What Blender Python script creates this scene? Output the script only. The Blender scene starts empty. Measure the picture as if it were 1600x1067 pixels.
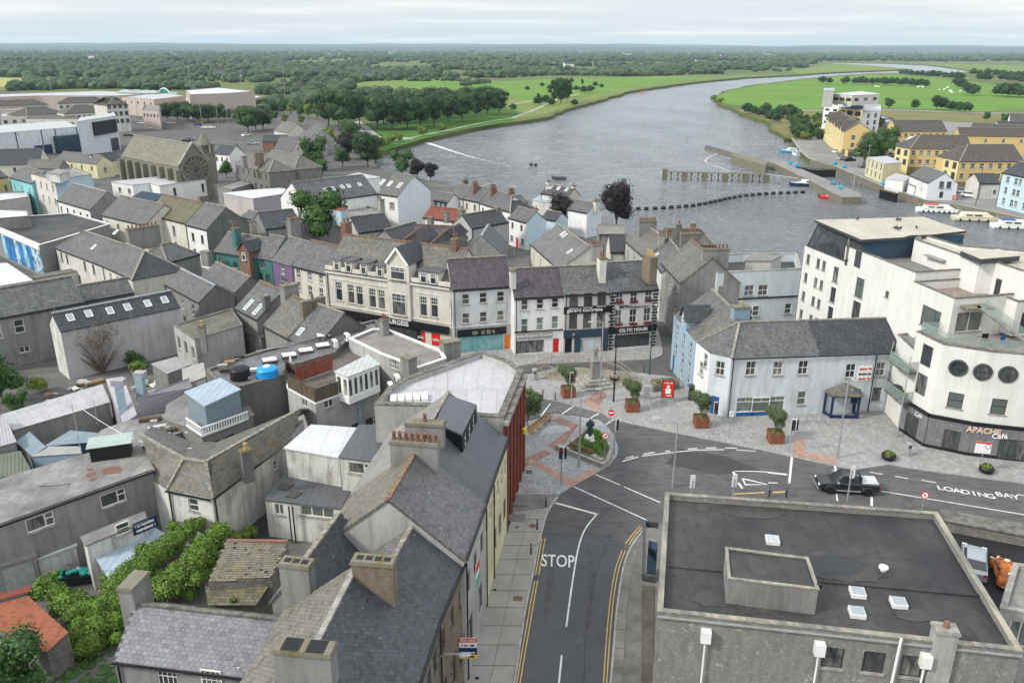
import bpy,bmesh,math,random
from mathutils import Vector as V,Matrix,Euler,noise
R=random.Random(7)
rad=math.radians
SC=bpy.context.scene
COL=SC.collection
# ---------------------------------------------------------------- camera, sky, sun, exposure
F,CAMH,HORZ,ROLL=1270.0,38.0,76.0,rad(-0.18)
PITCH=math.atan((533.5-HORZ)/F)
cd=bpy.data.cameras.new('camera');cam=bpy.data.objects.new('camera',cd);COL.objects.link(cam)
cd.sensor_width=36;cd.lens=36*F/1600;cd.clip_start=0.5;cd.clip_end=60000
cam.location=(0,0,CAMH)
cam.rotation_euler=(Matrix.Rotation(rad(90)-PITCH,4,'X')@Matrix.Rotation(-ROLL,4,'Z')).to_euler()
SC.camera=cam
SUN_EL,SUN_AZ=rad(38),rad(-112)  # azimuth from +Y (view direction), clockwise: sun to the left, a little behind
world=bpy.data.worlds.new('World');SC.world=world;world.use_nodes=True
def sky_nodes():
 nt=world.node_tree;nt.nodes.clear();N=nt.nodes.new;L=nt.links.new
 out=N('ShaderNodeOutputWorld');bg=N('ShaderNodeBackground')
 sky=N('ShaderNodeTexSky');sky.sky_type='NISHITA';sky.sun_disc=False
 sky.sun_elevation=SUN_EL;sky.sun_rotation=SUN_AZ;sky.air_density=1.2;sky.dust_density=2.0
 tc=N('ShaderNodeTexCoord');sep=N('ShaderNodeSeparateXYZ');L(tc.outputs['Generated'],sep.inputs[0])
 # clouds are projected on a flat layer overhead, so that they flatten towards the horizon
 mx=N('ShaderNodeMath');mx.operation='MAXIMUM';L(sep.outputs['Z'],mx.inputs[0]);mx.inputs[1].default_value=0.0
 ad=N('ShaderNodeMath');ad.operation='ADD';L(mx.outputs[0],ad.inputs[0]);ad.inputs[1].default_value=0.035
 dv=N('ShaderNodeVectorMath');dv.operation='DIVIDE'
 cb=N('ShaderNodeCombineXYZ')
 for k in range(3):L(ad.outputs[0],cb.inputs[k])
 L(tc.outputs['Generated'],dv.inputs[0]);L(cb.outputs[0],dv.inputs[1])
 mp=N('ShaderNodeMapping');mp.inputs['Scale'].default_value=(0.2,0.3,0.0);L(dv.outputs[0],mp.inputs[0])
 n1=N('ShaderNodeTexNoise');n1.inputs['Scale'].default_value=1.0;n1.inputs['Detail'].default_value=5;n1.inputs['Roughness'].default_value=0.5
 L(mp.outputs[0],n1.inputs['Vector'])
 cr=N('ShaderNodeValToRGB');e=cr.color_ramp.elements
 e[0].position=0.36;e[0].color=(7.6,8.1,8.55,1);e[1].position=0.66;e[1].color=(10.4,10.3,9.9,1)
 m=cr.color_ramp.elements.new(0.5);m.color=(8.0,8.45,8.75,1)
 L(n1.outputs['Fac'],cr.inputs[0])
 mix=N('ShaderNodeMixRGB');mix.inputs[0].default_value=0.9
 L(sky.outputs[0],mix.inputs[1]);L(cr.outputs[0],mix.inputs[2])
 gr=N('ShaderNodeValToRGB');g=gr.color_ramp.elements;g[0].color=(.65,.655,.66,1);g[1].color=(1.15,1.15,1.15,1)
 for q,v in((.06,.73),(.3,.95)):a=gr.color_ramp.elements.new(q);a.color=(v,v,v,1)
 L(mx.outputs[0],gr.inputs[0]);ml=N('ShaderNodeMixRGB');ml.blend_type='MULTIPLY';ml.inputs[0].default_value=1  # an overcast sky is paler overhead
 L(mix.outputs[0],ml.inputs[1]);L(gr.outputs[0],ml.inputs[2]);L(ml.outputs[0],bg.inputs[0]);bg.inputs[1].default_value=0.1
 L(bg.outputs[0],out.inputs[0])
sky_nodes()
sl=bpy.data.lights.new('sun','SUN');sl.energy=2.1;sl.angle=rad(9);sl.color=(1.0,0.95,0.87)
sun=bpy.data.objects.new('sun',sl);COL.objects.link(sun)
sd=V((math.sin(SUN_AZ)*math.cos(SUN_EL),math.cos(SUN_AZ)*math.cos(SUN_EL),math.sin(SUN_EL)))
sun.rotation_euler=sd.to_track_quat('Z','Y').to_euler();sun.location=(-40,0,90)
SC.view_settings.view_transform='Standard';SC.view_settings.look='None'
SC.view_settings.exposure=0.62;SC.view_settings.gamma=1.0;SC.view_settings.use_curve_mapping=False
SC.cycles.volume_bounces=1;SC.cycles.max_bounces=6;SC.cycles.diffuse_bounces=3;SC.cycles.glossy_bounces=2
SC.cycles.transparent_max_bounces=8;SC.cycles.caustics_reflective=False;SC.cycles.caustics_refractive=False
SC.cycles.use_denoising=True

# ---------------------------------------------------------------- measuring: a point of the survey photograph on a level plane
ORG={1:(0,60),2:(400,60),3:(800,60),4:(1200,60),5:(0,320),6:(400,320),7:(800,320),8:(1200,320),9:(0,560),10:(400,560),
 11:(800,560),12:(1200,560),13:(0,797),14:(400,797),15:(800,797),16:(1200,797),17:(0,320),18:(140,230),19:(320,230),
 20:(0,190),21:(560,270),22:(740,270),23:(920,320),24:(1000,200),25:(1400,210),26:(1400,360),27:(160,560),28:(340,430),
 29:(340,540),30:(780,530),31:(1270,130),32:(370,170),33:(0,130),34:(180,130),35:(690,620),36:(700,730),37:(1200,620),
 38:(800,440),39:(600,440)}
def px(p):
 if len(p)==3:
  o=ORG[p[0]];s=3.9525 if p[0]<17 else 5.283 if p[0]==24 else 7.905
  return(o[0]+p[1]/s,o[1]+p[2]/s)
 return p
def ray(p):
 x,y=px(p);x-=800;y-=533.5
 c,s=math.cos(ROLL),math.sin(ROLL)
 x,y=(x*c-y*s)/F,(x*s+y*c)/F
 sp,cp=math.sin(PITCH),math.cos(PITCH)
 return V((x,cp-y*sp,-sp-y*cp))
CAM=V((0,0,CAMH))
def W(p,z=0.0):
 if isinstance(p,V):return V((p.x,p.y,z))
 r=ray(p);t=(z-CAMH)/r.z
 return V((r.x*t,r.y*t,z))
def on_plane(p,o,n):
 r=ray(p);d=r.dot(n)
 return CAM+r*((o-CAM).dot(n)/d)

# ---------------------------------------------------------------- scene objects
def ob(name,data,parent=None,kind=None,label=None,cat=None,group=None,loc=None,rz=None):
 o=bpy.data.objects.new(name,data);COL.objects.link(o)
 if parent is not None:o.parent=parent
 if loc is not None:o.location=loc
 if rz is not None:o.rotation_euler.z=rz
 if kind:o['kind']=kind
 if label:o['label']=label
 if cat:o['category']=cat
 if group:o['group']=group
 return o
def thing(name,label,cat,loc=(0,0,0),rz=0.0,group=None):
 return ob(name,None,None,None,label,cat,group,loc,rz)
def kids(o):return[c for c in bpy.data.objects if c.parent==o]
class Tree(dict):pass
def dup(root,loc=None,rz=None,label=None,group=None,scale=None):
 def cp(o,par):
  c=o.copy();COL.objects.link(c);c.parent=par
  for ch in o.children:cp(ch,c)
  return c
 r=cp(root,None)
 if loc is not None:r.location=loc
 if rz is not None:r.rotation_euler.z=rz
 if scale is not None:r.scale=(scale,)*3 if not isinstance(scale,tuple)else scale
 if label:r['label']=label
 if group:r['group']=group
 return r

class MB:
 """collects faces in world or local space and links them as one mesh object"""
 def __init__(s,o=(0,0,0)):s.v=[];s.f=[];s.m=[];s.o=V(o);s.tint=[];s.t=1.0
 def face(s,pts,m=0):
  i=len(s.v);s.v+=[V(p)-s.o for p in pts];s.f.append(tuple(range(i,i+len(pts))));s.m.append(m);s.tint.append(s.t)
 def mesh_add(s,vs,fs,m=0):
  i=len(s.v);s.v+=[V(p)-s.o for p in vs]
  for f in fs:s.f.append(tuple(i+k for k in f));s.m.append(m);s.tint.append(s.t)
 def box(s,x0,x1,y0,y1,z0,z1,m=0,M=None):
  p=[V((x,y,z))for z in(z0,z1)for(x,y)in((x0,y0),(x1,y0),(x1,y1),(x0,y1))]
  if M is not None:p=[M@q for q in p]
  s.mesh_add(p,[(3,2,1,0),(4,5,6,7),(0,1,5,4),(1,2,6,5),(2,3,7,6),(3,0,4,7)],m)
 def bar(s,a,b,w,h,m=0,up=V((0,0,1))):
  """rectangular bar from a to b, w wide, h high, centred on the line"""
  a,b=V(a),V(b);d=b-a;L=d.length
  if L<1e-6:return
  d.normalize();u=up if abs(d.dot(up))<0.98 else V((0,1,0))
  sx=d.cross(u).normalized();sz=sx.cross(d)
  M=Matrix(((*sx,),(*d,),(*sz,))).transposed().to_4x4();M.translation=a
  s.box(-w/2,w/2,0,L,-h/2,h/2,m,M)
 def tube(s,pts,r,n=8,m=0,r1=None,cap=True):
  pts=[V(p)for p in pts];rings=[]
  for i,p in enumerate(pts):
   d=(pts[min(i+1,len(pts)-1)]-pts[max(i-1,0)]).normalized()
   u=V((0,0,1))if abs(d.z)<0.9 else V((1,0,0))
   a=d.cross(u).normalized();b=d.cross(a)
   rr=r if r1 is None else r+(r1-r)*i/(len(pts)-1)
   rings.append([p+(a*math.cos(2*math.pi*k/n)+b*math.sin(2*math.pi*k/n))*rr for k in range(n)])
  vs=[q for g in rings for q in g];fs=[]
  for i in range(len(rings)-1):
   for k in range(n):
    k2=(k+1)%n;fs.append((i*n+k2,i*n+k,(i+1)*n+k,(i+1)*n+k2))
  if cap:fs.append(tuple(range(n)));fs.append(tuple((len(rings)-1)*n+n-1-k for k in range(n)))
  s.mesh_add(vs,fs,m)
 def lathe(s,prof,n=16,c=(0,0,0),m=0,sx=1,sy=1):
  c=V(c);vs=[];fs=[]
  for(r,z)in prof:
   for k in range(n):a=2*math.pi*k/n;vs.append(c+V((r*math.cos(a)*sx,r*math.sin(a)*sy,z)))
  for i in range(len(prof)-1):
   for k in range(n):
    k2=(k+1)%n;fs.append((i*n+k,i*n+k2,(i+1)*n+k2,(i+1)*n+k))
  fs.append(tuple(n-1-k for k in range(n)));fs.append(tuple((len(prof)-1)*n+k for k in range(n)))
  s.mesh_add(vs,fs,m)
 def prism(s,pts,z0,z1,m=0,mside=None):
  n=len(pts);ms=m if mside is None else mside
  a=[V((p[0],p[1],z0))for p in pts];b=[V((p[0],p[1],z1))for p in pts]
  s.face(b,m);s.face(a[::-1],m)
  for i in range(n):j=(i+1)%n;s.face([a[i],a[j],b[j],b[i]],ms)
 def slab(s,poly,t,m=0,ms=None):
  """planar polygon thickened downwards by t along its normal"""
  n=normal(poly);q=[p-n*t for p in poly];k=len(poly)
  s.face(poly,m);s.face(q[::-1],m if ms is None else ms)
  for i in range(k):j=(i+1)%k;s.face([q[i],q[j],poly[j],poly[i]],m if ms is None else ms)
 def blob(s,c,r,sub=1,jit=0.2,m=0,sq=(1,1,1),rn=R):
  vs,fs=ICO[sub];c=V(c);i=len(s.v)
  for v in vs:
   k=1+rn.uniform(-jit,jit);s.v.append(c+V((v.x*r*sq[0],v.y*r*sq[1],v.z*r*sq[2]))*k-s.o)
  for f in fs:s.f.append(tuple(i+q for q in f));s.m.append(m);s.tint.append(s.t)
 def mesh(s,name,mats,smooth=False,uv=True):
  me=bpy.data.meshes.new(name);me.from_pydata([tuple(v)for v in s.v],[],s.f)
  if not isinstance(mats,(list,tuple)):mats=[mats]
  for m in mats:me.materials.append(m)
  if len(mats)>1:me.polygons.foreach_set('material_index',s.m)
  if uv:
   lay=me.uv_layers.new(name='UVMap');buf=[0.0]*(2*len(me.loops));o=s.o
   for p in me.polygons:
    n=p.normal
    if abs(n.z)>0.9985:t,w=V((1,0,0)),V((0,1,0))
    else:
     t=V((0,0,1)).cross(n).normalized();w=n.cross(t)
    for li in p.loop_indices:
     c=s.v[me.loops[li].vertex_index]+o
     buf[2*li]=c.dot(t);buf[2*li+1]=c.dot(w)
   lay.data.foreach_set('uv',buf)
  if len(set(s.tint))>1:
   at=me.attributes.new('tint','FLOAT','FACE');at.data.foreach_set('value',s.tint)
  if smooth:me.polygons.foreach_set('use_smooth',[True]*len(me.polygons))
  me.update();return me
 def build(s,name,mats,parent=None,smooth=False,**k):
  return ob(name,s.mesh(name,mats,smooth),parent,**k)
def normal(poly):
 n=V((0,0,0))
 for i in range(len(poly)):
  a,b=poly[i],poly[(i+1)%len(poly)]
  n+=V(((a.y-b.y)*(a.z+b.z),(a.z-b.z)*(a.x+b.x),(a.x-b.x)*(a.y+b.y)))
 return n.normalized()
def _ico():
 out=[]
 for sub in(1,2,3):
  b=bmesh.new();bmesh.ops.create_icosphere(b,subdivisions=sub,radius=1)
  out.append(([v.co.copy()for v in b.verts],[tuple(v.index for v in f.verts)for f in b.faces]));b.free()
 return out
ICO=_ico()

# ---------------------------------------------------------------- materials
MATS={}
def nodes(name,rough=0.8,spec=0.3):
 m=bpy.data.materials.new(name);m.use_nodes=True;nt=m.node_tree
 b=nt.nodes['Principled BSDF'];b.inputs['Roughness'].default_value=rough
 b.inputs['Specular IOR Level'].default_value=spec
 return m,nt,b
def NN(nt,t,**k):
 n=nt.nodes.new(t)
 for a,v in k.items():
  if a in n.inputs:n.inputs[a].default_value=v
  else:setattr(n,a,v)
 return n
def mixc(nt,fac,a,b,mode='MIX'):
 m=nt.nodes.new('ShaderNodeMixRGB');m.blend_type=mode
 for i,x in((0,fac),(1,a),(2,b)):
  if isinstance(x,bpy.types.NodeSocket):nt.links.new(x,m.inputs[i])
  elif i==0:m.inputs[0].default_value=x
  else:m.inputs[i].default_value=(*x[:3],1)
 return m.outputs[0]
def noi(nt,vec,scale,detail=4,rough=0.55,lo=0.35,hi=0.65,out=None):
 n=NN(nt,'ShaderNodeTexNoise',Scale=scale,Detail=detail,Roughness=rough)
 nt.links.new(vec,n.inputs['Vector'])
 r=nt.nodes.new('ShaderNodeMapRange');r.inputs[1].default_value=lo;r.inputs[2].default_value=hi
 nt.links.new(n.outputs['Fac'],r.inputs[0]);return r.outputs[0]
def mapv(nt,src,sc):
 m=NN(nt,'ShaderNodeMapping');m.inputs['Scale'].default_value=sc;nt.links.new(src,m.inputs[0]);return m.outputs[0]
def bump(nt,b,h,dist=0.02,st=0.6):
 n=NN(nt,'ShaderNodeBump',Strength=st,Distance=dist);nt.links.new(h,n.inputs['Height']);nt.links.new(n.outputs[0],b.inputs['Normal'])
def mathn(nt,op,a,b=None,clamp=False):
 m=nt.nodes.new('ShaderNodeMath');m.operation=op;m.use_clamp=clamp
 for i,x in((0,a),(1,b)):
  if x is None:continue
  if isinstance(x,bpy.types.NodeSocket):nt.links.new(x,m.inputs[i])
  else:m.inputs[i].default_value=x
 return m.outputs[0]
def srcs(nt):
 tc=nt.nodes.new('ShaderNodeTexCoord');g=nt.nodes.new('ShaderNodeNewGeometry')
 return g.outputs['Position'],tc.outputs['UV'],g,tc
def M_plain(name,c,rough=0.7,var=0.12,scale=2.0,metal=0.0,spec=0.3,b=0.0):
 if name in MATS:return MATS[name]
 m,nt,p=nodes(name,rough,spec);pos,uv,g,tc=srcs(nt);p.inputs['Metallic'].default_value=metal
 f=noi(nt,tc.outputs['Object'],scale,5)
 lo=[x*(1-var)for x in c];hi=[min(1,x*(1+var))for x in c]
 nt.links.new(mixc(nt,f,lo,hi),p.inputs['Base Color'])
 if b:bump(nt,p,noi(nt,tc.outputs['Object'],scale*8,3),b)
 MATS[name]=m;return m
def M_render(name,c,dirt=0.35,grime=(0.22,0.21,0.19),rough=0.85,block=0):
 """painted or bare render: fine grain, rain streaks running down, blotches of damp"""
 if name in MATS:return MATS[name]
 m,nt,p=nodes(name,rough,0.2);pos,uv,g,tc=srcs(nt)
 blot=noi(nt,pos,0.35,6,0.6,0.42,0.75);streak=noi(nt,mapv(nt,uv,(1.7,0.2,1)),1.0,7,0.68,0.46,0.72)
 fine=noi(nt,pos,6.0,4,0.6,0.3,0.7)
 base=mixc(nt,fine,[x*0.93 for x in c],[min(1,x*1.04)for x in c])
 a=mathn(nt,'MULTIPLY',mathn(nt,'ADD',mathn(nt,'MULTIPLY',streak,1.0),mathn(nt,'MULTIPLY',blot,0.8)),dirt,True)
 col=mixc(nt,a,base,grime)
 h=fine
 if block:
  br=NN(nt,'ShaderNodeTexBrick',Scale=1.0);br.inputs['Brick Width'].default_value=block*2;br.inputs['Row Height'].default_value=block
  br.inputs['Mortar Size'].default_value=0.012;nt.links.new(uv,br.inputs[0])
  br.inputs['Color1'].default_value=(0.85,0.85,0.85,1);br.inputs['Color2'].default_value=(1.1,1.1,1.1,1);br.inputs['Mortar'].default_value=(0.5,0.5,0.5,1)
  col=mixc(nt,1.0,col,br.outputs['Color'],'MULTIPLY');h=mathn(nt,'SUBTRACT',fine,br.outputs['Fac'])
 nt.links.new(col,p.inputs['Base Color']);bump(nt,p,h,0.01,0.5)
 MATS[name]=m;return m
def M_brick(name,c1,c2,mort,w=0.22,h=0.075,ms=0.012,rough=0.85,off=0.5,moss=0.0,mosscol=(0.16,0.15,0.05),bd=0.012,stain=0.3,stcol=(0.3,0.28,0.24),spec=0.3):
 """coursed pieces too fine to pick apart: bricks, stones, slates, setts"""
 if name in MATS:return MATS[name]
 m,nt,p=nodes(name,rough,spec);pos,uv,g,tc=srcs(nt)
 br=NN(nt,'ShaderNodeTexBrick',Scale=1.0,offset=off);nt.links.new(uv,br.inputs[0])
 br.inputs['Brick Width'].default_value=w;br.inputs['Row Height'].default_value=h;br.inputs['Mortar Size'].default_value=ms
 br.inputs['Mortar Smooth'].default_value=0.2;br.inputs['Bias'].default_value=0.0
 br.inputs['Color1'].default_value=(*c1,1);br.inputs['Color2'].default_value=(*c2,1);br.inputs['Mortar'].default_value=(*mort,1)
 fine=noi(nt,pos,9.0,4,0.6,0.3,0.7);big=noi(nt,pos,0.45,6,0.65,0.4,0.75)
 col=mixc(nt,mathn(nt,'MULTIPLY',fine,0.5),br.outputs['Color'],[x*0.45 for x in c1])
 run=noi(nt,mapv(nt,uv,(2.4,.55,1)),1.0,8,.75,.42,.66);col=mixc(nt,mathn(nt,'MULTIPLY',run,.55),col,[x*0.42 for x in c1])  # each column weathers differently down the slope
 sp_=noi(nt,pos,2.6,3,.6,.6,.68);col=mixc(nt,mathn(nt,'MULTIPLY',sp_,.35),col,[min(1,x*1.7)for x in c2])
 col=mixc(nt,mathn(nt,'MULTIPLY',big,stain),col,stcol)
 if moss:
  ms_=mathn(nt,'MULTIPLY',noi(nt,pos,1.3,8,0.7,0.52,0.66),moss,True);col=mixc(nt,ms_,col,mosscol)
 nt.links.new(col,p.inputs['Base Color'])
 bump(nt,p,mathn(nt,'SUBTRACT',mathn(nt,'MULTIPLY',fine,0.5),br.outputs['Fac']),bd,0.8)
 MATS[name]=m;return m
def M_slate(name,c,moss=0.0,w=0.3,h=0.22,light=1.35,rough=0.55,stain=0.35,stcol=None,mosscol=(0.2,0.17,0.08)):
 return M_brick(name,[x*0.82 for x in c],[x*light*1.25 for x in c],[x*0.35 for x in c],w,h,0.014,rough,0.5,moss,mosscol,0.02,stain,stcol or[x*1.5 for x in c],0.25)
def M_tintslate(name,c,rough=0.45,moss=0.0):
 m,nt,p=nodes(name,rough,0.35);pos,uv,g,tc=srcs(nt)
 at=NN(nt,'ShaderNodeAttribute',attribute_name='tint');fine=noi(nt,pos,12,4,0.6,0.3,0.7);big=noi(nt,pos,0.6,5,0.6,0.35,0.7)
 col=mixc(nt,at.outputs['Fac'],[x*0.6 for x in c],[x*1.5 for x in c])
 col=mixc(nt,mathn(nt,'MULTIPLY',fine,0.3),col,[x*0.5 for x in c]);col=mixc(nt,mathn(nt,'MULTIPLY',big,0.3),col,[x*1.7 for x in c])
 lich=noi(nt,pos,3.2,2,0.5,0.735,0.76);col=mixc(nt,mathn(nt,'MULTIPLY',lich,0.8),col,(0.5,0.5,0.46))
 if moss:col=mixc(nt,mathn(nt,'MULTIPLY',noi(nt,pos,1.1,8,0.7,0.52,0.7),moss,True),col,(0.2,0.165,0.07))
 nt.links.new(col,p.inputs['Base Color']);bump(nt,p,fine,0.006,0.5)
 MATS[name]=m;return m
def M_felt(name,c,c2,seam=1.0,blot=0.3,rough=0.8,wet=0.0,spec=0.3):
 """flat roof sheet: laps every metre, ponding rings and blotches"""
 if name in MATS:return MATS[name]
 m,nt,p=nodes(name,rough,spec);pos,uv,g,tc=srcs(nt)
 f=noi(nt,pos,blot,7,0.62,0.36,0.68);f2=noi(nt,pos,2.2,5,0.6,0.35,0.65)
 col=mixc(nt,f,c,c2);col=mixc(nt,mathn(nt,'MULTIPLY',f2,0.35),col,[x*0.6 for x in c])
 br=NN(nt,'ShaderNodeTexBrick',Scale=1.0,offset=0.37);nt.links.new(uv,br.inputs[0])
 br.inputs['Brick Width'].default_value=seam;br.inputs['Row Height'].default_value=5.5;br.inputs['Mortar Size'].default_value=0.02
 br.inputs['Color1'].default_value=(1,1,1,1);br.inputs['Color2'].default_value=(0.9,0.9,0.9,1);br.inputs['Mortar'].default_value=(0.6,0.6,0.6,1)
 col=mixc(nt,1.0,col,br.outputs['Color'],'MULTIPLY')
 nt.links.new(col,p.inputs['Base Color']);bump(nt,p,br.outputs['Fac'],0.01,0.5)
 if wet:
  rr=nt.nodes.new('ShaderNodeMapRange');rr.inputs[3].default_value=0.15;rr.inputs[4].default_value=rough
  nt.links.new(f,rr.inputs[0]);nt.links.new(rr.outputs[0],p.inputs['Roughness'])
 MATS[name]=m;return m
def M_sheet(name,c,pitch=0.2,depth=0.03,rough=0.5,rust=0.0,c2=None,spec=0.4,rustcol=(0.22,0.07,0.03)):
 """profiled metal sheet: ribs running down the slope"""
 if name in MATS:return MATS[name]
 m,nt,p=nodes(name,rough,spec);pos,uv,g,tc=srcs(nt)
 w=NN(nt,'ShaderNodeTexWave',Scale=1.0/(pitch*3.1416/1.0)*1.0,wave_profile='SIN');w.bands_direction='X';w.inputs['Distortion'].default_value=0
 w.inputs['Scale'].default_value=0.314/pitch;nt.links.new(uv,w.inputs['Vector'])
 f=noi(nt,pos,0.8,6,0.6,0.35,0.7);col=mixc(nt,f,c,c2 or[x*0.75 for x in c])
 col=mixc(nt,mathn(nt,'MULTIPLY',w.outputs['Fac'],0.35),col,[x*0.55 for x in c])
 if rust:col=mixc(nt,mathn(nt,'MULTIPLY',noi(nt,pos,1.6,7,0.7,0.5,0.62),rust,True),col,rustcol)
 nt.links.new(col,p.inputs['Base Color']);bump(nt,p,w.outputs['Fac'],depth,0.9)
 MATS[name]=m;return m
def M_leaf(name,c,var=0.45,c2=None,rough=0.6):
 if name in MATS:return MATS[name]
 m,nt,p=nodes(name,rough,0.25);pos,uv,g,tc=srcs(nt)
 rnd=g.outputs['Random Per Island'];oi=NN(nt,'ShaderNodeObjectInfo')
 hi=c2 or[x*(1+var)for x in c];lo=[x*(1-var)for x in c]
 col=mixc(nt,rnd,lo,hi);col=mixc(nt,mathn(nt,'MULTIPLY',noi(nt,pos,0.5,4),0.4),col,[c[0]*1.5,c[1]*1.3,c[2]*0.9])
 col=mixc(nt,mathn(nt,'MULTIPLY',oi.outputs['Random'],0.3),col,[c[0]*0.5,c[1]*0.7,c[2]*0.6])
 nt.links.new(col,p.inputs['Base Color'])
 MATS[name]=m;return m
def M_ground(name,c,c2,scale=0.05,fine=3.0,rough=0.95,c3=None,f3=0.0,b=0.03):
 if name in MATS:return MATS[name]
 m,nt,p=nodes(name,rough,0.15);pos,uv,g,tc=srcs(nt)
 f=noi(nt,pos,scale,7,0.62,0.35,0.65);f2=noi(nt,pos,fine,4,0.6)
 col=mixc(nt,f,c,c2);col=mixc(nt,mathn(nt,'MULTIPLY',f2,0.35),col,[x*0.6 for x in c])
 if c3:col=mixc(nt,mathn(nt,'MULTIPLY',noi(nt,mapv(nt,pos,(1,3,1)),scale*2.3,6,0.6,0.5,0.62),f3),col,c3)
 nt.links.new(col,p.inputs['Base Color']);bump(nt,p,f2,b,0.4)
 MATS[name]=m;return m
def M_glass(name='window_glass',c=(0.03,0.035,0.04),hi=(0.34,0.34,0.31)):
 if name in MATS:return MATS[name]
 m,nt,p=nodes(name,0.06,0.6);pos,uv,g,tc=srcs(nt);oi=NN(nt,'ShaderNodeObjectInfo')
 r=mathn(nt,'POWER',oi.outputs['Random'],2.2);f=noi(nt,mapv(nt,tc.outputs['Object'],(3.5,1,0.7)),1.0,3)
 # curtains and dim rooms read through the pane
 nt.links.new(mixc(nt,mathn(nt,'MULTIPLY',r,f),c,hi),p.inputs['Base Color'])
 MATS[name]=m;return m

slate=M_slate('weathered_grey_slate',(0.12,0.122,0.125),0.2)
slate_b=M_slate('brownish_lichened_slate',(0.138,0.135,0.127),0.7,stain=0.45)
slate_d=M_slate('dark_blue_slate',(0.062,0.066,0.075),0.0,light=1.25,stain=0.25)
slate_p=M_slate('purple_slate',(0.085,0.072,0.085),0.1,stain=0.3)
slate_m=M_slate('mossy_slate',(0.13,0.12,0.085),1.3,mosscol=(0.17,0.14,0.05))
slate_g=M_slate('church_lichened_slate',(0.17,0.165,0.125),0.6,stain=0.5,mosscol=(0.3,0.28,0.17))
tile_r=M_slate('red_concrete_tile',(0.2,0.055,0.04),0.1)
tile_q=M_slate('dark_brown_concrete_tile',(0.085,0.075,0.07),0.1,0.33,0.3,stain=0.2)
white=M_render('white_painted_render',(0.75,0.76,0.76),0.22)
white_w=M_render('warm_white_render',(0.7,0.7,0.675),0.32,(.4,.39,.35))
white_o=M_render('stained_white_render',(0.62,0.63,0.61),0.75)
cream=M_render('cream_painted_render',(0.62,0.605,0.54),0.35)
offw=M_render('off_white_render',(0.62,0.61,0.57),0.45)
grey=M_render('bare_grey_render',(0.25,0.248,0.245),0.6,(0.11,0.11,0.108))
grey_l=M_render('pale_grey_render',(0.42,0.42,0.41),0.6,(0.2,0.2,0.19))
grey_d=M_render('dark_grey_render',(0.15,0.15,0.15),0.5,(0.08,0.08,0.08))
lilac=M_render('lilac_grey_render',(0.36,0.33,0.37),0.4,(0.25,0.24,0.25))
palebl=M_render('pale_blue_render',(0.46,0.58,0.66),0.25)
skybl=M_render('light_sky_blue_render',(0.5,0.66,0.74),0.2)
steelbl=M_render('steel_blue_render',(0.22,0.31,0.4),0.3)
teal=M_render('teal_green_render',(0.04,0.17,0.15),0.2)
aqua=M_render('aqua_render',(0.2,0.5,0.52),0.25)
purple=M_render('purple_render',(0.17,0.11,0.23),0.2)
yellow=M_render('yellow_ochre_render',(0.58,0.44,0.19),0.15,(0.4,0.33,0.2))
yellow_l=M_render('pale_yellow_render',(0.68,0.58,0.31),0.15,(0.45,0.4,0.25))
lemon=M_render('pale_lemon_render',(0.68,0.64,0.42),0.4)
pinkish=M_render('pinkish_beige_render',(0.5,0.42,0.38),0.25)
navy_r=M_render('navy_render',(0.03,0.055,0.085),0.2,(0.06,0.07,0.08))
bluegrey=M_render('blue_grey_cladding',(0.06,0.105,0.16),0.25,(0.1,0.12,0.14))
brick=M_brick('red_brick',(0.23,0.085,0.05),(0.3,0.12,0.075),(0.25,0.22,0.19))
brick_b=M_brick('brown_stone_brick',(0.2,0.15,0.11),(0.27,0.21,0.15),(0.2,0.18,0.15),0.3,0.12)
buff=M_brick('grey_buff_brick',(0.29,0.283,0.265),(0.38,0.37,0.345),(0.2,0.195,0.185),0.24,0.085,0.014,stain=0.3,stcol=(0.16,0.155,0.14))
stone=M_brick('grey_rubble_stone',(0.16,0.155,0.15),(0.29,0.28,0.26),(0.21,0.2,0.19),0.42,0.2,0.02,bd=0.03)
ashlar=M_brick('church_limestone',(0.22,0.215,0.175),(0.28,0.27,0.22),(0.17,0.165,0.14),0.7,0.35,0.015,stain=0.5,stcol=(0.15,0.145,0.11))
quayst=M_brick('quay_masonry',(0.2,0.19,0.155),(0.3,0.28,0.23),(0.12,0.11,0.09),0.9,0.4,0.03,stain=0.6,stcol=(0.13,0.12,0.08),moss=0.5)
redface=M_render('oxide_red_render',(0.2,0.055,0.04),0.3,(0.12,0.04,0.03))
gtile=M_brick('grey_stone_cladding',(0.2,0.2,0.215),(0.23,0.23,0.245),(0.1,0.1,0.1),0.9,0.45,0.01,0.4,stain=0.1,bd=0.003)
ridge_t=M_plain('clay_ridge_tile',(0.2,0.125,0.085),0.85,0.35,4)
ridge_g=M_plain('grey_ridge_tile',(0.24,0.225,0.19),0.85,0.35,3)
conc=M_plain('weathered_concrete',(0.3,0.29,0.265),0.9,0.25,1.4,b=0.01)
conc_d=M_plain('dark_weathered_coping',(0.14,0.135,0.12),0.9,0.4,2.2,b=0.01)
conc_y=M_render('lichened_coping',(0.2,0.193,0.172),1.2,(0.15,0.128,0.06));cop_w=M_render('speckled_coping',(0.16,0.155,0.145),1.0,(0.36,0.34,0.27))
pot=M_plain('terracotta',(0.21,0.11,0.078),0.8,0.25,5)
pot_y=M_plain('yellow_clay',(0.5,0.36,0.16),0.8,0.25,5)
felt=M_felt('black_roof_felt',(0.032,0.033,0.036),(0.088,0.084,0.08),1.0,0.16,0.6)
felt_g=M_felt('grey_roof_felt',(0.2,0.195,0.19),(0.28,0.27,0.26),1.0,0.3)
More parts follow.
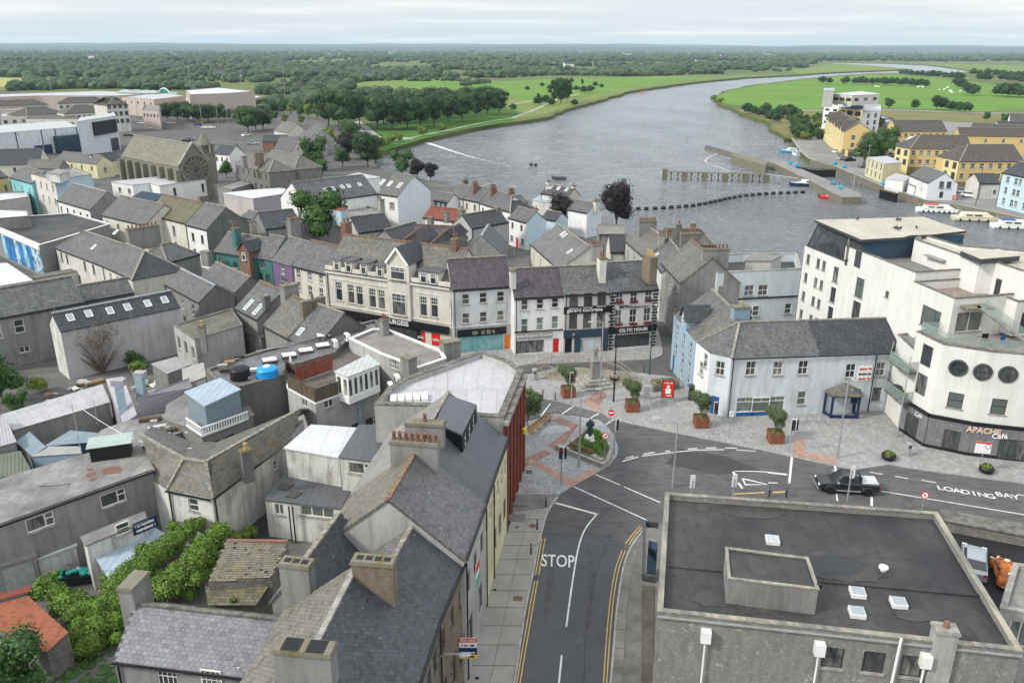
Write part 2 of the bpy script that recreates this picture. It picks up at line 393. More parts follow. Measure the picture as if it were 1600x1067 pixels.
felt_m=M_felt('stained_roof_felt',(0.16,0.155,0.15),(0.34,0.33,0.32),1.0,0.35,0.6)
felt_l=M_felt('pale_roof_membrane',(0.44,0.44,0.455),(0.49,0.49,0.505),1.3,0.15,0.55)
felt_w=M_felt('white_roof_membrane',(0.56,0.57,0.59),(0.66,0.67,0.69),1.6,0.3,0.5)
felt_s=M_felt('sandy_roof_membrane',(0.44,0.41,0.35),(0.53,0.5,0.43),1.6,0.3,0.8)
felt_d=M_felt('dark_grey_roof_sheet',(0.095,0.1,0.11),(0.125,0.13,0.14),0.6,0.2,0.45)
tin=M_sheet('grey_profiled_sheet',(0.34,0.34,0.33),0.2)
tin_l=M_sheet('lilac_grey_profiled_sheet',(0.4,0.38,0.42),0.25)
tin_b=M_sheet('faded_blue_profiled_sheet',(0.17,0.235,0.29),0.22,c2=(0.25,0.3,0.33))
tin_bl=M_sheet('pale_blue_sheet',(0.36,0.44,0.52),0.6,0.01)
tin_g=M_sheet('pale_green_profiled_sheet',(0.42,0.5,0.48),0.25)
tin_w=M_sheet('pale_grey_sheet_roof',(0.47,0.5,0.49),0.5,0.02)
rust=M_sheet('rusty_corrugated_iron',(0.27,0.085,0.045),0.15,0.02,0.85,0.7,(0.33,0.12,0.06),rustcol=(0.12,0.035,0.02))
seamm=M_sheet('dark_standing_seam_metal',(0.095,0.105,0.12),0.45,0.01,0.4)
wframe=M_plain('white_window_frame',(0.75,0.75,0.73),0.5,0.05)
dframe=M_plain('dark_window_frame',(0.05,0.055,0.06),0.5,0.1)
bframe=M_plain('dark_olive_frame',(0.09,0.085,0.06),0.5,0.1)
black=M_plain('black_paint',(0.012,0.013,0.015),0.45,0.1)
dkgrey=M_plain('dark_grey_paint',(0.06,0.065,0.07),0.5,0.15)
galv=M_plain('galvanised_steel',(0.36,0.37,0.38),0.5,0.12,3,0.3)
lead=M_plain('lead_flashing',(0.3,0.32,0.35),0.55,0.2,3)
pvc=M_plain('white_plastic',(0.75,0.76,0.76),0.4,0.05)
wood=M_plain('weathered_dark_timber',(0.09,0.07,0.05),0.85,0.3,3)
wood_l=M_plain('bench_timber',(0.3,0.19,0.1),0.75,0.25,4)
redfence=M_plain('red_brown_fence_paint',(0.2,0.05,0.03),0.7,0.25,2)
corten=M_plain('rust_coloured_steel',(0.2,0.075,0.045),0.75,0.25,2)
bluep=M_plain('cobalt_blue_paint',(0.02,0.09,0.28),0.4,0.1)
navy=M_plain('navy_paint',(0.015,0.03,0.09),0.45,0.15)
redp=M_plain('bright_red_paint',(0.62,0.02,0.015),0.4,0.08)
orangep=M_plain('orange_paint',(0.7,0.2,0.02),0.45,0.08)
yellowp=M_plain('yellow_paint',(0.75,0.55,0.03),0.5,0.08)
greenp=M_plain('green_paint',(0.05,0.4,0.1),0.5,0.08)
whitep=M_plain('white_paint',(0.8,0.8,0.8),0.45,0.04)
glass=M_glass()
glass_c=M_glass('curtained_glass',(0.1,0.12,0.11),(0.4,0.42,0.4))
glass_b=M_glass('rooflight_glass',(0.3,0.33,0.36),(0.5,0.53,0.56))
clearg=M_plain('balcony_glass',(0.3,0.4,0.38),0.1,0.05,spec=0.6);clearg.node_tree.nodes['Principled BSDF'].inputs['Alpha'].default_value=0.35
bark=M_plain('bark',(0.1,0.08,0.06),0.9,0.3,3)
leaf_d=M_leaf('dark_green_leaves',(0.024,0.058,0.015),.6)
leaf_m=M_leaf('mid_green_leaves',(0.04,0.09,0.022))
leaf_y=M_leaf('yellow_green_leaves',(0.12,0.17,0.03))
leaf_p=M_leaf('copper_leaves',(0.019,0.014,0.017))
leaf_s=M_leaf('shrub_leaves',(0.06,0.1,0.035))
leaf_v=M_leaf('creeper_leaves',(0.085,0.15,0.02),0.75)
leaf_r=M_leaf('rusty_creeper_leaves',(0.16,0.12,0.03),0.5)
wood_far=M_leaf('far_wood_foliage',(0.03,0.06,0.024),0.6,(.062,.1,.036))
# ---------------------------------------------------------------- building kit
WIN={}
def win_meshes(kind,w,h):
 k=(kind,round(w,1),round(h,1))
 if k in WIN:return WIN[k]
 w,h=k[1],k[2];fm=dframe if kind[0]=='d' else bframe if kind[0]=='b' else bluep if kind[0]=='n' else wframe
 t,d0,d1=0.07,0.07,0.13;b=MB();g=MB();x,z=w/2,h/2
 st=kind.split('_')[-1]
 b.box(-x,x,d0,d1,-z,-z+t);b.box(-x,x,d0,d1,z-t,z);b.box(-x,-x+t,d0,d1,-z+t,z-t);b.box(x-t,x,d0,d1,-z+t,z-t)
 bw=0.025
 def vb(c,z0,z1,q=bw):b.box(c-q,c+q,d0+.01,d1-.01,z0,z1)
 def hb(c,x0=-x+t,x1=x-t,q=0.04):b.box(x0,x1,d0+.01,d1-.005,c-q,c+q)
 if st in('sash','six'):hb(0)
 if st=='six':vb(0,-z+t,-.04);vb(0,.04,z-t)
 if st=='top':hb(z*.4);vb(0,z*.4+.04,z-t)
 if st=='grid':hb(z*.3);hb(z*.65,q=.02);vb(-w/6,z*.3+.04,z-t,.02);vb(w/6,z*.3+.04,z-t,.02)
 if st=='case':vb(0,-z+t,z-t,.035)
 if st=='caset':vb(0,-z+t,z*.3-.04,.035);hb(z*.3);vb(0,z*.3+.04,z-t,.035)
 if st=='three':
  vb(w*.18,-z+t,z-t,.035);hb(z*.15,w*.18+.035)
 if st=='multi':
  for c in(-.25,0,.25):vb(c*w,-z+t,z-t,.02)
  hb(0,q=.02)
 if st=='shop':
  for c in(-.17,.17):vb(c*w,-z+t,z-t,.04)
 g.box(-x+t-.01,x-t+.01,0.1,0.115,-z+t-.01,z-t+.01)
 s=MB();s.box(-x-.1,x+.1,-0.09,0.08,-z-.12,-z)
 WIN[k]=(b.mesh('window',fm),g.mesh('pane',glass_c if 'curt' in kind else glass),s.mesh('sill',conc));return WIN[k]
def window(parent,kind,w,h,loc,rz,sill=True,surf=False):
 f,g,s=win_meshes(kind,w,h)
 if surf:loc=V(loc)+V((math.sin(rz),-math.cos(rz),0))*0.15
 o=ob('window',f,parent,loc=loc,rz=rz);ob('pane',g,o)
 if sill:ob('sill',s,o)
 return o

def inset(pts,d):
 """polygon (CCW) offset inwards by d"""
 n=len(pts);out=[]
 for i in range(n):
  a,b,c=pts[i-1],pts[i],pts[(i+1)%n]
  e1=(b-a);e1.z=0;e1.normalize();e2=(c-b);e2.z=0;e2.normalize()
  n1=V((-e1.y,e1.x,0));n2=V((-e2.y,e2.x,0));k=n1+n2;k=k/max(0.3,k.length_squared)*2
  out.append(b+k*d)
 return out

def wall_edge(mb,P0,P1,z0,holes,m=0,depth=0.13):
 """vertical wall from P0 to P1 (outside on the right), rectangular openings with reveals"""
 d=V((P1.x-P0.x,P1.y-P0.y,0));L=d.length;d.normalize();inn=V((-d.y,d.x,0))
 zt=min(P0.z,P1.z);o=V((P0.x,P0.y,0))
 def pt(s_,z,q=0.0):return o+d*s_+inn*q+V((0,0,z))
 hs=[h for h in holes if h[0]>.02 and h[1]<L-.02 and h[3]<zt-.02]
 xs=sorted({0.0,L}|{h[0]for h in hs}|{h[1]for h in hs})
 for i in range(len(xs)-1):
  a,b=xs[i],xs[i+1]
  if b-a<1e-4:continue
  c=(a+b)/2;col=sorted([(h[2],h[3])for h in hs if h[0]<c<h[1]]);z=z0
  for(q0,q1)in col:
   if q0>z+1e-4:mb.face([pt(a,z),pt(b,z),pt(b,q0),pt(a,q0)],m)
   z=max(z,q1)
  mb.face([pt(a,z),pt(b,z),pt(b,zt),pt(a,zt)],m)
 if abs(P0.z-P1.z)>.01:
  hi=P0 if P0.z>P1.z else P1
  mb.face([pt(0,zt),pt(L,zt),V(hi)],m)
 for(a,b,q0,q1)in hs:
  mb.face([pt(a,q0),pt(b,q0),pt(b,q0,depth),pt(a,q0,depth)],m);mb.face([pt(a,q1),pt(a,q1,depth),pt(b,q1,depth),pt(b,q1)],m)
  mb.face([pt(a,q0),pt(a,q0,depth),pt(a,q1,depth),pt(a,q1)],m);mb.face([pt(b,q0),pt(b,q1),pt(b,q1,depth),pt(b,q0,depth)],m)
 return hs

class Edge:
 def __init__(s,P0,P1):
  s.P0,s.P1=V(P0),V(P1);s.d=V((P1.x-P0.x,P1.y-P0.y,0));s.L=s.d.length;s.d.normalize();s.inn=V((-s.d.y,s.d.x,0))
  s.rz=math.atan2(s.d.y,s.d.x)
 def sz(s,p):
  w=on_plane(p,V((s.P0.x,s.P0.y,0)),s.inn);return(w-s.P0).dot(s.d),w.z
 def at(s,sd,z,out=0.0):q=s.P0+s.d*sd-s.inn*out;return V((q.x,q.y,z))

def rows(kind,w,h,z,fr,**k):return('rows',kind,w,h,z,fr,k)
def wpx(kind,w,h,*pts,**k):return('px',kind,w,h,pts,k)
def door(col,w,h,f,**k):return('door',col,w,h,f,k)

DOORS={}
def put_door(root,E,mat_,w,h,sd,z0,fan=False):
 k=(mat_.name,round(w,1),round(h,1),fan)
 if k not in DOORS:
  b=MB();x=w/2
  b.box(-x+.08,x-.08,.06,.11,0,h-.06)
  for(a,c)in((.15,.42),(.5,.92)):
   for sx in(-1,1):b.box(sx*x*.45-x*.27,sx*x*.45+x*.27,.035,.06,h*a,h*c)
  f=MB();f.box(-x,-x+.08,.04,.13,0,h);f.box(x-.08,x,.04,.13,0,h);f.box(-x+.08,x-.08,.04,.13,h-.06,h)
  kn=MB();kn.blob((x*.6,.02,h*.48),.04,0,0)
  DOORS[k]=(b.mesh('door',mat_),f.mesh('door_frame',wframe),kn.mesh('handle',galv))
 a,b,c=DOORS[k];o=ob('door',a,root,loc=E.at(sd,z0)-V(root.location),rz=E.rz);ob('door_frame',b,o);ob('handle',c,o);return o

def openings(root,P,wins,z0):
 """turn window and door specifications of one wall edge into holes and window objects; returns the holes"""
 E=Edge(*P);holes=[];L0=V(root.location)
 for sp in wins:
  if sp[0]=='rows':
   _,kind,w,h,z,fr,k=sp
   if isinstance(fr,int):fr=[(i+.5)/fr for i in range(fr)]
   zs=z if isinstance(z,(list,tuple))else[z];lst=[(f*E.L,zz)for zz in zs for f in fr]
  elif sp[0]=='px':
   _,kind,w,h,pts,k=sp;lst=[E.sz(p)for p in pts]
  elif sp[0]=='door':
   _,col,w,h,f,k=sp;s_=f*E.L if not isinstance(f,tuple)else E.sz(f)[0];zb=k.get('z',z0)
   put_door(root,E,col,w,h,s_,zb);holes.append((s_-w/2,s_+w/2,zb,zb+h));continue
  for(s_,zz)in lst:
   r=(s_-w/2,s_+w/2,zz-h/2,zz+h/2)
   if r[0]<.03 or r[1]>E.L-.03 or r[2]<z0:continue
   surf=r[3]>min(P[0].z,P[1].z)-.03 or any(q[0]<r[1]and q[1]>r[0]and q[2]<r[3]and q[3]>r[2]for q in holes)
   window(root,kind,w,h,E.at(s_,zz)-L0,E.rz,k.get('sill',True),surf)
   if not surf:holes.append(r)
 return holes

def chimney(root,c,zb,wx,wy,hgt,rz=0.0,m=None,pots=2,pm=None,cap=None):
 """c = centre of the top, hgt = visible height above the roof, zb = bottom"""
 m=m or grey;pm=pm or pot;L0=V(root.location);M=Matrix.Translation(V((c.x,c.y,0)))@Matrix.Rotation(rz,4,'Z')
 b=MB(L0);b.box(-wx/2,wx/2,-wy/2,wy/2,zb,c.z-.22,0,M);st=b.build('chimney',m,root)
 k=MB(L0);k.box(-wx/2-.07,wx/2+.07,-wy/2-.07,wy/2+.07,c.z-.22,c.z-.08,0,M);k.box(-wx/2-.02,wx/2+.02,-wy/2-.02,wy/2+.02,c.z-.08,c.z,0,M)
 k.build('chimney_cap',cap or conc_y,st)
 if pots<0:  # square flue openings in the top
  for i in range(-pots):
   t=((i+.5)/-pots-.5)*.88;q=MB(L0);w2=abs(wx if wx>=wy else wy)/-pots*.32;ax,ay=(wx*t,0)if wx>=wy else(0,wy*t)
   q.box(ax-w2,ax+w2,ay-w2,ay+w2,c.z-.01,c.z+.015,0,M);q.build('flue_opening',black,st)
 elif pots:
  key='pot'+pm.name
  if key not in WIN:
   q=MB();q.lathe([(.15,0),(.13,.1),(.12,.42),(.155,.46),(.155,.55),(.11,.56),(.1,.35)],10);WIN[key]=q.mesh('chimney_pot',pm,True)
  for i in range(pots):
   t=(i+.5)/pots-.5;ax=wx*t if wx>=wy else 0;ay=wy*t if wy>wx else 0
   ob('chimney_pot',WIN[key],st,loc=(M@V((ax,ay,0)))+V((0,0,c.z))-L0)
 return st

def skylight(root,plane_o,plane_n,p,w=0.78,h=1.1):
 c=on_plane(p,plane_o,plane_n)if not isinstance(p,V)else p;n=plane_n;t=V((0,0,1)).cross(n)
 t=t.normalized()if t.length>.05 else V((1,0,0));u=n.cross(t)
 M=Matrix(((*t,),(*u,),(*n,))).transposed().to_4x4();M.translation=c-V(root.location)
 b=MB();b.box(-w/2,-w/2+.08,-h/2,h/2,-.05,.1);b.box(w/2-.08,w/2,-h/2,h/2,-.05,.1)
 b.box(-w/2+.08,w/2-.08,-h/2,-h/2+.08,-.05,.1);b.box(-w/2+.08,w/2-.08,h/2-.08,h/2,-.05,.1)
 b.v=[M@v for v in b.v];o=b.build('skylight',wframe,root)
 g=MB();g.box(-w/2+.07,w/2-.07,-h/2+.07,h/2-.07,.02,.06);g.v=[M@v for v in g.v];g.build('pane',glass_b,o);return o

def add_chims(root,chims,ridge_rz,ztop_default):
 for c in chims:
  # (pixel of the middle of its top, height above ridge, wx, wy, material, pots[, pot material][, extra rz])
  p,up,wx,wy,m,n=c[:6];pm=c[6]if len(c)>6 else pot;rz=ridge_rz+(c[7]if len(c)>7 else 0)
  zt=ztop_default+up;chimney(root,W(p,zt),zt-up-2.0,wx,wy,up,rz,m,n,pm)

def tri_slates(poly,w=0.3,h=0.2,tk=0.018,seed=1,miss=0.0):
 """real slates laid over a planar roof polygon, joined in one mesh; each a thin tilted plate with its own tone"""
 r=random.Random(seed);n=normal(poly);t=V((0,0,1)).cross(n).normalized();u=n.cross(t);o=poly[0]
 P2=[((p-o).dot(t),(p-o).dot(u))for p in poly]
 def inside(x,y):
  c=False;j=len(P2)-1
  for i in range(len(P2)):
   (xi,yi),(xj,yj)=P2[i],P2[j]
   if(yi>y)!=(yj>y)and x<(xj-xi)*(y-yi)/(yj-yi)+xi:c=not c
   j=i
  return c
 x0,x1=min(p[0]for p in P2),max(p[0]for p in P2);y0,y1=min(p[1]for p in P2),max(p[1]for p in P2)
 b=MB();row=0;y=y0
 while y<y1:
  x=x0-(w/2 if row%2 else 0)
  while x<x1:
   if inside(x+w/2,y+h/2)and r.random()>=miss:
    b.t=min(1,max(0,r.gauss(.45,.2)));dw=r.uniform(0,.012);j=r.uniform(-.012,.012);k=r.uniform(.0,.008)
    c=[(x+.006,y+j,tk+k),(x+w-.006-dw,y+j+r.uniform(-.006,.006),tk+k),(x+w-.006-dw,y+h,.002),(x+.006,y+h,.002)]
    q=[o+t*a+u*bb+n*cc for a,bb,cc in c]
    lo=[o+t*c[0][0]+u*c[0][1],o+t*c[1][0]+u*c[1][1]]
    i=len(b.v);b.v+=q+lo;b.f+=[(i,i+1,i+2,i+3),(i+4,i+5,i+1,i)];b.m+=[0,0];b.tint+=[b.t,b.t]
   x+=w
  y+=h;row+=1
 return b

def house(name,label,foot,he,roofs,wall=None,roof=None,walls=None,wins=None,apex=None,gutters=(0,),ridges=(),z0=0.0,cat='house',group=None,
 chims=(),sky=(),rtile=None,rt=0.14,slates=None,plinth=None,base=None):
 """foot: CCW world points (eaves height he each); roofs: polygons or (polygon, material); apex: edge -> ridge point"""
 foot=[V((p.x,p.y,he))for p in foot];n=len(foot)
 c=sum(foot,V())/n;root=thing(name,label,cat,(c.x,c.y,z0),0,group);L0=V(root.location)
 wall=wall or grey;roof=roof or slate;apex=apex or{};wins=wins or{};walls=walls or{}
 mats=[wall];mb=MB(L0)
 for i in range(n):
  P0,P1=foot[i],foot[(i+1)%n];wm=walls.get(i,wall)
  if wm not in mats:mats.append(wm)
  mi=mats.index(wm);hs=openings(root,(P0,P1),wins.get(i,()),z0)
  wall_edge(mb,P0,P1,z0-.5,hs,mi)
  if i in apex:
   ap=apex[i];ap=ap if isinstance(ap,(list,tuple))else[ap]
   mb.face([P0,P1]+list(ap)[::-1]if len(ap)>1 else[P0,P1,ap[0]],mi)
 wo=mb.build('wall',mats,root)
 rm=[];rb=MB(L0)
 for rf in roofs:
  poly,m_=rf if isinstance(rf,tuple)else(rf,roof)
  if m_ not in rm:rm.append(m_)
  if normal(poly).z<0:poly=poly[::-1]
  rb.slab(poly,rt,rm.index(m_))
 ro=rb.build('roof',rm,root)
 if ridges:
  b=MB(L0)
  for(p,q)in ridges:
   L=(q-p).length;k=max(1,int(L/0.45))if(p+q).length<260 else 1
   for i in range(k):
    a,e=p.lerp(q,i/k),p.lerp(q,(i+.97)/k);b.bar(a+V((0,0,.04+(.012 if i%2 else 0))),e+V((0,0,.04+(.012 if i%2 else 0))),.28,.16)
  b.build('ridge_tiles',rtile or ridge_g,root,kind='stuff' if(c.length<130)else None)
 if gutters:
  b=MB(L0)
  for g in gutters:
   P0,P1=foot[g],foot[(g+1)%n];E=Edge(P0,P1)
   b.bar(E.at(0,he-.02,.2),E.at(E.L,he-.02,.2),.12,.12)
   b.bar(E.at(.25,he,.1),E.at(.25,z0,.1),.09,.09,up=V((0,1,0)))
  b.build('gutter',black,root)
 root['_rz']=0
 return root

def gable(name,label,A,B,Rp,he,pitch=38,D=None,hip=(0,0),over=0.22,verge=0.06,hr=None,chims=(),sky=(),slates=None,bricks=None,mr=None,mb_=None,Bd=None,Lm=None,**k):
 """rectangular house: front eaves from pixel A to pixel B (left to right seen from outside), a pixel Rp on the ridge"""
 a,b=W(A,he),W(B,he)
 if Lm:b=a+(b-a).normalized()*Lm
 d=(b-a).normalized();inn=V((-d.y,d.x,0));L=(b-a).length;tp=math.tan(rad(pitch))
 if D is None:
  if hr is None:
   lo,hi=he+.2,he+14
   for _ in range(40):
    m=(lo+hi)/2;q=(W(Rp,m)-a).dot(inn)
    if(m-he)>q*tp:hi=m
    else:lo=m
   hr=lo
  half=max(1.2,(W(Rp,hr)-a).dot(inn))
 else:half=D/2;hr=hr or he+half*tp
 D=2*half;f=[a,b,b+inn*D,a+inn*D]
 r0=a+d*(half*hip[0])+inn*half;r1=b-d*(half*hip[1])+inn*half;r0.z=r1.z=hr
 sl_=(hr-he)/half;ov=over;dz=V((0,0,ov*sl_));e=d*verge
 e0=e if not hip[0]else d*ov;e1=e if not hip[1]else d*ov
 fA,fB=a-inn*ov-dz-e0,b-inn*ov-dz+e1;bA,bB=a+inn*(D+ov)-dz-e0,b+inn*(D+ov)-dz+e1
 q0,q1=(r0-e if not hip[0]else r0),(r1+e if not hip[1]else r1)
 polys=[[fA,fB,q1,q0],[bB,bA,q0,q1]]
 mr2=mr or{}
 polys=[(polys[0],mr2.get(0,k.get('roof',slate))),(polys[1],mr2.get(1,k.get('roof',slate)))]
 apex={};rid=[(q0,q1)]
 if hip[0]:polys.append(([bA,fA,q0],mr2.get(2,k.get('roof',slate))));rid+=[(fA,q0),(bA,q0)]
 else:apex[3]=r0
 if hip[1]:polys.append(([fB,bB,q1],mr2.get(3,k.get('roof',slate))));rid+=[(fB,q1),(bB,q1)]
 else:apex[1]=r1
 root=house(name,label,f,he,polys,apex=apex,ridges=rid,**k)
 rz=math.atan2(d.y,d.x)
 add_chims(root,chims,rz,hr)
 n0=normal(polys[0][0]);n0=n0 if n0.z>0 else-n0
 for s_ in sky:
  if len(s_)==3 and isinstance(s_[2],tuple):skylight(root,polys[0][0][0],n0,s_[0],*s_[2])
  else:skylight(root,polys[0][0][0],n0,s_)
 if slates:
  for i,(tag,m_)in enumerate(slates):
   poly=polys[tag][0];poly=poly if normal(poly).z>0 else poly[::-1]
   sb=tri_slates(poly,seed=int(abs(a.x*13)+i));sb.o=V();L0=V(root.location);sb.v=[v-L0 for v in sb.v]
   me=sb.mesh('slates',m_,uv=False);ob('slates',me,root,kind='stuff')
 root['x']=0;del root['x']
 INFO[root.name]=dict(f=f,he=he,hr=hr,a=a,d=d,inn=inn,half=half,r0=r0,r1=r1,rz=rz,polys=polys,n0=n0)
 return root
INFO={}

def flat(name,label,pts,h,wall=None,roof=None,par=0.4,th=0.28,cop=None,wins=None,z0=0.0,cat='building',group=None,walls=None,copname='coping',root=None,prop=True):
 """flat roofed building; pts: pixels (CCW seen from above) of the roof edge at height h, or world points"""
 foot=[W(p,h)for p in pts];n=len(foot);c=sum(foot,V())/n
 part=root is not None
 root=root or thing(name,label,cat,(c.x,c.y,z0),0,group);L0=V(root.location);wall=wall or grey;wins=wins or{};walls=walls or{}
 mats=[wall];mb=MB(L0)
 for i in range(n):
  P0,P1=foot[i],foot[(i+1)%n];wm=walls.get(i,wall)
  if wm not in mats:mats.append(wm)
  wall_edge(mb,P0,P1,z0-(0 if part else .5),openings(root,(P0,P1),wins.get(i,()),z0),mats.index(wm))
 q=inset(foot,th)
 if par>0:
  for i in range(n):
   j=(i+1)%n;mb.face([q[j],q[i],q[i]-V((0,0,par)),q[j]-V((0,0,par))],0)
 mb.build('wall',mats,root)
 rb=MB(L0);rb.slab([p-V((0,0,par if par>0 else-.01))for p in(inset(foot,th+.002)if par>0 else inset(foot,-.12))],.12);rb.build('roof',roof or felt,root)
 if par>0:
  cb=MB(L0);o1,i1=inset(foot,-.05),inset(foot,th+.04)
  for i in range(n):
   j=(i+1)%n;T=V((0,0,.07));a=[o1[i],o1[j],i1[j],i1[i]]
   cb.face([p+T for p in a]);cb.face([o1[i]-T*.3,o1[j]-T*.3,o1[j]+T,o1[i]+T]);cb.face([i1[j]-T*.3,i1[i]-T*.3,i1[i]+T,i1[j]+T])
  cb.build(copname,cop or conc_d,root)
 if part:return foot
 INFO[root.name]=dict(f=foot,h=h,deck=h-max(par,0))
 return root

def edge_of(root,i):
 f=INFO[root.name]['f'];return Edge(f[i],f[(i+1)%len(f)])

TXT={}
def text_mesh(s,size,ext=0.01,bold=0.0,m=None,sx=1.0):
 cu=bpy.data.curves.new('text','FONT');cu.body=s;cu.size=size;cu.extrude=ext;cu.offset=bold;cu.align_x='CENTER';cu.align_y='CENTER';cu.resolution_u=3
 o=bpy.data.objects.new('text',cu);COL.objects.link(o);dg=bpy.context.evaluated_depsgraph_get()
 me=bpy.data.meshes.new_from_object(o.evaluated_get(dg));bpy.data.objects.remove(o);bpy.data.curves.remove(cu)
 me.materials.clear();me.materials.append(m or whitep)
 if sx!=1:me.transform(Matrix.Scale(sx,4,(1,0,0)))
 return me
def wall_text(root,E,s,size,sd,z,m=None,out=.1,name='lettering',bold=0.0,sx=1.0,tilt=0.0):
 me=text_mesh(s,size,.02,bold,m,sx);me.transform(Matrix.Rotation(rad(90),4,'X'))
 if tilt:me.transform(Matrix.Rotation(tilt,4,'Y'))
 return ob(name,me,root,loc=E.at(sd,z,out)-V(root.location),rz=E.rz)
def marks(root,loc,rz,w,h,m,seed=1):
 """a line of print too small to read: uneven strokes"""
 r=random.Random(seed);b=MB();x=-w/2
 while x<w/2-.03:
  q=min(r.uniform(.03,.12)*max(1,h*4),w/2-x);k=r.uniform(.6,1)*h/2
  if r.random()>.16:b.box(x,x+q*.8,-.012,0,-k,k*r.uniform(.7,1))
  x+=q
 return ob('small_print',b.mesh('small_print',m),root,kind='stuff',loc=loc,rz=rz)
def wall_box(root,E,name,s0,s1,z0,z1,m,out=.08,inn=0.02,kind=None):
 b=MB(root.location);L0=None
 P=[E.at(s0,0,out),E.at(s1,0,out),E.at(s1,0,-inn),E.at(s0,0,-inn)]
 b.prism(P,z0,z1);return b.build(name,m,root,kind=kind)

# ---------------------------------------------------------------- planting
def leafcloud(b,lobes,n,size,rn,up=0.35):
 tot=sum(l[1]**2 for l in lobes)
 for(c,r,sq)in lobes:
  for _ in range(int(n*r*r/tot)):
   z=rn.uniform(-.55,1);a=rn.uniform(0,6.283);q=math.sqrt(1-z*z);d=V((q*math.cos(a),q*math.sin(a),z))
   p=c+V((d.x*r,d.y*r,d.z*r*sq))*rn.uniform(.72,1.2)
   nn=(d+V((rn.uniform(-.7,.7),rn.uniform(-.7,.7),rn.uniform(-.4,.9)))).normalized();t=nn.orthogonal().normalized()
   ang=rn.uniform(0,6.28);t=(t*math.cos(ang)+nn.cross(t)*math.sin(ang));s_=size*rn.uniform(.6,1.4);w_=nn.cross(t)
   i=len(b.v);b.v+=[p-t*s_,p-w_*s_*.6,p+t*s_,p+w_*s_*.6];b.f.append((i,i+1,i+2,i+3));b.m.append(0);b.tint.append(1.0)
def tree_proto(seed,h,r,leaf,n=1200,size=0.3,trunk=0.3,clear=0.14,lobes=9,col=False,core=True):
 """Empty > trunk, crown; crown = leaf sized faces around dark inner lobes"""
 rn=random.Random(seed);L=[];cz=h*(clear+(1-clear)*.5);rz_=h*(1-clear)*.5
 for i in range(lobes):
  a=i*2.4+rn.uniform(-.3,.3);q=rn.uniform(.15,.68)if i else 0;zz=rn.uniform(-.55,.62)if not col else(i/lobes*1.5-.75)
  rr=r*rn.uniform(.3,.6)*(1-.25*abs(zz));k=math.sqrt(max(.1,1-zz*zz))
  L.append((V((math.cos(a)*q*r*k,math.sin(a)*q*r*k,cz+zz*rz_)),rr,min(1.15,rz_/r*.95)))
 b=MB();leafcloud(b,L,n,size,rn)
 for(c,rr,sq)in L:
  if core:b.blob(c,rr*.74,1,.2,0,(1,1,sq),rn)
 cm=b.mesh('crown',leaf,uv=False)
 t=MB();t.tube([(0,0,-.3),(rn.uniform(-.1,.1),rn.uniform(-.1,.1),h*clear),(0,0,h*.6)],trunk,8,r1=trunk*.35)
 for i,(c,rr,sq)in enumerate(L[:6]):
  t.tube([(0,0,h*clear*(.8+.1*i)),tuple(c*.6+V((0,0,h*.12))),tuple(c)],trunk*.4,5,r1=trunk*.1)
 return cm,t.mesh('trunk',bark,uv=False)
PROT={}
def plant(key,name,label,loc,scale=1.0,cat='tree',group=None,rz=None):
 cm,tm=PROT[key];o=thing(name,label,cat,loc,R.uniform(0,6.28)if rz is None else rz,group)
 o.scale=(scale,)*3 if not isinstance(scale,tuple)else scale
 if tm:ob('trunk',tm,o)
 ob('crown',cm,o);return o
PROT['oak1']=tree_proto(1,12,6.0,leaf_d,2600,.3,lobes=13)
PROT['oak2']=tree_proto(2,12,6.4,leaf_d,2600,.3,lobes=15)
PROT['oak3']=tree_proto(3,12,5.6,leaf_m,2600,.3,lobes=13)
PROT['green']=tree_proto(4,8,3.4,leaf_m,1500,.24,.2,.12)
PROT['yell']=tree_proto(5,8,3.2,leaf_y,1200,.26,.2,.15)
PROT['plum']=tree_proto(6,8,3.6,leaf_p,3200,.18,.22,.1,13)
PROT['bush']=(tree_proto(7,2.4,1.5,leaf_m,700,.12,.05,.0)[0],None)
PROT['bushd']=(tree_proto(8,2.4,1.7,leaf_d,700,.13,.05,.0)[0],None)
PROT['bushy']=(tree_proto(9,2.4,1.6,leaf_y,600,.13,.05,.0)[0],None)
PROT['tall']=tree_proto(10,14,4.2,leaf_d,1600,.36,.3,.1,11,True)
PROT['olive']=tree_proto(11,2.3,1.05,M_leaf('olive_leaves',(.09,.13,.06),.5),5200,.062,.045,.2,12,core=False)

def ribbon(b,pts,w,m=0,z=0.0,dash=None):
 pts=[V((p.x,p.y,z))for p in pts]
 if dash:
  L=0;seg=[]
  for i in range(len(pts)-1):
   a,c=pts[i],pts[i+1];l=(c-a).length;t=0
   while t<l:
    t1=min(l,t+dash[0]);seg.append((a.lerp(c,t/l),a.lerp(c,t1/l)));t=t1+dash[1]
  for a,c in seg:ribbon(b,[a,c],w,m,z)
  return
 n=len(pts);ls,rs=[],[]
 for i in range(n):
  e=(pts[min(i+1,n-1)]-pts[max(i-1,0)]).normalized();q=V((-e.y,e.x,0))*w/2;ls.append(pts[i]+q);rs.append(pts[i]-q)
 for i in range(n-1):b.face([rs[i],rs[i+1],ls[i+1],ls[i]],m)
def smooth(pts,n=6):
 P=[V(p)for p in pts];out=[]
 for i in range(len(P)-1):
  a,b,c,d=P[max(i-1,0)],P[i],P[i+1],P[min(i+2,len(P)-1)]
  for k in range(n):
   t=k/n;out.append(.5*((2*b)+(c-a)*t+(2*a-5*b+4*c-d)*t*t+(3*b-a-3*c+d)*t**3))
 return out+[P[-1]]
def sheet(name,poly,mat_,z,kind='structure',n=1,**k):
 b=MB();b.face([V((p.x,p.y,z))for p in poly]);o=b.build(name,mat_,None,kind=kind,**k);return o
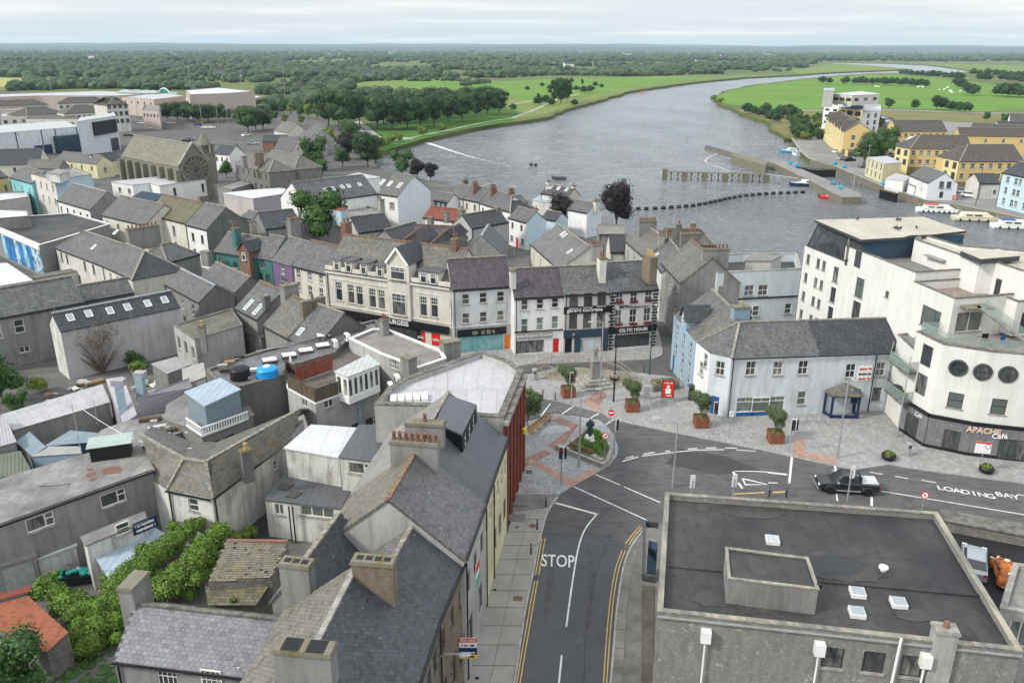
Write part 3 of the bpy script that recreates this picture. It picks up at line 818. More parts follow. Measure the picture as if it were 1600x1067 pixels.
def tri_sheet(name,poly,mat_,z,z0=None,mside=None,parent=None,kind='structure'):
 """concave outline triangulated; optional side walls down to z0"""
 from mathutils.geometry import tessellate_polygon
 P=[V((p.x,p.y,z))for p in poly];b=MB();tr=tessellate_polygon([P])
 for t in tr:
  q=[P[i]for i in t]
  if normal(q).z<0:q=q[::-1]
  b.face(q)
 if z0 is not None:
  n=len(P);s_=sum((P[i].x*P[(i+1)%n].y-P[(i+1)%n].x*P[i].y)for i in range(n))
  for i in range(n):
   a,c=P[i],P[(i+1)%n]
   if s_<0:a,c=c,a
   b.face([V((a.x,a.y,z0)),V((c.x,c.y,z0)),c,a],1)
  return b.build(name,[mat_,mside or conc],parent,kind=kind)
 return b.build(name,mat_,parent,kind=kind)
# ---------------------------------------------------------------- ground, river, fields
def M_water():
 m,nt,p=nodes('river_water',0.12,0.5);pos,uv,g,tc=srcs(nt)
 rot=NN(nt,'ShaderNodeMapping');rot.inputs['Rotation'].default_value=(0,0,rad(-18));nt.links.new(pos,rot.inputs[0]);q=rot.outputs[0]
 big=noi(nt,mapv(nt,q,(1,.45,1)),0.03,6,0.6,0.3,0.7);rip=noi(nt,mapv(nt,q,(.75,1.5,1)),.55,8,.72,.2,.8)
 # rough patches below the weir, paler where the surface is broken
 w=NN(nt,'ShaderNodeTexNoise',Scale=.085,Detail=8,Roughness=.68,Distortion=2.2);nt.links.new(mapv(nt,q,(.55,1.3,1)),w.inputs[0])
 mr=nt.nodes.new('ShaderNodeMapRange');mr.inputs[1].default_value=.48;mr.inputs[2].default_value=.62;nt.links.new(w.outputs[0],mr.inputs[0])
 fo=noi(nt,q,1.3,5,.7,.45,.7)
 sp=nt.nodes.new('ShaderNodeSeparateXYZ');nt.links.new(pos,sp.inputs[0])
 band=mathn(nt,'MULTIPLY',mathn(nt,'SMOOTH_MIN',1.0,mathn(nt,'DIVIDE',mathn(nt,'SUBTRACT',sp.outputs['Y'],215.0),40.0)),1.0,True)
 band2=mathn(nt,'SUBTRACT',1.0,mathn(nt,'DIVIDE',mathn(nt,'SUBTRACT',sp.outputs['Y'],330.0),500.0),True)
 foam=mathn(nt,'MULTIPLY',mathn(nt,'MULTIPLY',mathn(nt,'MULTIPLY',mr.outputs[0],fo),band),band2)
 ch=noi(nt,mapv(nt,q,(.9,2.2,1)),.8,7,.75,.52,.68);foam=mathn(nt,'MAXIMUM',foam,mathn(nt,'MULTIPLY',ch,.5))  # wind chop, its glints painted pale into the colour
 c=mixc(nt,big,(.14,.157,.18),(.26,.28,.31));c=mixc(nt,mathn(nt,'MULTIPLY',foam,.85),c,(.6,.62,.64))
 nt.links.new(c,p.inputs['Base Color'])
 rr=mathn(nt,'ADD',.16,mathn(nt,'MULTIPLY',foam,.5));nt.links.new(rr,p.inputs['Roughness'])
 h=mathn(nt,'ADD',rip,mathn(nt,'MULTIPLY',noi(nt,q,.16,6,.65,.2,.8),1.6));bump(nt,p,h,1.3,1.0)
 return m
WZ=-2.0
water_m=M_water()
b=MB();b.face([(-400,60,WZ),(4500,60,WZ),(4500,4200,WZ),(-400,4200,WZ)]);b.build('river_water',water_m,None,kind='structure')
LB=[(1800,520),(1500,462),(1250,430),(1120,402),(1000,374),(930,347),(850,318),(760,300),(690,288),(640,275),(600,268),(584,255),(588,243),(610,231),(640,223),
 (660,217),(690,211),(725,203),(760,196),(800,191),(855,183),(880,172),(905,165),(960,150),(985,143),(1010,139),(1060,132),(1100,127),(1170,121),(1240,117.5),(1300,113.5),(1370,110.8),(1425,108.6),
 (1375,104),(1340,101.5),(1300,99.6),(1299,97.6),(1340,98.3),(1380,99),(1445,101.5),(1470,104),(1520,110.5)]
RB=[(1500,114),(1440,114.4),(1395,114),(1350,115.6),(1310,118),(1240,125),(1180,132),(1135,141),(1113,151),(1120,161),(1145,171),(1175,182),(1200,192),(1210,204),(1226,216),(1237,216),
 (1252,238),(1265,249),(1285,255),(1306,261),(1377,291),(1447,314),(1500,322),(1560,334),(1620,347),(1900,410)]
lb=[W(p)for p in LB];rb_=[W(p)for p in RB]
def bank(pts,amp):
 """natural bank: break the long straight runs a little"""
 out=[]
 for i in range(len(pts)-1):
  a,c=pts[i],pts[i+1];L=(c-a).length;k=max(1,min(10,int(L/14)));nrm=V((-(c-a).y,(c-a).x,0)).normalized()
  for j in range(k):out.append(a.lerp(c,j/k)+(nrm*R.uniform(-amp,amp)if j else V((0,0,0))))
 return out+[pts[-1]]
lbn=bank(lb,2.2);rbn=bank(rb_[:16],2.5)+rb_[16:]
land=M_ground('meadow',(0.07,0.11,0.035),(0.15,0.175,0.06),0.004,0.4,c3=(0.2,0.17,0.09),f3=0.6)
mud=M_ground('reedy_bank',(0.1,0.12,0.035),(0.14,0.14,0.06),0.08,1.0)
outer=[V((9000,500,0)),V((19000,9000,0)),V((19000,22000,0)),V((-19000,22000,0)),V((-19000,3000,0)),V((-1500,-150,0)),V((600,-150,0)),V((4000,40,0))]
tri_sheet('ground',lbn+rbn+outer,land,0.0,WZ-3,mud)
# town surfaces
tarmac=M_ground('asphalt',(0.1,0.099,0.102),(0.136,0.133,0.134),0.25,14,0.9,(0.055,0.055,0.058),0.5,0.006)
tarmac_w=M_ground('worn_asphalt',(0.1,0.097,0.094),(0.14,0.135,0.13),0.2,10,0.9,(0.07,0.068,0.066),0.6,0.006)
yard=M_ground('yard_ground',(0.085,0.085,0.083),(0.15,0.148,0.14),0.12,4,0.9,(0.2,0.2,0.19),0.4)
grass_b=M_ground('bright_pasture',(0.09,0.2,0.022),(0.13,0.25,0.035),0.012,0.3,c3=(0.19,0.25,0.07),f3=0.6)
grass_m=M_ground('rough_pasture',(0.12,0.19,0.035),(0.19,0.24,0.065),0.012,0.4,c3=(0.18,0.17,0.07),f3=0.5)
grass_t=M_ground('mown_lawn',(0.05,0.13,0.018),(0.075,0.16,0.03),0.05,0.8)
grass_y=M_ground('pale_hayfield',(0.3,0.33,0.09),(0.36,0.36,0.13),0.01,0.4)
scrub=M_ground('scrubby_grass',(0.13,0.15,0.05),(0.2,0.18,0.08),0.03,0.5,c3=(0.24,0.19,0.1),f3=0.6)
def field(name,pts,m,z):return tri_sheet(name,[W(p)for p in pts],m,z)
town=[W(p)for p in[(640,242),(600,236),(575,215),(520,190),(430,168),(330,165),(250,150),(0,143)]]+[V((-1200,560,0)),V((-900,-100,0)),V((500,-100,0)),V((900,30,0))]
tg=[V((700,62,0))]+[W(p)+V((0,-0.6,0))for p in LB[:13]]+town[1:8]+[V((-1200,560,0)),V((-900,-100,0)),V((500,-100,0))]
tri_sheet('town_ground',tg,yard,0.012)
field('quay_ground',[(1240,216),(1254,237.5),(1268,248.5),(1290,254),(1308,260),(1378,290),(1449,313),(1502,321),(1562,333),(1622,346),(1900,408),(1900,200),(1640,196),(1350,186),(1330,206),(1290,210),(1262,205)],M_ground('quay_concrete',(.2,.2,.195),(.28,.275,.265),.1,3,.9),0.03)
field('river_pasture',[(1128,162),(1119,150),(1145,141),(1190,133),(1245,127),(1315,120),(1350,118),(1400,117.2),(1470,122),(1560,134),(1680,150),(1680,168),(1570,172),(1528,175),(1400,170),(1245,171),(1200,172)],grass_b,0.05)
field('left_bank_pasture',[(548,129),(640,124.5),(720,127),(800,127),(860,124),(930,121.5),(1060,119.5),(1170,118),(1235,116.5),(1165,120),(1095,126),(1000,138),(955,149),(900,163),(878,170),(850,180),(800,187),(770,180),(700,160),(560,140)],grass_m,0.05)
field('pasture_strip',[(620,127),(720,128.5),(860,125.5),(1000,122),(1110,121),(1060,127),(960,141),(900,152),(850,160),(790,150),(640,136)],grass_b,0.09)
field('hay_field',[(-40,121),(38,123),(44,133),(20,136),(-40,137)],grass_y,0.05)
field('hay_meadow',[(64,127),(100,126.5),(110,130),(66,131)],grass_y,0.05)
field('brown_bog',[(455,96.5),(560,95),(545,100),(455,100.5)],scrub,0.05)
field('park_lawn',[(590,226),(600,236),(660,218),(725,202.5),(800,190.5),(812,175),(770,168),(600,190),(575,205)],grass_t,0.06)
field('rough_field',[(1245,173),(1400,172),(1528,176.5),(1680,180),(1680,196),(1350,186),(1300,190),(1262,203),(1243,222),(1228,214),(1212,202),(1200,190),(1170,179),(1150,172)],scrub,0.04)
field('tip_pasture',[(1302,100.5),(1340,102.2),(1375,104.6),(1415,108.4),(1370,110.2),(1300,112.8),(1250,116),(1230,111)],grass_m,0.05)
field('far_pasture',[(1400,98),(1560,102),(1700,107),(1700,128),(1600,124),(1525,112),(1475,103.5),(1450,100.6)],grass_m,0.05)
field('railway_embankment',[(1238,172.2),(1400,171.3),(1528,176.2),(1680,178.6),(1680,180.4),(1528,177.8),(1400,173),(1238,174)],M_plain('ballast',(0.24,0.23,0.22),0.9),0.12)
# car park and streets of the shopping quarter
field('car_park',[(205,190),(250,180),(300,188),(420,190),(470,196),(520,212),(500,235),(400,222),(330,215),(300,218),(200,212),(195,205)],tarmac_w,0.03)
field('riverside_street',[(470,262),(500,232),(530,236),(525,258),(480,275)],tarmac_w,0.05)
b=MB();ribbon(b,smooth([W(p)for p in[(553,190),(566,200),(580,212),(600,219),(640,216)]]),7,0,.08);b.build('promenade',M_plain('pale_path',(0.36,0.34,0.3),.9),None,kind='structure')
b=MB();ribbon(b,smooth([W(p)for p in[(640,216),(690,206),(760,191),(800,185)]]),1.6,0,.09);b.build('riverside_path',MATS['pale_path'],None,kind='structure')
b=MB();ribbon(b,smooth([W(p)for p in[(800,185),(835,172),(865,158),(905,147)]]),2.2,0,.1);ribbon(b,[W((780,168)),W((860,152)),W((905,140)),W((985,143))],2,0,.1);b.build('meadow_path',MATS['pale_path'],None,kind='structure')
# far low hills
b=MB();NX,NY=110,7
def hz(i,j):
 x=(i/(NX-1)-.5)*34000;y=8000+j*1500;n=noise.noise(V((x/2600,j*.45,3)))*.5+noise.noise(V((x/700,j*.9,8)))*.3+.45
 return V((x,y,-4 if j==0 or j==NY-1 else max(2,16+j*11+n*(30+9*j))))
G=[[hz(i,j)for i in range(NX)]for j in range(NY)]
for j in range(NY-1):
 for i in range(NX-1):b.face([G[j][i],G[j][i+1],G[j+1][i+1],G[j+1][i]])
b.build('far_hills',M_ground('hill_land',(0.03,0.05,0.035),(0.07,0.095,0.05),0.0012,0.01),None,kind='structure')

# ---------------------------------------------------------------- the central streets
def line_pts(L,z=0.0):return[W(p,z)for p in L]
road=[(700,1150),(700,560),(815,555),(1060,540),(1010,468),(1050,470),(1080,560),(1100,600),(1700,640),(1900,900),(1900,960),(1450,900),(1100,1150)]
tri_sheet('road',line_pts(road),tarmac,0.02)
pave=M_brick('granite_paving',(0.33,0.33,0.33),(0.42,0.42,0.415),(0.2,0.2,0.2),0.75,0.5,0.014,0.85,0.5,stain=0.45,stcol=(0.25,0.24,0.22),bd=0.004)
pave_s=M_brick('silver_granite_paving',(0.32,0.33,0.345),(0.44,0.45,0.46),(0.2,0.2,0.21),0.6,0.3,0.012,0.8,0.5,stain=0.35,stcol=(0.24,0.24,0.24),bd=0.004)
setts=M_brick('grey_setts',(0.13,0.13,0.135),(0.21,0.21,0.215),(0.09,0.09,0.09),0.3,0.15,0.02,0.8,0.5,stain=0.2,bd=0.01)
redp_=M_brick('red_granite_paving',(0.31,0.165,0.13),(0.39,0.23,0.19),(0.28,0.26,0.25),0.45,0.22,0.016,0.85,0.5,stain=0.2,bd=0.004)
tact=M_brick('pink_tactile_paving',(0.42,0.27,0.22),(0.46,0.31,0.25),(0.36,0.24,0.2),0.4,0.4,0.01,0.85,0,stain=0.1,bd=0.01)
cpave=M_plain('pavement_concrete',(0.3,0.29,0.27),0.9,0.12,0.5,b=0.003)
cpave2=M_plain('old_pavement_concrete',(0.2,0.19,0.175),0.9,0.25,0.6,b=0.004)
kerb_m=M_plain('kerb_stone',(0.36,0.36,0.35),0.85,0.2,1.5)
bedding=M_plain('pavement_bed',(0.17,0.165,0.155),0.95,0.2,1)
PZ=0.14
PL_w=[(700,1150),(729,1050),(754,972),(774,883),(797,820),(801,800),(816,748)]  # building line of the street
kerbL=[(783,1150),(805,1067),(815,1000),(825,939),(835,891),(841,858),(847,832),(858,797),(873,775),(894,759),(930,739),(953,725),(964,711),(966,700),(960,680),(950,667),(935,655)]
field_pts=lambda L,z:[W(p,z)for p in L]
lowL=field_pts(PL_w[:6],PZ);lowK=smooth(field_pts(kerbL[:9],PZ),4)
PB=tri_sheet('left_pavement',[W((700,1150),PZ)]+lowK+[W((873,772),PZ),W((803,772),PZ)]+[p for p in lowL[::-1][:-1]],bedding,PZ-.03,-.1,kerb_m)
def at_y(poly,y):
 for i in range(len(poly)-1):
  a,c=poly[i],poly[i+1]
  if min(a.y,c.y)<=y<=max(a.y,c.y)and abs(a.y-c.y)>1e-6:return a.lerp(c,(y-a.y)/(c.y-a.y))
 return poly[0]if y<min(p.y for p in poly)else poly[-1]
ys=[33+1.95*i for i in range(16)]
for i in range(len(ys)-1):
 y0,y1=ys[i]+.02,ys[i+1]-.02
 if y1>63:break
 l0,l1,k0,k1=at_y(lowL,y0),at_y(lowL,y1),at_y(lowK,y0),at_y(lowK,y1)
 for(s0,s1)in((0,.5),(.5,1)):
  q=[l0.lerp(k0,s0),l0.lerp(k0,s1),l1.lerp(k1,s1),l1.lerp(k1,s0)];c=sum(q,V())/4;q=[p+(c-p).normalized()*.03 if s1==1 or True else p for p in q]
  if s1==1:q[1]+=(l0-k0).normalized()*.16;q[2]+=(l1-k1).normalized()*.16
  bb=MB();bb.prism(q,PZ-.03,PZ+R.uniform(0,.006));bb.build('paving_slab',cpave,PB)
kb=MB();K=[p+V((-.075,0,0))for p in lowK];ribbon(kb,K,.15,0,PZ+.006);ob('kerb',kb.mesh('kerb',kerb_m),PB)
# paved corner with the statue, and its coloured bands
PLZ=tri_sheet('corner_plaza',field_pts([(873,772)]+kerbL[9:]+[(868,645),(818,660),(780,660),(780,772)],PZ),pave_s,PZ,-.1,kerb_m)
def patch(pts,m,z,name,par):return tri_sheet(name,field_pts(pts,z),m,z,None,None,par,None)
patch([(862,656),(874,651),(905,664),(893,670)],redp_,PZ+.005,'red_band',PLZ);patch([(893,669),(905,663),(880,697),(868,704),(854,696)],redp_,PZ+.005,'red_band',PLZ)
patch([(820,716),(850,702),(862,708),(820,730)],redp_,PZ+.006,'red_band',PLZ)
patch([(822,722),(832,716),(893,748),(925,731),(936,736),(893,760),(885,757)],tact,PZ+.007,'tactile_paving',PLZ)
# upper square
UP=[(780,612),(800,611),(818,615),(891,631),(941,645),(959,655),(1053,675),(1121,688),(1200,704),(1235,712),(1301,726),(1338,733),(1390,725),(1453,735),(1600,754),(1800,782),(1800,620),(1500,560),(1400,560),(1370,590),(1120,600),(1048,588),(990,581),(950,578),(905,574),(870,575),(830,584),(780,588)]
UPL=tri_sheet('upper_square',field_pts(UP,PZ),pave,PZ,-.1,kerb_m)
patch([(912,627),(935,610),(950,615),(930,641)],redp_,PZ+.005,'red_band',UPL);patch([(911,630),(928,640),(941,643),(935,632),(916,622)],tact,PZ+.008,'tactile_paving',UPL)
patch([(1239.5,684),(1259,688),(1258,705),(1307,715),(1305,726),(1238,711)],tact,PZ+.006,'tactile_paving',UPL)
tri_sheet('cobbled_street',field_pts([(780,618),(800,613.5),(818,617.5),(891,633.5),(941,647.5),(962,657.5),(942,668),(935,654),(868,643.5),(818,658.5),(780,662)],.06),setts,0.06)
terr=[(640,600),(700,572),(800,573),(838,568),(890,567),(960,563.5),(1020,560.5),(1034,555),(1036,549),(1030,520),(1022,500),(1015,480),(985,480),(700,520)]
TP=tri_sheet('terrace_pavement',field_pts(terr,PZ),pave,PZ,-.1,kerb_m)
rpv=smooth(field_pts([(944,1150),(952,1067),(957,1012),(962,954),(970,898),(978,868),(988,848),(1003,828)],PZ),3)
RPV=tri_sheet('right_pavement',rpv+[W((1040,815),PZ),W((1060,815),PZ),W((1060,1150),PZ)],bedding,PZ-.03,-.1,kerb_m)
ys=[33+1.9*i for i in range(14)]
for i in range(len(ys)-1):
 a,c=at_y(rpv,ys[i]+.02),at_y(rpv,ys[i+1]-.02)
 if ys[i+1]>57:break
 q=[a+V((.17,0,0)),V((max(a.x+.8,6.02),a.y,PZ)),V((max(c.x+.8,6.02),c.y,PZ)),c+V((.17,0,0))]
 bb=MB();bb.prism(q,PZ-.03,PZ+R.uniform(0,.006));bb.build('paving_slab',cpave2,RPV)
kb=MB();ribbon(kb,[p+V((.075,0,0))for p in rpv],.15,0,PZ+.006);ob('kerb',kb.mesh('kerb',kerb_m),RPV)
tri_sheet('tarmac_patch_large',line_pts([(1060,700),(1130,712),(1190,735),(1120,742),(1040,725)]),M_ground('repair_tarmac',(.06,.06,.062),(.08,.08,.082),.4,12),.0235,None,None,bpy.data.objects['road'],None)
# painted lines and patches: children of the road
ROAD=bpy.data.objects['road']
wl=M_plain('road_line_white',(0.68,0.68,0.66),0.7,0.2,3);yl=M_plain('road_line_yellow',(0.6,0.42,0.13),0.7,0.2,3)
def mark(name,pts,w=.12,m=None,dash=None,z=.03,sm=True):
 bb=MB();P=line_pts(pts);P=smooth(P,6)if sm and len(P)>2 else P;ribbon(bb,P,w,0,z,dash);return bb.build(name,m or wl,ROAD)
dk=M_ground('darker_asphalt',(0.094,0.098,0.108),(0.12,0.125,0.135),0.3,14,0.85,b=0.004)
tri_sheet('newer_tarmac',line_pts([(800,1150),(805,1067),(830,939),(846,842),(849,831),(905,839),(958,847),(983,856),(972,890),(962,954),(957,1012),(950,1067),(944,1150)]),dk,.0235,None,None,ROAD,None)
tri_sheet('tarmac_patch',line_pts([(982,740),(1013,744),(1013,750),(981,747)]),tarmac_w,.0245,None,None,ROAD,None)
mark('centre_line',[(15,530,20),(15,470,90),(15,430,165),(15,400,280),(15,365,500),(15,335,720)]);mark('centre_line',[(15,307,895),(15,290,1067),(866,1150)])
mark('stop_line',[(11,268,892),(11,530,964)],.22,sm=False)
mark('crossing_line',[(11,372,788),(11,870,1016)],.13,sm=False);mark('crossing_line',[(11,512,715),(11,915,890)],.13,sm=False)
for dx in(0,1):
 x=dx*20
 mark('double_yellow_line',[(15,185+x,172),(15,145+x,400)],.075,yl,sm=False);mark('double_yellow_line',[(15,140+x*.9,435),(15,85+x,740),(15,30+x,1067),(796+x/4,1150)],.075,yl)
 mark('double_yellow_line',[(15,792+dx*12,98-dx*-8),(15,740+dx*14,155+dx*8),(15,700+x,208+dx*6)],.075,yl);mark('double_yellow_line',[(15,680+x,248),(15,640+x,360),(15,608+x,540),(15,583+x,800),(15,565+x,1067),(938+x/4,1150)],.075,yl)
mark('give_way_curve',[(11,680,637),(11,780,608)],.16);mark('give_way_curve',[(11,800,604),(11,1000,580),(11,1160,566),(11,1310,564)],.13);mark('give_way_curve',[(11,1385,566),(11,1505,573)],.13)
for a,c in[((11,700,617),(11,752,605)),((11,810,592),(11,880,580)),((11,946,575),(11,1016,568)),((11,1085,560),(11,1143,556)),((11,1198,554),(11,1262,552)),((11,1315,553),(11,1388,555))]:mark('give_way_dash',[a,c],.16,sm=False)
mark('island_line',[(11,1375,697),(1190,737),(1230,741)],.14);mark('island_line',[(11,1365,700),(11,1388,733)],.2,sm=False);mark('island_line',[(11,1398,768),(11,1422,803)],.2,sm=False)
bb=MB();tri=[(11,1425,742),(1199,757),(11,1440,780)];ribbon(bb,line_pts(tri+tri[:1]),.22,0,.03);bb.build('give_way_triangle',wl,ROAD)
mark('stop_line',[(37,295,740),(37,262,1067)],.22,sm=False);mark('crossing_line',[(37,828,850),(37,838,945)],.2,sm=False);mark('crossing_line',[(12,422,835),(12,428,880)],.15,sm=False);mark('crossing_line',[(12,640,855),(12,640,910)],.2,sm=False)
mark('lane_line',[(12,0,708),(12,117,720)],.12,sm=False);mark('lane_line',[(12,700,820),(12,1581,965),(1800,842)],.12,sm=False);mark('lane_line',[(12,0,768),(12,60,770)],.14,sm=False)
for a,c in[((12,628,702),(12,706,716)),((12,785,728),(12,865,742)),((12,948,752),(12,1040,768)),((12,1538,840),(12,1620,853))]:mark('bay_dash',[a,c],.12,sm=False)
mark('yellow_line',[(12,1100,992),(12,1581,1067),(1800,868)],.12,yl,sm=False);mark('yellow_line',[(11,1365,838),(11,1560,828)],.14,yl,sm=False);mark('yellow_line',[(12,30,828),(12,105,824)],.2,yl,sm=False)
for a,c in[((845,651),(860,631)),((11,268,373),(11,380,298)),((11,455,388),(11,535,342)),((11,540,440),(11,640,368))]:
 bb=MB();ribbon(bb,line_pts([a,c]),.13,0,.066);bb.build('setts_line',wl,bpy.data.objects['cobbled_street'])
def road_text(s,p,size,ang,sx=1.0,sy=1.0):
 me=text_mesh(s,size,.001,.01,wl);me.transform(Matrix.Diagonal((sx,sy,1,1)));c=W(p,.032)
 return ob('road_lettering',me,ROAD,loc=c,rz=ang)
road_text('STOP',(15,283,315),1.3,math.atan2(*(W((15,380,325))-W((15,190,318))).yx),.85,1.75)
for i,ch in enumerate('LOADING'):
 p=(1469+i*13.2,762+i*2.2);road_text(ch,p,1.15,rad(-14),.95,1.0)
for i,ch in enumerate('BAY'):road_text(ch,(1561+i*13,772+i*2.2),1.15,rad(-14),.95,1.0)
seam=M_plain('tar_seam',(.03,.03,.032),.6,.2);rn=random.Random(12)
for L_ in([(15,620,150),(15,560,280),(15,510,430),(15,480,600),(15,455,800),(15,440,1067)],[(11,640,670),(11,700,690),(11,800,700),(11,900,735),(11,1060,745)],[(12,560,690),(12,760,690),(12,1000,740),(12,1300,800),(12,1581,850)],[(11,300,800),(11,420,860),(11,560,900)],[(11,880,600),(11,960,650),(11,1180,660),(11,1400,640)],[(15,215,142),(15,420,165),(15,690,200)]):
 P0=smooth(line_pts(L_),5);P0=[p+V((rn.uniform(-.06,.06),rn.uniform(-.08,.08),0))for p in P0];bb=MB();ribbon(bb,P0,.05,0,.027);bb.build('tar_seam',seam,ROAD)
stn=M_ground('oil_stained_asphalt',(.075,.075,.078),(.115,.113,.114),.9,6,.7,b=.004)
for i_,L_ in enumerate([[(11,570,660),(11,625,655),(11,640,690),(11,590,700)],[(11,690,700),(11,760,685),(11,850,705),(11,810,725),(11,720,720)],[(11,400,700),(11,470,735),(11,420,745),(11,330,770)],[(12,830,900),(12,1060,930),(12,1050,950),(12,840,930)],[(15,230,180),(15,260,420),(15,230,700),(15,190,700),(15,215,400)],[(15,470,200),(15,520,400),(15,480,760),(15,440,760),(15,470,420)]]):tri_sheet('worn_patch',line_pts(L_),stn,.0258+i_*.0001,None,None,ROAD,None)
for p_ in((1050,703),(970,760),(1100,760),(1420,790),(905,1000),(1180,742)):
 bb=MB();bb.lathe([(.32,0),(.32,.006)],16,W(p_,.027));bb.build('manhole_cover',M_plain('iron_cover',(.1,.095,.09),.6,.2,4),ROAD)
# covers and hatches in the pavement
def cover(p,w,d,m,rz=0.0,z=PZ+.016,round_=False):
 bb=MB();bb.lathe([(w,0),(w,.012),(w*.9,.014)],18)if round_ else bb.box(-w,w,-d,d,0,.012)
 o=bb.build('access_cover',m);o.location=W(p,z);o.rotation_euler.z=rz;o['kind']='structure';return o
rustc=M_plain('rusty_cover',(0.17,0.09,0.065),0.8,.2,5)
cover((15,35,543),.33,.26,rustc,rad(-8));cover((36,1045,722),.3,.3,rustc,round_=True);cover((11,105,700),.3,.3,MATS['dark_grey_paint']);cover((15,145,418),.18,.25,MATS['dark_grey_paint'],z=.03);cover((15,708,230),.2,.2,rustc,z=.03)
cover((14,1475,490),.13,.1,MATS['black_paint']);cover((14,1365,1035),.13,.1,MATS['black_paint']);cover((36,850,737),.12,.1,MATS['black_paint'])
for p in[(36,885,425),(36,835,620)]:cover(p,.85,.6,M_plain('slate_grey_hatch',(.17,.165,.155),.9,.2,2),rad(-4))
# ---------------------------------------------------------------- the street row at the lower left
ts_d=M_tintslate('dark_slates',(0.062,0.066,0.076));ts_g=M_tintslate('grey_slates',(0.13,0.128,0.13),0.5);ts_b=M_tintslate('lichened_slates',(0.15,0.142,0.125),0.7,.6)
def frame_of(n):return INFO[n.name]
def slates_on(root,i,m_,seed=3,w=.3,h=.2,miss=0.0,lift=0.0):
 poly=INFO[root.name]['polys'][i][0];poly=poly if normal(poly).z>0 else poly[::-1]
 sb=tri_slates(poly,w,h,seed=seed,miss=miss);L0=V(root.location);sb.v=[v-L0 for v in sb.v]
 ob('slates',sb.mesh('slates',m_,uv=False),root,kind='stuff')
HS=8.8
st_win=[rows('b_sash',.95,1.5,6.6,5,sill=False)]
n2=gable('town_house','nearest slate roofed house on the street, open topped chimney and for-sale board',(628,1140),(683,971),(528,940),HS,38,roof=slate_d,mr={1:slate_b},wall=stone,
 wins={0:[rows('b_sash',1.0,1.7,6.7,5,sill=False),rows('b_top',1.3,2.3,2.9,4,sill=False)]},chims=[((476,1008),1.0,.85,2.6,grey,-2),((584,872),.95,.8,2.2,brick_b,-4)],rtile=conc)
slates_on(n2,0,ts_d,1);slates_on(n2,1,ts_b,2)  # sunlit left and shaded right slope put into the slate colours, beside lichen
I=INFO[n2.name]
n3=gable('town_house','house with a smooth dark double roof between two taller neighbours',(683,971),(725,873),(632,842),HS,38,roof=slate_d,mr={1:slate},wall=brick_b,
 wins={0:[rows('b_sash',.95,1.6,6.7,3,sill=False),rows('b_top',1.2,2.2,2.9,3,sill=False)]},rtile=ridge_g)
J=INFO[n3.name];a2=J['a']+J['inn']*(2*J['half']+.1);b2=a2+J['d']*(W((725,873),HS)-W((683,971),HS)).length
n3b=gable('house_rear_wing','rear wing whose parallel dark slate roof meets the double roof in a valley',a2,b2,(500,842),HS,38,roof=slate,mr={0:slate_d},wall=grey,hr=J['hr']-.1,
 chims=[((463,876),.7,.8,1.7,grey,-3)])
slates_on(n3,0,ts_d,5,.26,.17);slates_on(n3b,0,ts_d,6,.26,.17);slates_on(n3b,1,ts_g,7,.3,.2);slates_on(n3,1,ts_g,7,.3,.2)  # right slopes get darker slates: their shade is painted in
n4=gable('town_house','tall house with rough weathered slates and a bare render gable above the valley',(725,873),(757,785),(626,746),HS+.5,39,roof=slate,mr={1:slate_b},wall=grey_l,
 wins={0:[rows('b_sash',.95,1.6,6.8,3,sill=False),rows('b_top',1.2,2.2,2.9,2,sill=False)]},chims=[((648,688),.9,.7,3.2,grey,8)],rtile=ridge_t)
slates_on(n4,0,ts_g,8,.26,.18);slates_on(n4,1,ts_b,9,.26,.18)  # paler left slates carry the sun side in their colour, with some lichen
n5=gable('town_house','narrow house with a plain dark metal roof, behind the long row of chimney pots',(757,785),(769,748),(662,681),HS,38,roof=felt_d,mr={1:felt_g},wall=lemon,
 wins={0:[rows('sash',.9,1.6,6.6,2,sill=False)]},chims=[((664,658),.9,.8,2.7,grey,1)])
n6=gable('town_house','pale yellow house with dark seamed metal roof and a three window dormer',(769,748),(792,684),(698,617),HS,38,roof=seamm,mr={1:felt_g},wall=lemon,
 wins={0:[rows('sash',.9,1.6,6.6,4,sill=False),rows('b_top',1.2,2.0,2.9,3,sill=False)]})
def big_dormer():
 K=INFO[n6.name];L0=V(n6.location);hr=K['hr'];q=[W((698,617),hr),W((745,633),hr-.55),W((722,681),hr-.55),W((681,660),hr)]
 b=MB(L0);b.slab([p+V((0,0,.06))for p in(q if normal(q).z>0 else q[::-1])],.12);b.build('dormer_roof',seamm,n6)
 b=MB(L0);f0,f1=q[2],q[1];E_=Edge(f0,f1);lo=[V((p.x,p.y,hr-2.6))for p in q]
 hs=[]
 for f in(.22,.5,.78):
  s_=f*E_.L;window(n6,'sash',.8,1.1,E_.at(s_,hr-1.35)-L0,E_.rz,False);hs.append((s_-.4,s_+.4,hr-1.9,hr-.8))
 wall_edge(b,f0,f1,hr-2.6,hs);b.face([lo[3],lo[2],q[2],q[3]]);b.face([lo[1],lo[0],q[0],q[1]]);b.build('dormer_cheek',black,n6)
big_dormer()
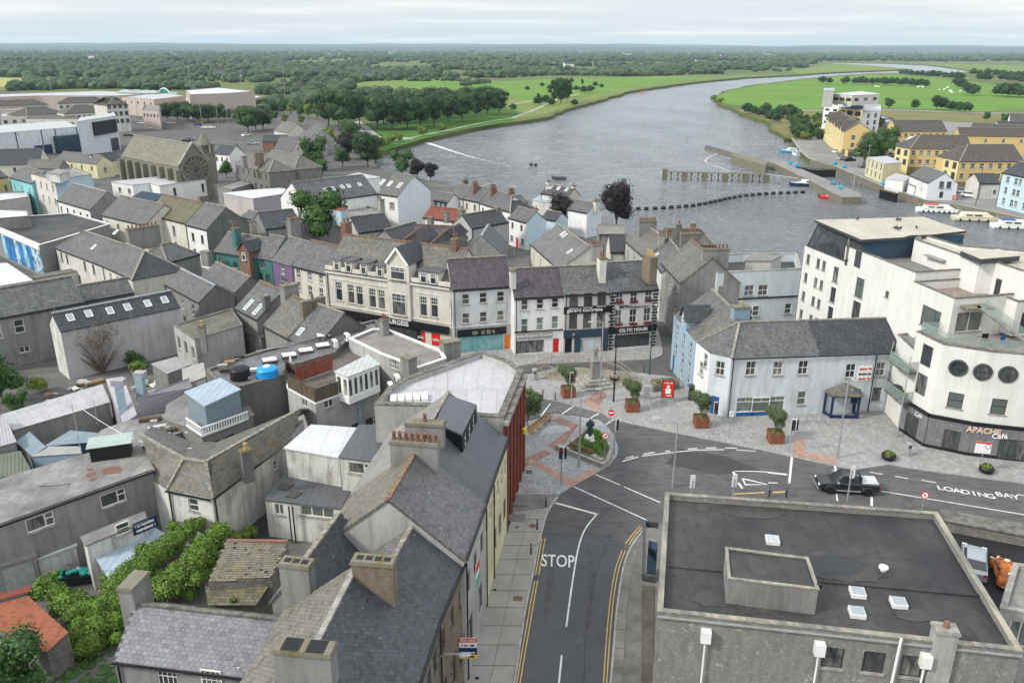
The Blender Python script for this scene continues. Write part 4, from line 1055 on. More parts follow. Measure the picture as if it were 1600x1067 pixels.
# rear extensions of the row
xw=flat('rear_extension','stained white extension with a bright membrane roof and an open balcony',[(446,699),(530,714),(557,669),(487,664)],6.4,white_o,felt_w,0,wins={0:[rows('d_shop',5.0,.95,5.45,[.64],sill=False)]})
flat('rear_extension','extension with a dark sheet roof wedged behind the dormer house',[(531,713),(586,720),(613,665),(562,664)],6.7,white_o,felt_d,0,wins={0:[rows('three',2.0,1.0,5.8,[.55])]})
x4=flat('rear_extension','low white extension with patched dark felt roof and curtained three part window',[(414,779),(531,793),(556,748),(447,741)],3.6,white_o,felt_d,0,wins={0:[wpx('curt_shop',2.9,.95,(10,378,948)),wpx('curt_case',.8,1.0,(10,143,932))]})
L0=V(x4.location)
for u in((10,205,905),(10,228,905)):
 p=W(u,3.5);b=MB(L0);b.tube([p+V((0,-.2,0)),V((p.x,p.y-.2,.1))],.06);b.build('downpipe',black,x4)
b=MB(L0);b.slab([W(q,3.68)for q in[(10,130,800),(10,190,812),(10,235,775),(10,160,768)]],.02);b.slab([W(q,3.68)for q in[(10,180,850),(10,240,860),(10,290,825),(10,215,812)]],.02);b.build('felt_patch',felt,x4)
# slate house at the very bottom left
n1=gable('cottage','slate roofed cottage at the bottom edge, tall moss topped chimney on its left gable',(178,1031),(412,1060),(225,944),6.2,36,roof=slate_d,wall=grey,wins={0:[wpx('multi',1.2,1.3,(13,1030,1030),(13,1310,1042))]},
 chims=[((13,822,425),1.25,.9,1.7,grey,0)],rtile=conc_d)
slates_on(n1,0,M_tintslate('blue_grey_slates',(0.15,0.155,0.17)),11,.34,.24)
# ruined roofs and creeper behind it
def ruin():
 root=thing('ruined_outhouse','ruined outhouse with a mossy broken slate roof beside the creeper','outhouse',W((395,875),0));L0=V(root.location)
 q=[W((326,908),3.4),W((424,903),3.4),W((450,846),4.8),W((355,845),4.8)];b=MB(L0);b.slab(q,.12);b.build('roof',slate_m,root)
 sb=tri_slates(q,.24,.17,.03,21,.04);sb.v=[v-L0 for v in sb.v];ob('slates',sb.mesh('slates',M_tintslate('mossy_slates',(0.17,0.155,0.13),.8,1.0),uv=False),root,kind='stuff')
 b=MB(L0)
 for i in range(4):wall_edge(b,q[i],q[(i+1)%4],-.3,[])
 b.build('wall',stone,root);b=MB(L0);b.bar(q[3],q[2],.3,.2);b.build('brick_coping',brick,root)
 q=[W((325,945),2.0),W((400,945),2.0),W((420,915),2.8),W((320,915),2.8)];b=MB(L0);b.slab(q,.1);b.build('lower_roof',slate_m,root)
ruin()
def creeper(label,lobes,leaf,n,seed,size=.095):
 rn=random.Random(seed);n=int(n*1.4);L=[(W(p,z*.9),r*.66,.8)for(p,z,r)in lobes];L+=[(l[0]+V((rn.uniform(-1,1),rn.uniform(-1,1),rn.uniform(-.6,.4))),l[1]*rn.uniform(.3,.6),1)for l in L for _ in(0,1,2)];c=sum((l[0]for l in L),V())/len(L);c.z=0
 L=[(l[0]-c,l[1],l[2])for l in L];b=MB();leafcloud(b,L,n,size,rn)
 for(q,r,s_)in L:b.blob(q,r*.86,1,.15,0,(1,1,s_),rn)
 t=MB();t.tube([(L[0][0].x,L[0][0].y,0),tuple(L[0][0])],.12,6,r1=.05)
 root=thing('climbing_plant',label,'creeper',c);ob('stem',t.mesh('stem',bark,uv=False),root);ob('foliage',b.mesh('foliage',leaf,uv=False),root)
creeper('bright green creeper heaped over the wall beside the slate ruin',[((345,828),3.4,1.1),((335,838),3.2,1.2),((322,852),3,1.4),((312,866),2.8,1.4),((300,880),2.6,1.5),((290,893),2.4,1.5),((275,905),2.2,1.5),((262,920),2.0,1.4),((250,905),1.8,1.2),((285,915),1.6,1.4),((312,895),1.6,1.2)],leaf_v,9000,31)
creeper('creeper over the garden wall behind the white sheet roof',[((300,822),3.0,1.1),((288,832),3.0,1.3),((275,842),3.0,1.3),((262,852),3.0,1.4),((248,862),2.9,1.5),((235,872),2.8,1.5),((222,882),2.7,1.5),((208,892),2.6,1.5),((195,902),2.4,1.5),((182,914),2.2,1.5)],leaf_v,9500,32)
creeper('rusty green creeper smothering the yard wall left of the chimney',[((72,912),3.2,1.1),((62,925),3,1.0),((85,925),2.8,1.2),((100,940),2.6,1.3),((120,935),2.5,1.1),((118,955),2.3,1.4),((140,950),2.2,1.3),((160,945),2.2,1.3),((180,940),2.2,1.3),((195,925),2.4,1.0),((150,975),1.6,1.5),((125,985),1.4,1.5),((175,970),1.4,1.4),((140,1005),.9,1.5),((110,1010),.6,1.2)],leaf_v,12000,33)
creeper('small tuft of creeper between the black yard and the ruin',[((385,833),.9,.8),((370,838),1.0,.7),((395,828),.8,.6)],leaf_y,900,34)
creeper('low ivy crossing the broken lower roof',[((335,935),2.2,.6),((350,925),2.4,.6),((368,917),2.6,.6),((385,925),2.2,.6),((400,915),2.3,.6),((330,955),1.8,.6)],leaf_v,2200,35,.12)
plant('oak3','tree','round green tree filling the bottom left corner',V((W((14,1040),3.0).x,W((14,1040),3.0).y,0)),.42)
plant('green','tree','green tree at the left edge beside the grey house',V((W((-4,590),3.2).x,W((-4,590),3.2).y,0)),.8)
o=plant('green','tree','small dark tree rooted below the left edge tree',W((30,650),0),.4);plant('bushy','shrub','yellow green shrub beside the lean-to roof',W((62,612),0),.9,'shrub')
def rusty():
 root=thing('rusty_shed','shed with a rusty corrugated iron roof at the lower left','shed',W((60,990),0));L0=V(root.location)
 b=MB(L0);q=[W((-20,975),2.3),W((73,1018),2.3),W((107,987),2.6),W((43,930),2.9),(W((-30,950),2.9))]
 b.slab([q[0],q[1],q[2],q[3],q[4]],.04);b.build('roof',rust,root);b=MB(L0)
 for i in range(5):wall_edge(b,q[i]-V((0,0,.06)),q[(i+1)%5]-V((0,0,.06)),-.2,[])
 b.build('wall',stone,root);b=MB(L0);b.bar(q[4]+V((0,.5,.2)),q[3]+V((0,.5,.2)),.7,.06);b.build('red_fascia',redface,root)
rusty()
b=MB();c=W((130,1040),0)
for _ in range(260):
 p=c+V((R.gauss(0,3.2),R.gauss(0,1.6),0));b.blob(p,R.uniform(.1,.4),0,.3,0,(1,1,.6))
b.build('garden_scrub',leaf_m,None,kind='stuff')
# ---------------------------------------------------------------- grey rendered house with yard
g1=flat('rendered_house','grey rendered house with a worn felt roof and two white windows over the yard',[(-70,843),(239,733),(212,686),(-70,770)],6.0,grey,felt_m,0,wins={0:[wpx('three',1.9,1.15,(9,700,862),(9,250,1010))]})
L0=V(g1.location)
E_=edge_of(g1,0)
wall_box(g1,E_,'fascia',0,E_.L,5.75,6.02,black,.1)
b=MB(L0);p=W((9,715,545),6.1);b.box(-1.5,1.5,-.9,.9,0,1.3,0,Matrix.Translation(W((9,695,595),6.0))@Matrix.Rotation(rad(20),4,'Z'));b.build('roof_housing',black,g1)
b=MB(L0);b.box(-1.7,1.7,-1.1,1.1,1.3,1.36,0,Matrix.Translation(W((9,695,595),6.0))@Matrix.Rotation(rad(20),4,'Z'));b.build('housing_sheet',tin_g,g1)
for i,(p,w_,d_)in enumerate([((9,690,690),1.5,.8),((9,560,715),.7,.5),((9,575,745),.6,.4),((9,555,685),.5,.3)]):
 b=MB(L0);b.lathe([(w_*.5,0),(w_*.5,.012)],14,W(p,6.02),0,1,d_/w_+.3);b.build('rust_stain_plate',MATS['rusty_cover'],g1)
def yagi(p,z,h,parent=None,cat='aerial',label='thin television aerial on the roof'):
 root=thing('television_aerial',label,cat,W(p,z));b=MB();b.tube([(0,0,0),(0,0,h)],.025,6);b.build('mast',galv,root)
 b=MB();b.tube([(-.6,0,h-.2),(.6,0,h-.15)],.015,4)
 for k in range(6):b.tube([(-.5+k*.2,-.25,h-.18),(-.5+k*.2,.25,h-.18)],.01,4)
 b.build('antenna',galv,root);return root
yagi((130,722),6.0,5.2,label='tall leaning aerial mast on the worn felt roof');yagi((153,664),4,2.6,label='short aerial above the green sheet roofs')
yagi((700,618),9.5,3.0,label='aerial pole rising from the pale roof by the dormer');yagi((88,500),7,2.6,label='aerial at the white gable of the skylight roof')
yagi((206,505),7.2,2.0,label='aerial half way along the skylight roof')
# yard
def yard_things():
 root=thing('skip','black skip heaped with turquoise rubbish bags in the yard','skip',W((121,909),0),rad(12));b=MB()
 b.v=[];w,d,h=1.55,.55,.75
 b.prism([(-w,-d),(w,-d),(w,d),(-w,d)],.1,h);b.box(-w-.05,w+.05,-d-.05,-d,h-.08,h+.02);b.box(-w-.05,w+.05,d,d+.05,h-.08,h+.02);b.build('skip_body',black,root)
 for i in range(22):
  bb=MB();bb.blob((0,0,0),R.uniform(.16,.27),1,.14,0,(1,1,.75));bb.build('rubbish_bag',M_plain('turquoise_bag',(0.02,0.38,0.3),.35,.15,4,spec=.5)if i%6 else pvc,root,loc=(R.uniform(-1.35,1.35),R.uniform(-.4,.4),h+R.uniform(0,.25)))
 root=thing('table','dark metal table standing behind the skip','table',W((96,893),0),rad(14));b=MB();b.box(-.9,.9,-.45,.45,.82,.87);b.build('table_top',galv,root)
 for sx in(-1,1):
  for sy in(-1,1):b=MB();b.box(sx*.82-.03,sx*.82+.03,sy*.38-.03,sy*.38+.03,0,.82);b.build('leg',galv,root)
 for k,p in enumerate([(13,272,262),(13,405,210)]):
  q=thing('tyre',['old tyre leaning on the white shed wall','old tyre lying on the white shed roof'][k],'tyre',W(p,2.2));b=MB();b.lathe([(.28,0),(.42,.03),(.44,.12),(.42,.2),(.28,.22),(.27,.1)],16);b.build('rubber_ring',black,q)
 flat('low_shed','low white shed roof with tyres on it below the grey house',[(45,877),(118,851),(112,838),(50,861)],2.2,white_o,felt_w,0)
 flat('low_shed','shed with a pale sheet roof behind the creeper',[(172,902),(240,870),(262,838),(240,825),(145,860)],2.6,grey,tin_bl,0)
 s=flat('yard_wall','white yard wing with a shop sign and small dark window',[(135,850),(228,812),(224,800),(128,838)],4.0,white_o,felt_m,0,cat='building',wins={0:[wpx('sash',1.0,.9,(13,755,108))]})
 E_=edge_of(s,0);sd,z=E_.sz((13,897,90));wall_box(s,E_,'sign_board',sd-.95,sd+.95,z-.5,z+.5,navy,.06)
 marks(s,E_.at(sd,z+.2,.08)-V(s.location),E_.rz,1.6,.26,whitep,3);marks(s,E_.at(sd,z-.2,.08)-V(s.location),E_.rz,1.5,.28,whitep,4)
 sh=flat('garage','garage wall with a pale roller shutter left of the skip',[(-30,892),(55,868),(48,850),(-30,868)],2.9,grey,felt_g,0);E_=edge_of(sh,0);b=wall_box(sh,E_,'roller_shutter',*sorted((E_.sz((13,20,400))[0],E_.sz((13,205,350))[0])),0.05,2.5,galv,.04)
 pr=thing('timber_pallets','stack of planks and timber pieces leaning by the skip','timber',W((128,862),0));
 for k in range(7):b=MB();b.bar((k*.12,0,0),(k*.12+.3,.5,2.2),.12,.03);b.build('plank',[wood_l,wood][k%2],pr)
yard_things()
# L-shaped slate house
def hipL():
 he,hr=5.0,7.2;P=lambda*a:[W((x,y),z)for(x,y,z)in a]
 foot=P((236,748,0),(261,765,0),(331,779,0),(447,690,0),(478,648,0),(322,690,0),(252,700,0),(222,690,0));foot=[W(p,he)for p in[(236,748),(261,765),(331,779),(447,690),(474,655),(330,700),(255,700),(225,702)]]
 q=[P((236,748,he),(261,765,he),(287,717,hr),(222,681,hr)),P((261,765,he),(331,779,he),(321,722,hr),(287,717,hr)),P((331,779,he),(447,690,he),(470,638,hr),(321,722,hr)),P((470,638,hr),(487,638,he),(340,690,he),(321,722,hr)),P((287,717,hr),(321,722,hr),(340,690,he),(300,690,he)),P((222,681,hr),(287,717,hr),(300,690,he),(236,665,he))]
 r=house('slate_house','low slate house bent round the black yard with pale wall and small chimney',foot,he,q,white_o,slate_b,gutters=(1,2),ridges=[(q[0][3],q[0][2]),(q[1][3],q[1][2]),(q[2][3],q[2][2]),(q[1][0],q[1][3]),(q[2][0],q[2][3])],
  wins={1:[wpx('sash',.95,1.1,(9,1195,905))],2:[rows('sash',.5,.9,3.6,[.82])]})
 chimney(r,W((9,1515,560),hr+.7),hr-2.2,.8,.6,2,rad(35),grey_d,1,pot_y)
 for k,pl in enumerate(q[:3]):
  pl=pl if normal(pl).z>0 else pl[::-1];sb=tri_slates(pl,.3,.2,seed=40+k);L0=V(r.location);sb.v=[v-L0 for v in sb.v];ob('slates',sb.mesh('slates',ts_b,uv=False),r,kind='stuff')
hipL()
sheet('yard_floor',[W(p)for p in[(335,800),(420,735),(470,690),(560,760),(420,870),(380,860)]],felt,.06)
# sheds and lean-tos of the back yards
def lean(name,label,px4,hs,roof,wall=None,cat='shed',t=.06):
 q=[W(p,h)for p,h in zip(px4,hs)];q=q if normal(q).z>0 else q[::-1];c=sum(q,V())/4;root=thing(name,label,cat,(c.x,c.y,0));L0=V(root.location)
 b=MB(L0);b.slab(q,t);b.build('roof',roof,root);b=MB(L0);qi=inset(q,.08)
 for i in range(4):wall_edge(b,qi[i]-V((0,0,t)),qi[(i+1)%4]-V((0,0,t)),-.2,[])
 b.build('wall',wall or grey,root);INFO[root.name]=dict(f=q);return root
lean('lean_to','long pale felt lean-to below the pebble dashed wall',[(20,672),(172,628),(160,600),(0,648)],(3.0,3.0,3.9,3.9),felt_l,grey)
lean('sheet_roof','faded blue green corrugated roof left of the felt lean-to',[(24,690),(50,712),(72,698),(46,674)],(2.8,2.8,3.1,3.1),tin_b)
lean('sheet_roof','green corrugated roof in front of the felt lean-to',[(68,697),(150,690),(152,676),(110,672)],(3.0,3.0,3.5,3.5),tin_b,navy_r);lean('sheet_roof','ribbed pale sheet strip over blue boards',[(48,713),(128,708),(126,697),(75,697)],(2.8,3.3,3.5,3.0),tin,steelbl)
lean('sheet_roof','lilac sheet roof at the left edge above a striped green one',[(-30,705),(26,690),(8,650),(-30,655)],(3.6,3.6,4.2,4.2),tin_l);lean('sheet_roof','mossy striped green roof at the left edge',[(-30,752),(50,736),(32,704),(-30,715)],(2.4,2.4,3.1,3.1),M_sheet('mossy_green_sheet',(.1,.12,.09),.3,c2=(.16,.17,.12)))
flat('outbuilding','flat felt roofed outbuilding littered with timber behind the slate house',[(140,690),(212,700),(300,668),(268,645),(205,655),(160,672)],4.2,grey,felt_m,0)
lean('profiled_shed','steep lilac profiled metal shed with a blue grey duct',[(192,662),(214,648),(192,588),(165,592)],(4.0,4.6,5.4,4.4),tin_l,tin_l);lean('profiled_shed','long lilac profiled shed beside the flat roof litter',[(222,630),(300,605),(296,590),(216,620)],(5.2,5.4,6.2,6.0),tin_l,tin_l)
lean('profiled_shed','grey ribbed shed sloping up to the tank roof',[(286,602),(322,588),(318,566),(284,576)],(5.4,6.4,6.8,5.8),tin,tin);lean('canopy','ribbed grey canopy over the small yard',[(261,584),(300,569),(275,557),(236,568)],(4.2,4.2,4.6,4.6),tin)
dct=thing('air_duct','blue grey metal air duct standing on the lilac shed','duct',W((195,656),3.5));b=MB();b.bar((0,0,0),(-.5,.9,3.4),.8,.7);b.build('shaft',M_plain('blue_grey_duct',(.27,.36,.42),.5,.15),dct);b=MB();b.box(-1.1,.1,.6,1.5,3.3,3.9);b.build('cowl',tin_l,dct)
dct=thing('air_duct','short blue duct cowl behind the lilac shed','duct',W((222,625),3.5));b=MB();b.bar((0,0,0),(0,.3,2.6),.8,.7);b.build('shaft',MATS['blue_grey_duct'],dct);b=MB();b.box(-.55,.55,0,.9,2.5,3.0);b.build('cowl',tin_l,dct)
pl=flat('rooftop_platform','concrete roof platform carrying the blue cabin behind a white balustrade',[(258,655),(292,665),(316,683),(374,660),(395,648),(376,610),(300,610),(262,632)],5.0,grey,felt_m,0,cat='building',wins={2:[rows('d_plain',1.0,.35,4.0,[.3,.7],sill=False)]});L0=V(pl.location)
cab=flat('blue_cabin','blue profiled cabin with a pale blue sheet roof on the platform',[(290,612),(320,633),(374,608),(343,591)],7.7,steelbl,tin_bl,0,z0=5.0,cat='cabin',walls={1:tin_b,0:tin_b})
def balustrade():
 root=thing('balustrade','white classical balustrade in front of the blue cabin','railing',W((330,668),5.0));L0=V(root.location);b=MB(L0);a,c,e=W((9,1155,415),5.0),W((9,1250,480),5.0),W((9,1535,375),5.0)
 for p,q in((a,c),(c,e)):
  b.bar(p+V((0,0,.8)),q+V((0,0,.8)),.14,.1);b.bar(p+V((0,0,.06)),q+V((0,0,.06)),.2,.12)
 b.build('rail',pvc,root);q=MB();q.lathe([(.04,0),(.075,.2),(.05,.42),(.075,.5),(.04,.66)],8);me=q.mesh('baluster',pvc)
 for p,q in((a,c),(c,e)):
  n=int((q-p).length/.26)
  for i in range(n):ob('baluster',me,root,loc=p.lerp(q,(i+.5)/n)+V((0,0,.11))-L0)
balustrade()
# felt roof with rooflights, tanks
tk=flat('workshop','workshop with a puddled black felt roof, five dome rooflights and a seam of pipes',[(340,597),(374,604),(449,585),(446,574),(522,551),(541,533),(600,518),(588,500),(540,511),(378,557),(322,578)],7.2,grey_d,M_felt('puddled_felt',(.07,.068,.068),(.21,.21,.22),1.2,.45,.5,1),.12);L0=V(tk.location)
for p in[(6,85,968),(6,205,938),(6,308,908),(6,412,877),(6,418,815)]:
 r=MB(L0);M_=Matrix.Translation(W(p,7.12))@Matrix.Rotation(rad(24),4,'Z');r.box(-.75,.75,-.55,.55,0,.2,0,M_);o=r.build('rooflight',dkgrey,tk);r=MB(L0);r.box(-.7,.7,-.5,.5,.2,.32,0,M_);r.build('dome',pvc,o)
b=MB(L0);b.tube([W((6,0,905),7.3),W((6,190,870),7.3),W((6,430,800),7.3),W((6,720,715),7.3)],.07,6);b.build('pipe_run',galv,tk)
def ac(p,z,rz,label,s=1.0):
 root=thing('air_conditioner',label,'air conditioner',W(p,z),rz);b=MB();b.box(-.5*s,.5*s,-.2,.2,.08,.85*s);b.build('casing',pvc,root)
 f=MB();f.lathe([(.3*s,0),(.3*s,.02)],16);f.v=[Matrix.Translation((-.12*s,-.205,.46*s))@Matrix.Rotation(rad(90),4,'X')@v for v in f.v];f.build('fan_grille',dkgrey,root);b=MB();b.box(-.4*s,-.3*s,-.2,.2,0,.08);b.box(.3*s,.4*s,-.2,.2,0,.08);b.build('foot',black,root)
ac((6,490,880),7.15,rad(-60),'air conditioning unit beside the white conservatory');ac((6,565,840),7.5,rad(-60),'air conditioning unit at the corner of the stained flat roof')
ac((10,835,215),9.3,rad(-70),'first of two white condensers on the pale roof edge',1.1);ac((10,875,165),9.3,rad(-70),'second white condenser, nearest the mossy pier',1.1);ac((15,1262,1030),0.3,rad(-9),'condenser at the foot of the brick wall by the alley',1.3)
def tank(p,z,r,h,m,label,top=None):
 root=thing('water_tank',label,'water tank',W(p,z));b=MB();b.lathe([(r,0),(r*1.02,h*.2),(r*.97,h*.22),(r*.98,h*.45),(r*.94,h*.47),(r*.95,h*.7),(r*.97,h*.72)],24);b.build('tank_body',m,root,smooth=False)
 b=MB();b.lathe([(r*1.0,h*.72),(r*.9,h*.85),(r*.45,h*.98),(r*.2,h)],24);b.build('lid',m,root);
 if top:b=MB();b.lathe([(.35,h*.97),(.3,h*1.1),(.1,h*1.13)],14);b.build('cap',top,root)
tank((29,285,395),7.15,1.0,1.25,black,'round black plastic water tank on the felt roof');tank((29,620,375),7.15,1.08,1.05,M_plain('bright_blue_plastic',(0.01,0.27,0.6),.35,.06),'bright blue round water tank next to the black one',pvc)
for p,m in[((29,265,150),black),((29,150,215),wood_l),((29,60,260),galv),((29,90,310),wood),((29,350,410),conc),((29,450,310),pvc)]:
 b=MB();b.box(-.5,.5,-.25,.25,0,.25);o=b.build('roof_clutter',m,None,label={black:'dark open crate behind the black tank',wood_l:'loose yellow boards left of the tanks',galv:'metal tray lying left of the tanks',wood:'plank lying by the gutter left of the black tank',conc:'long concrete lintel in front of the tanks',pvc:'white box between the two tanks'}[m],cat='clutter',loc=W(p,7.15),rz=rad(20))
# roof terrace with timber fences
rt=flat('terrace_building','grey building carrying a fenced timber roof terrace, two round ducts on its side',[(449,607),(493,631),(591,596),(592,560),(541,536),(521,553),(446,576)],6.6,grey_l,M_plain('decking',(.12,.11,.1),.85,.25,2),0.05,wins={0:[wpx('case',1.0,.8,(29,1070,705))],1:[wpx('case',1.1,.8,(29,1375,715),(10,660,205)),rows('three',1.6,1.0,2.6,[.62,.85])]},cop=pvc);L0=V(rt.location)
for p in((10,520,225),(10,628,205)):
 q=W(p,6.2);b=MB(L0);b.tube([q+V((.1,.5,.2)),q+V((.1,-.25,.1)),V((q.x+.1,q.y-.25,1.0))],.24,12);b.build('round_duct',MATS['blue_grey_duct'],rt)
def fence_run(label,pts,h,m,z,name='timber_fence',trellis=True):
 root=thing(name,label,'fence',W(pts[0],z));L0=V(root.location);P=[W(p,z)for p in pts];k=0
 for a,c in zip(P[:-1],P[1:]):
  d=(c-a);n=max(1,int(d.length/1.7))
  for i in range(n):
   p,q=a.lerp(c,i/n),a.lerp(c,(i+1)/n)
   b=MB(L0);b.box(-.05,.05,-.05,.05,0,h+.15,0,Matrix.Translation(p));b.build('post',m,root)
   b=MB(L0);nb=max(4,int(h/.16))
   for j in range(nb):b.bar(p.lerp(q,.03)+V((0,0,.1+j*h/nb)),p.lerp(q,.97)+V((0,0,.1+j*h/nb)),.03,h/nb*.88)
   b.build('slat_panel',m,root)
   if trellis:
    b=MB(L0);arc=[p.lerp(q,t/8)+V((0,0,h+.08+.32*math.sin(math.pi*t/8)))for t in range(9)]
    b.tube(arc,.03,4,cap=False)
    for t in range(1,12):s_=t/12;b.bar(p.lerp(q,s_)+V((0,0,h)),p.lerp(q,s_)+V((0,0,h+.08+.32*math.sin(math.pi*s_))),.015,.015)
    b.build('trellis_top',m,root,kind='stuff')
fence_run('weathered brown slatted fence along the front of the roof terrace',[(451,606),(493,629),(590,594)],1.35,wood,6.66);fence_run('red painted fence panels with arched tops at the back of the terrace',[(464,597),(521,577)],1.45,redfence,6.66)
fence_run('brown fence at the left end of the terrace',[(447,600),(449,583),(464,590)],1.3,wood,6.66)
cs=flat('conservatory','small white conservatory on the roof terrace',[(524,580),(543,588),(592,569),(574,555)],9.0,pvc,tin_w,0,z0=6.6,cat='conservatory',wins={0:[rows('plain',.55,1.8,7.7,[.25,.75],sill=False)],1:[rows('plain',.5,1.8,7.7,6,sill=False)]})
par=thing('parasol','closed white parasol standing at the terrace corner','parasol',W((29,915,330),6.7));b=MB();b.tube([(0,0,0),(0,0,1.8)],.03,6);b.build('pole',galv,par);b=MB();b.lathe([(.42,0),(.3,.7),(.12,1.3),(.02,1.6)],10,(0,0,.2));b.build('canopy',pvc,par)
sr=flat('stained_roof_building','building with a stained flat roof and pale parapet beside the terrace',[(545,529),(594,553),(653,575),(697,560),(690,548),(605,514),(582,514)],8.0,grey_l,M_felt('red_brown_stained_felt',(.2,.185,.175),(.3,.285,.27),1.5,.5),.25,cop=pvc,wins={1:[wpx('multi',1.5,1.1,(39,120,1020))]});L0=V(sr.location)
chimney(sr,W((39,815,725),9.2),6.5,1.2,1.9,2,rad(-62),grey,0,cap=conc_y);chimney(sr,W((6,790,705),9.6),7,.8,.8,2,rad(-50),grey,2)
pier=chimney(sr,W((39,300,925),9.3),5,1.2,1.1,2,rad(-40),grey,0);creeper('green plant sprouting from the top of the concrete pier',[((39,270,950),9.2,.5),((39,240,960),9.1,.35)],leaf_v,700,41,.07)
# light roofed red corner building
HR=10.2
rb=flat('red_corner_building','corner building with a broad pale roof and oxide red ribbed facade',[(585,632),(668,634),(748,650),(787,652),(817,579),(796,564),(752,548),(650,584),(628,592),(607,606)],HR,grey_l,felt_l,.45,.5,conc_d,walls={3:redface,4:redface},wins={3:[rows('d_sash',.9,1.9,[7.8,4.9],5,sill=False)]})
E_=edge_of(rb,3);L0=V(rb.location)
for i in range(6):
 f=.04+i*.184;s_=f*E_.L;b=MB(L0)
 for(hw,out)in((.52,.16),(.34,.3)):b.prism([E_.at(s_-hw,0,out),E_.at(s_+hw,0,out),E_.at(s_+hw,0,0),E_.at(s_-hw,0,0)],.1,HR-.7)
 b.build('pilaster',redface,rb);b=MB(L0);b.prism([E_.at(s_-.55,0,.42),E_.at(s_+.55,0,.42),E_.at(s_+.5,0,0),E_.at(s_-.5,0,0)],HR-.7,HR-.35);b.build('pilaster_cap',conc,rb)
for z in(3.3,6.4,HR-.7):wall_box(rb,E_,'string_course',0,E_.L,z,z+.25,redface if z<9 else conc,.2 if z<9 else .4)
b=MB(L0);M_=Matrix.Translation(W((10,945,250),9.8))@Matrix.Rotation(rad(8),4,'Z')
for k in range(5):b.box(-1.6+k*.66,-1.05+k*.66,-.7,.7,0,.25,0,M_)
b.build('rooflight',pvc,rb);b=MB(L0);b.box(-1.7,1.7,-1.9,-1.1,0,.2,0,M_);b.build('duct',galv,rb)
lt=thing('wall_lamp','yellow and black lantern on the red facade','lamp',E_.at(E_.L*.72,5.2,.6));b=MB();b.lathe([(.05,0),(.2,.1),(.22,.5),(.1,.65)],8);b.build('lantern',yellowp,lt);b=MB();b.tube([(0,0,.7),(-.5,.2,.9)],.03,5);b.build('bracket',black,lt)
# shop sign, wires and for-sale board on the street wall
I=INFO[n2.name];E_=Edge(I['f'][0],I['f'][1])
sb=thing('for_sale_board','red, white and yellow for-sale board jutting from the street wall','sign',W((14,1310,850),3.6),rad(0));b=MB();b.box(-.55,.55,-.02,.02,-.75,.75);b.build('board',whitep,sb)
for nm,z0,z1,m in(('red_band',.45,.75,redp),('blue_band',-.45,.05,navy),('yellow_band',-.75,-.45,yellowp)):b=MB();b.box(-.55,.55,-.03,-.021,z0,z1);b.build(nm,m,sb)
me=text_mesh('FOR SALE',.22,.004,.004,whitep);me.transform(Matrix.Rotation(rad(90),4,'X'));ob('lettering',me,sb,loc=(0,-.04,.6))
marks(sb,(0,-.025,.22),0,.8,.16,navy,5);marks(sb,(0,-.035,-.3),0,.9,.1,whitep,6);marks(sb,(0,-.035,-.6),0,.9,.16,black,7)
b=MB();b.bar((-.55,0,.7),(-2.2,.1,.7),.05,.05);b.build('bracket',black,sb)
sb2=thing('for_sale_board','slim red and blue sale board fixed flat on the grey street wall','sign',Edge(W((725,873),HS),W((757,785),HS)).at(3.2,5.6,.15),rad(81));b=MB();b.box(-.5,.5,-.03,.03,-.8,.8);b.build('board',whitep,sb2);b=MB();b.box(-.5,.5,-.05,-.031,.2,.8);b.build('red_band',redp,sb2);b=MB();b.box(-.5,.5,-.05,-.031,-.8,-.2);b.build('teal_band',MATS['turquoise_bag'],sb2)
lm=thing('wall_lamp','grey swan neck street lamp fixed over the for-sale board','lamp',W((14,1110,920),6.2));b=MB();b.tube([(0,0,0),(.5,-.1,.45),(1.3,-.2,.55)],.05,6);b.build('arm',galv,lm);b=MB();b.blob((1.6,-.2,.5),.25,1,0,0,(1.6,.8,.35));b.build('lamp_head',galv,lm)
# ---------------------------------------------------------------- large flat roofed building at the lower right
br=flat('brick_block','grey buff brick block with a black felt roof at the lower right',[(1028,955),(1597,1017),(1464,801),(1040,770)],8.0,buff,felt,.4,.25,cop_w,wins={0:[wpx('d_sash',1.15,1.35,(16,400,910)),wpx('d_case',1.15,1.45,(16,652,940),(16,886,965))]});L0=V(br.location);E_=edge_of(br,0)
flat('x','x',[(1138,904),(1279,921),(1262,872),(1134,856)],9.3,grey,felt,.06,.1,cop_w,z0=7.55,root=br)
for p in[(1207,843),(1340,925),(1404,941),(1339,956)]:
 b=MB(L0);M_=Matrix.Translation(W(p,7.75))@Matrix.Rotation(rad(-9.5),4,'Z');b.box(-.42,.42,-.42,.42,-.2,.12,0,M_);o=b.build('rooflight',pvc,br);b=MB(L0);b.box(-.36,.36,-.36,.36,.12,.16,0,M_);b.build('pane',glass_b,o)
for k_,(p_,rx,ry,m_)in enumerate([((1303,882),2.0,1.1,M_felt('ponding_stain',(.026,.028,.034),(.045,.045,.05),3,.6,.35)),((1316,885),2.9,1.6,M_felt('ponding_ring',(.05,.047,.046),(.075,.07,.066),3,.6,.5)),((1120,935),1.6,.7,MATS['ponding_ring']),((1440,960),1.5,.6,MATS['ponding_ring']),((1180,800),2.2,.8,MATS['ponding_ring'])]):
 b=MB(L0);c_=W(p_,7.63-.004*(k_>0));rr_=random.Random(k_);b.face([c_+V((rx*math.cos(t*.26)*rr_.uniform(.85,1.12),ry*math.sin(t*.26)*rr_.uniform(.85,1.12),0))for t in range(24)]);b.build('ponding_stain',m_,br)
b=MB(L0);b.lathe([(.18,-.2),(.18,.1),(.3,.12),(.28,.22),(.12,.26)],12,W((16,712,365),7.7));b.build('roof_vent',pvc,br)
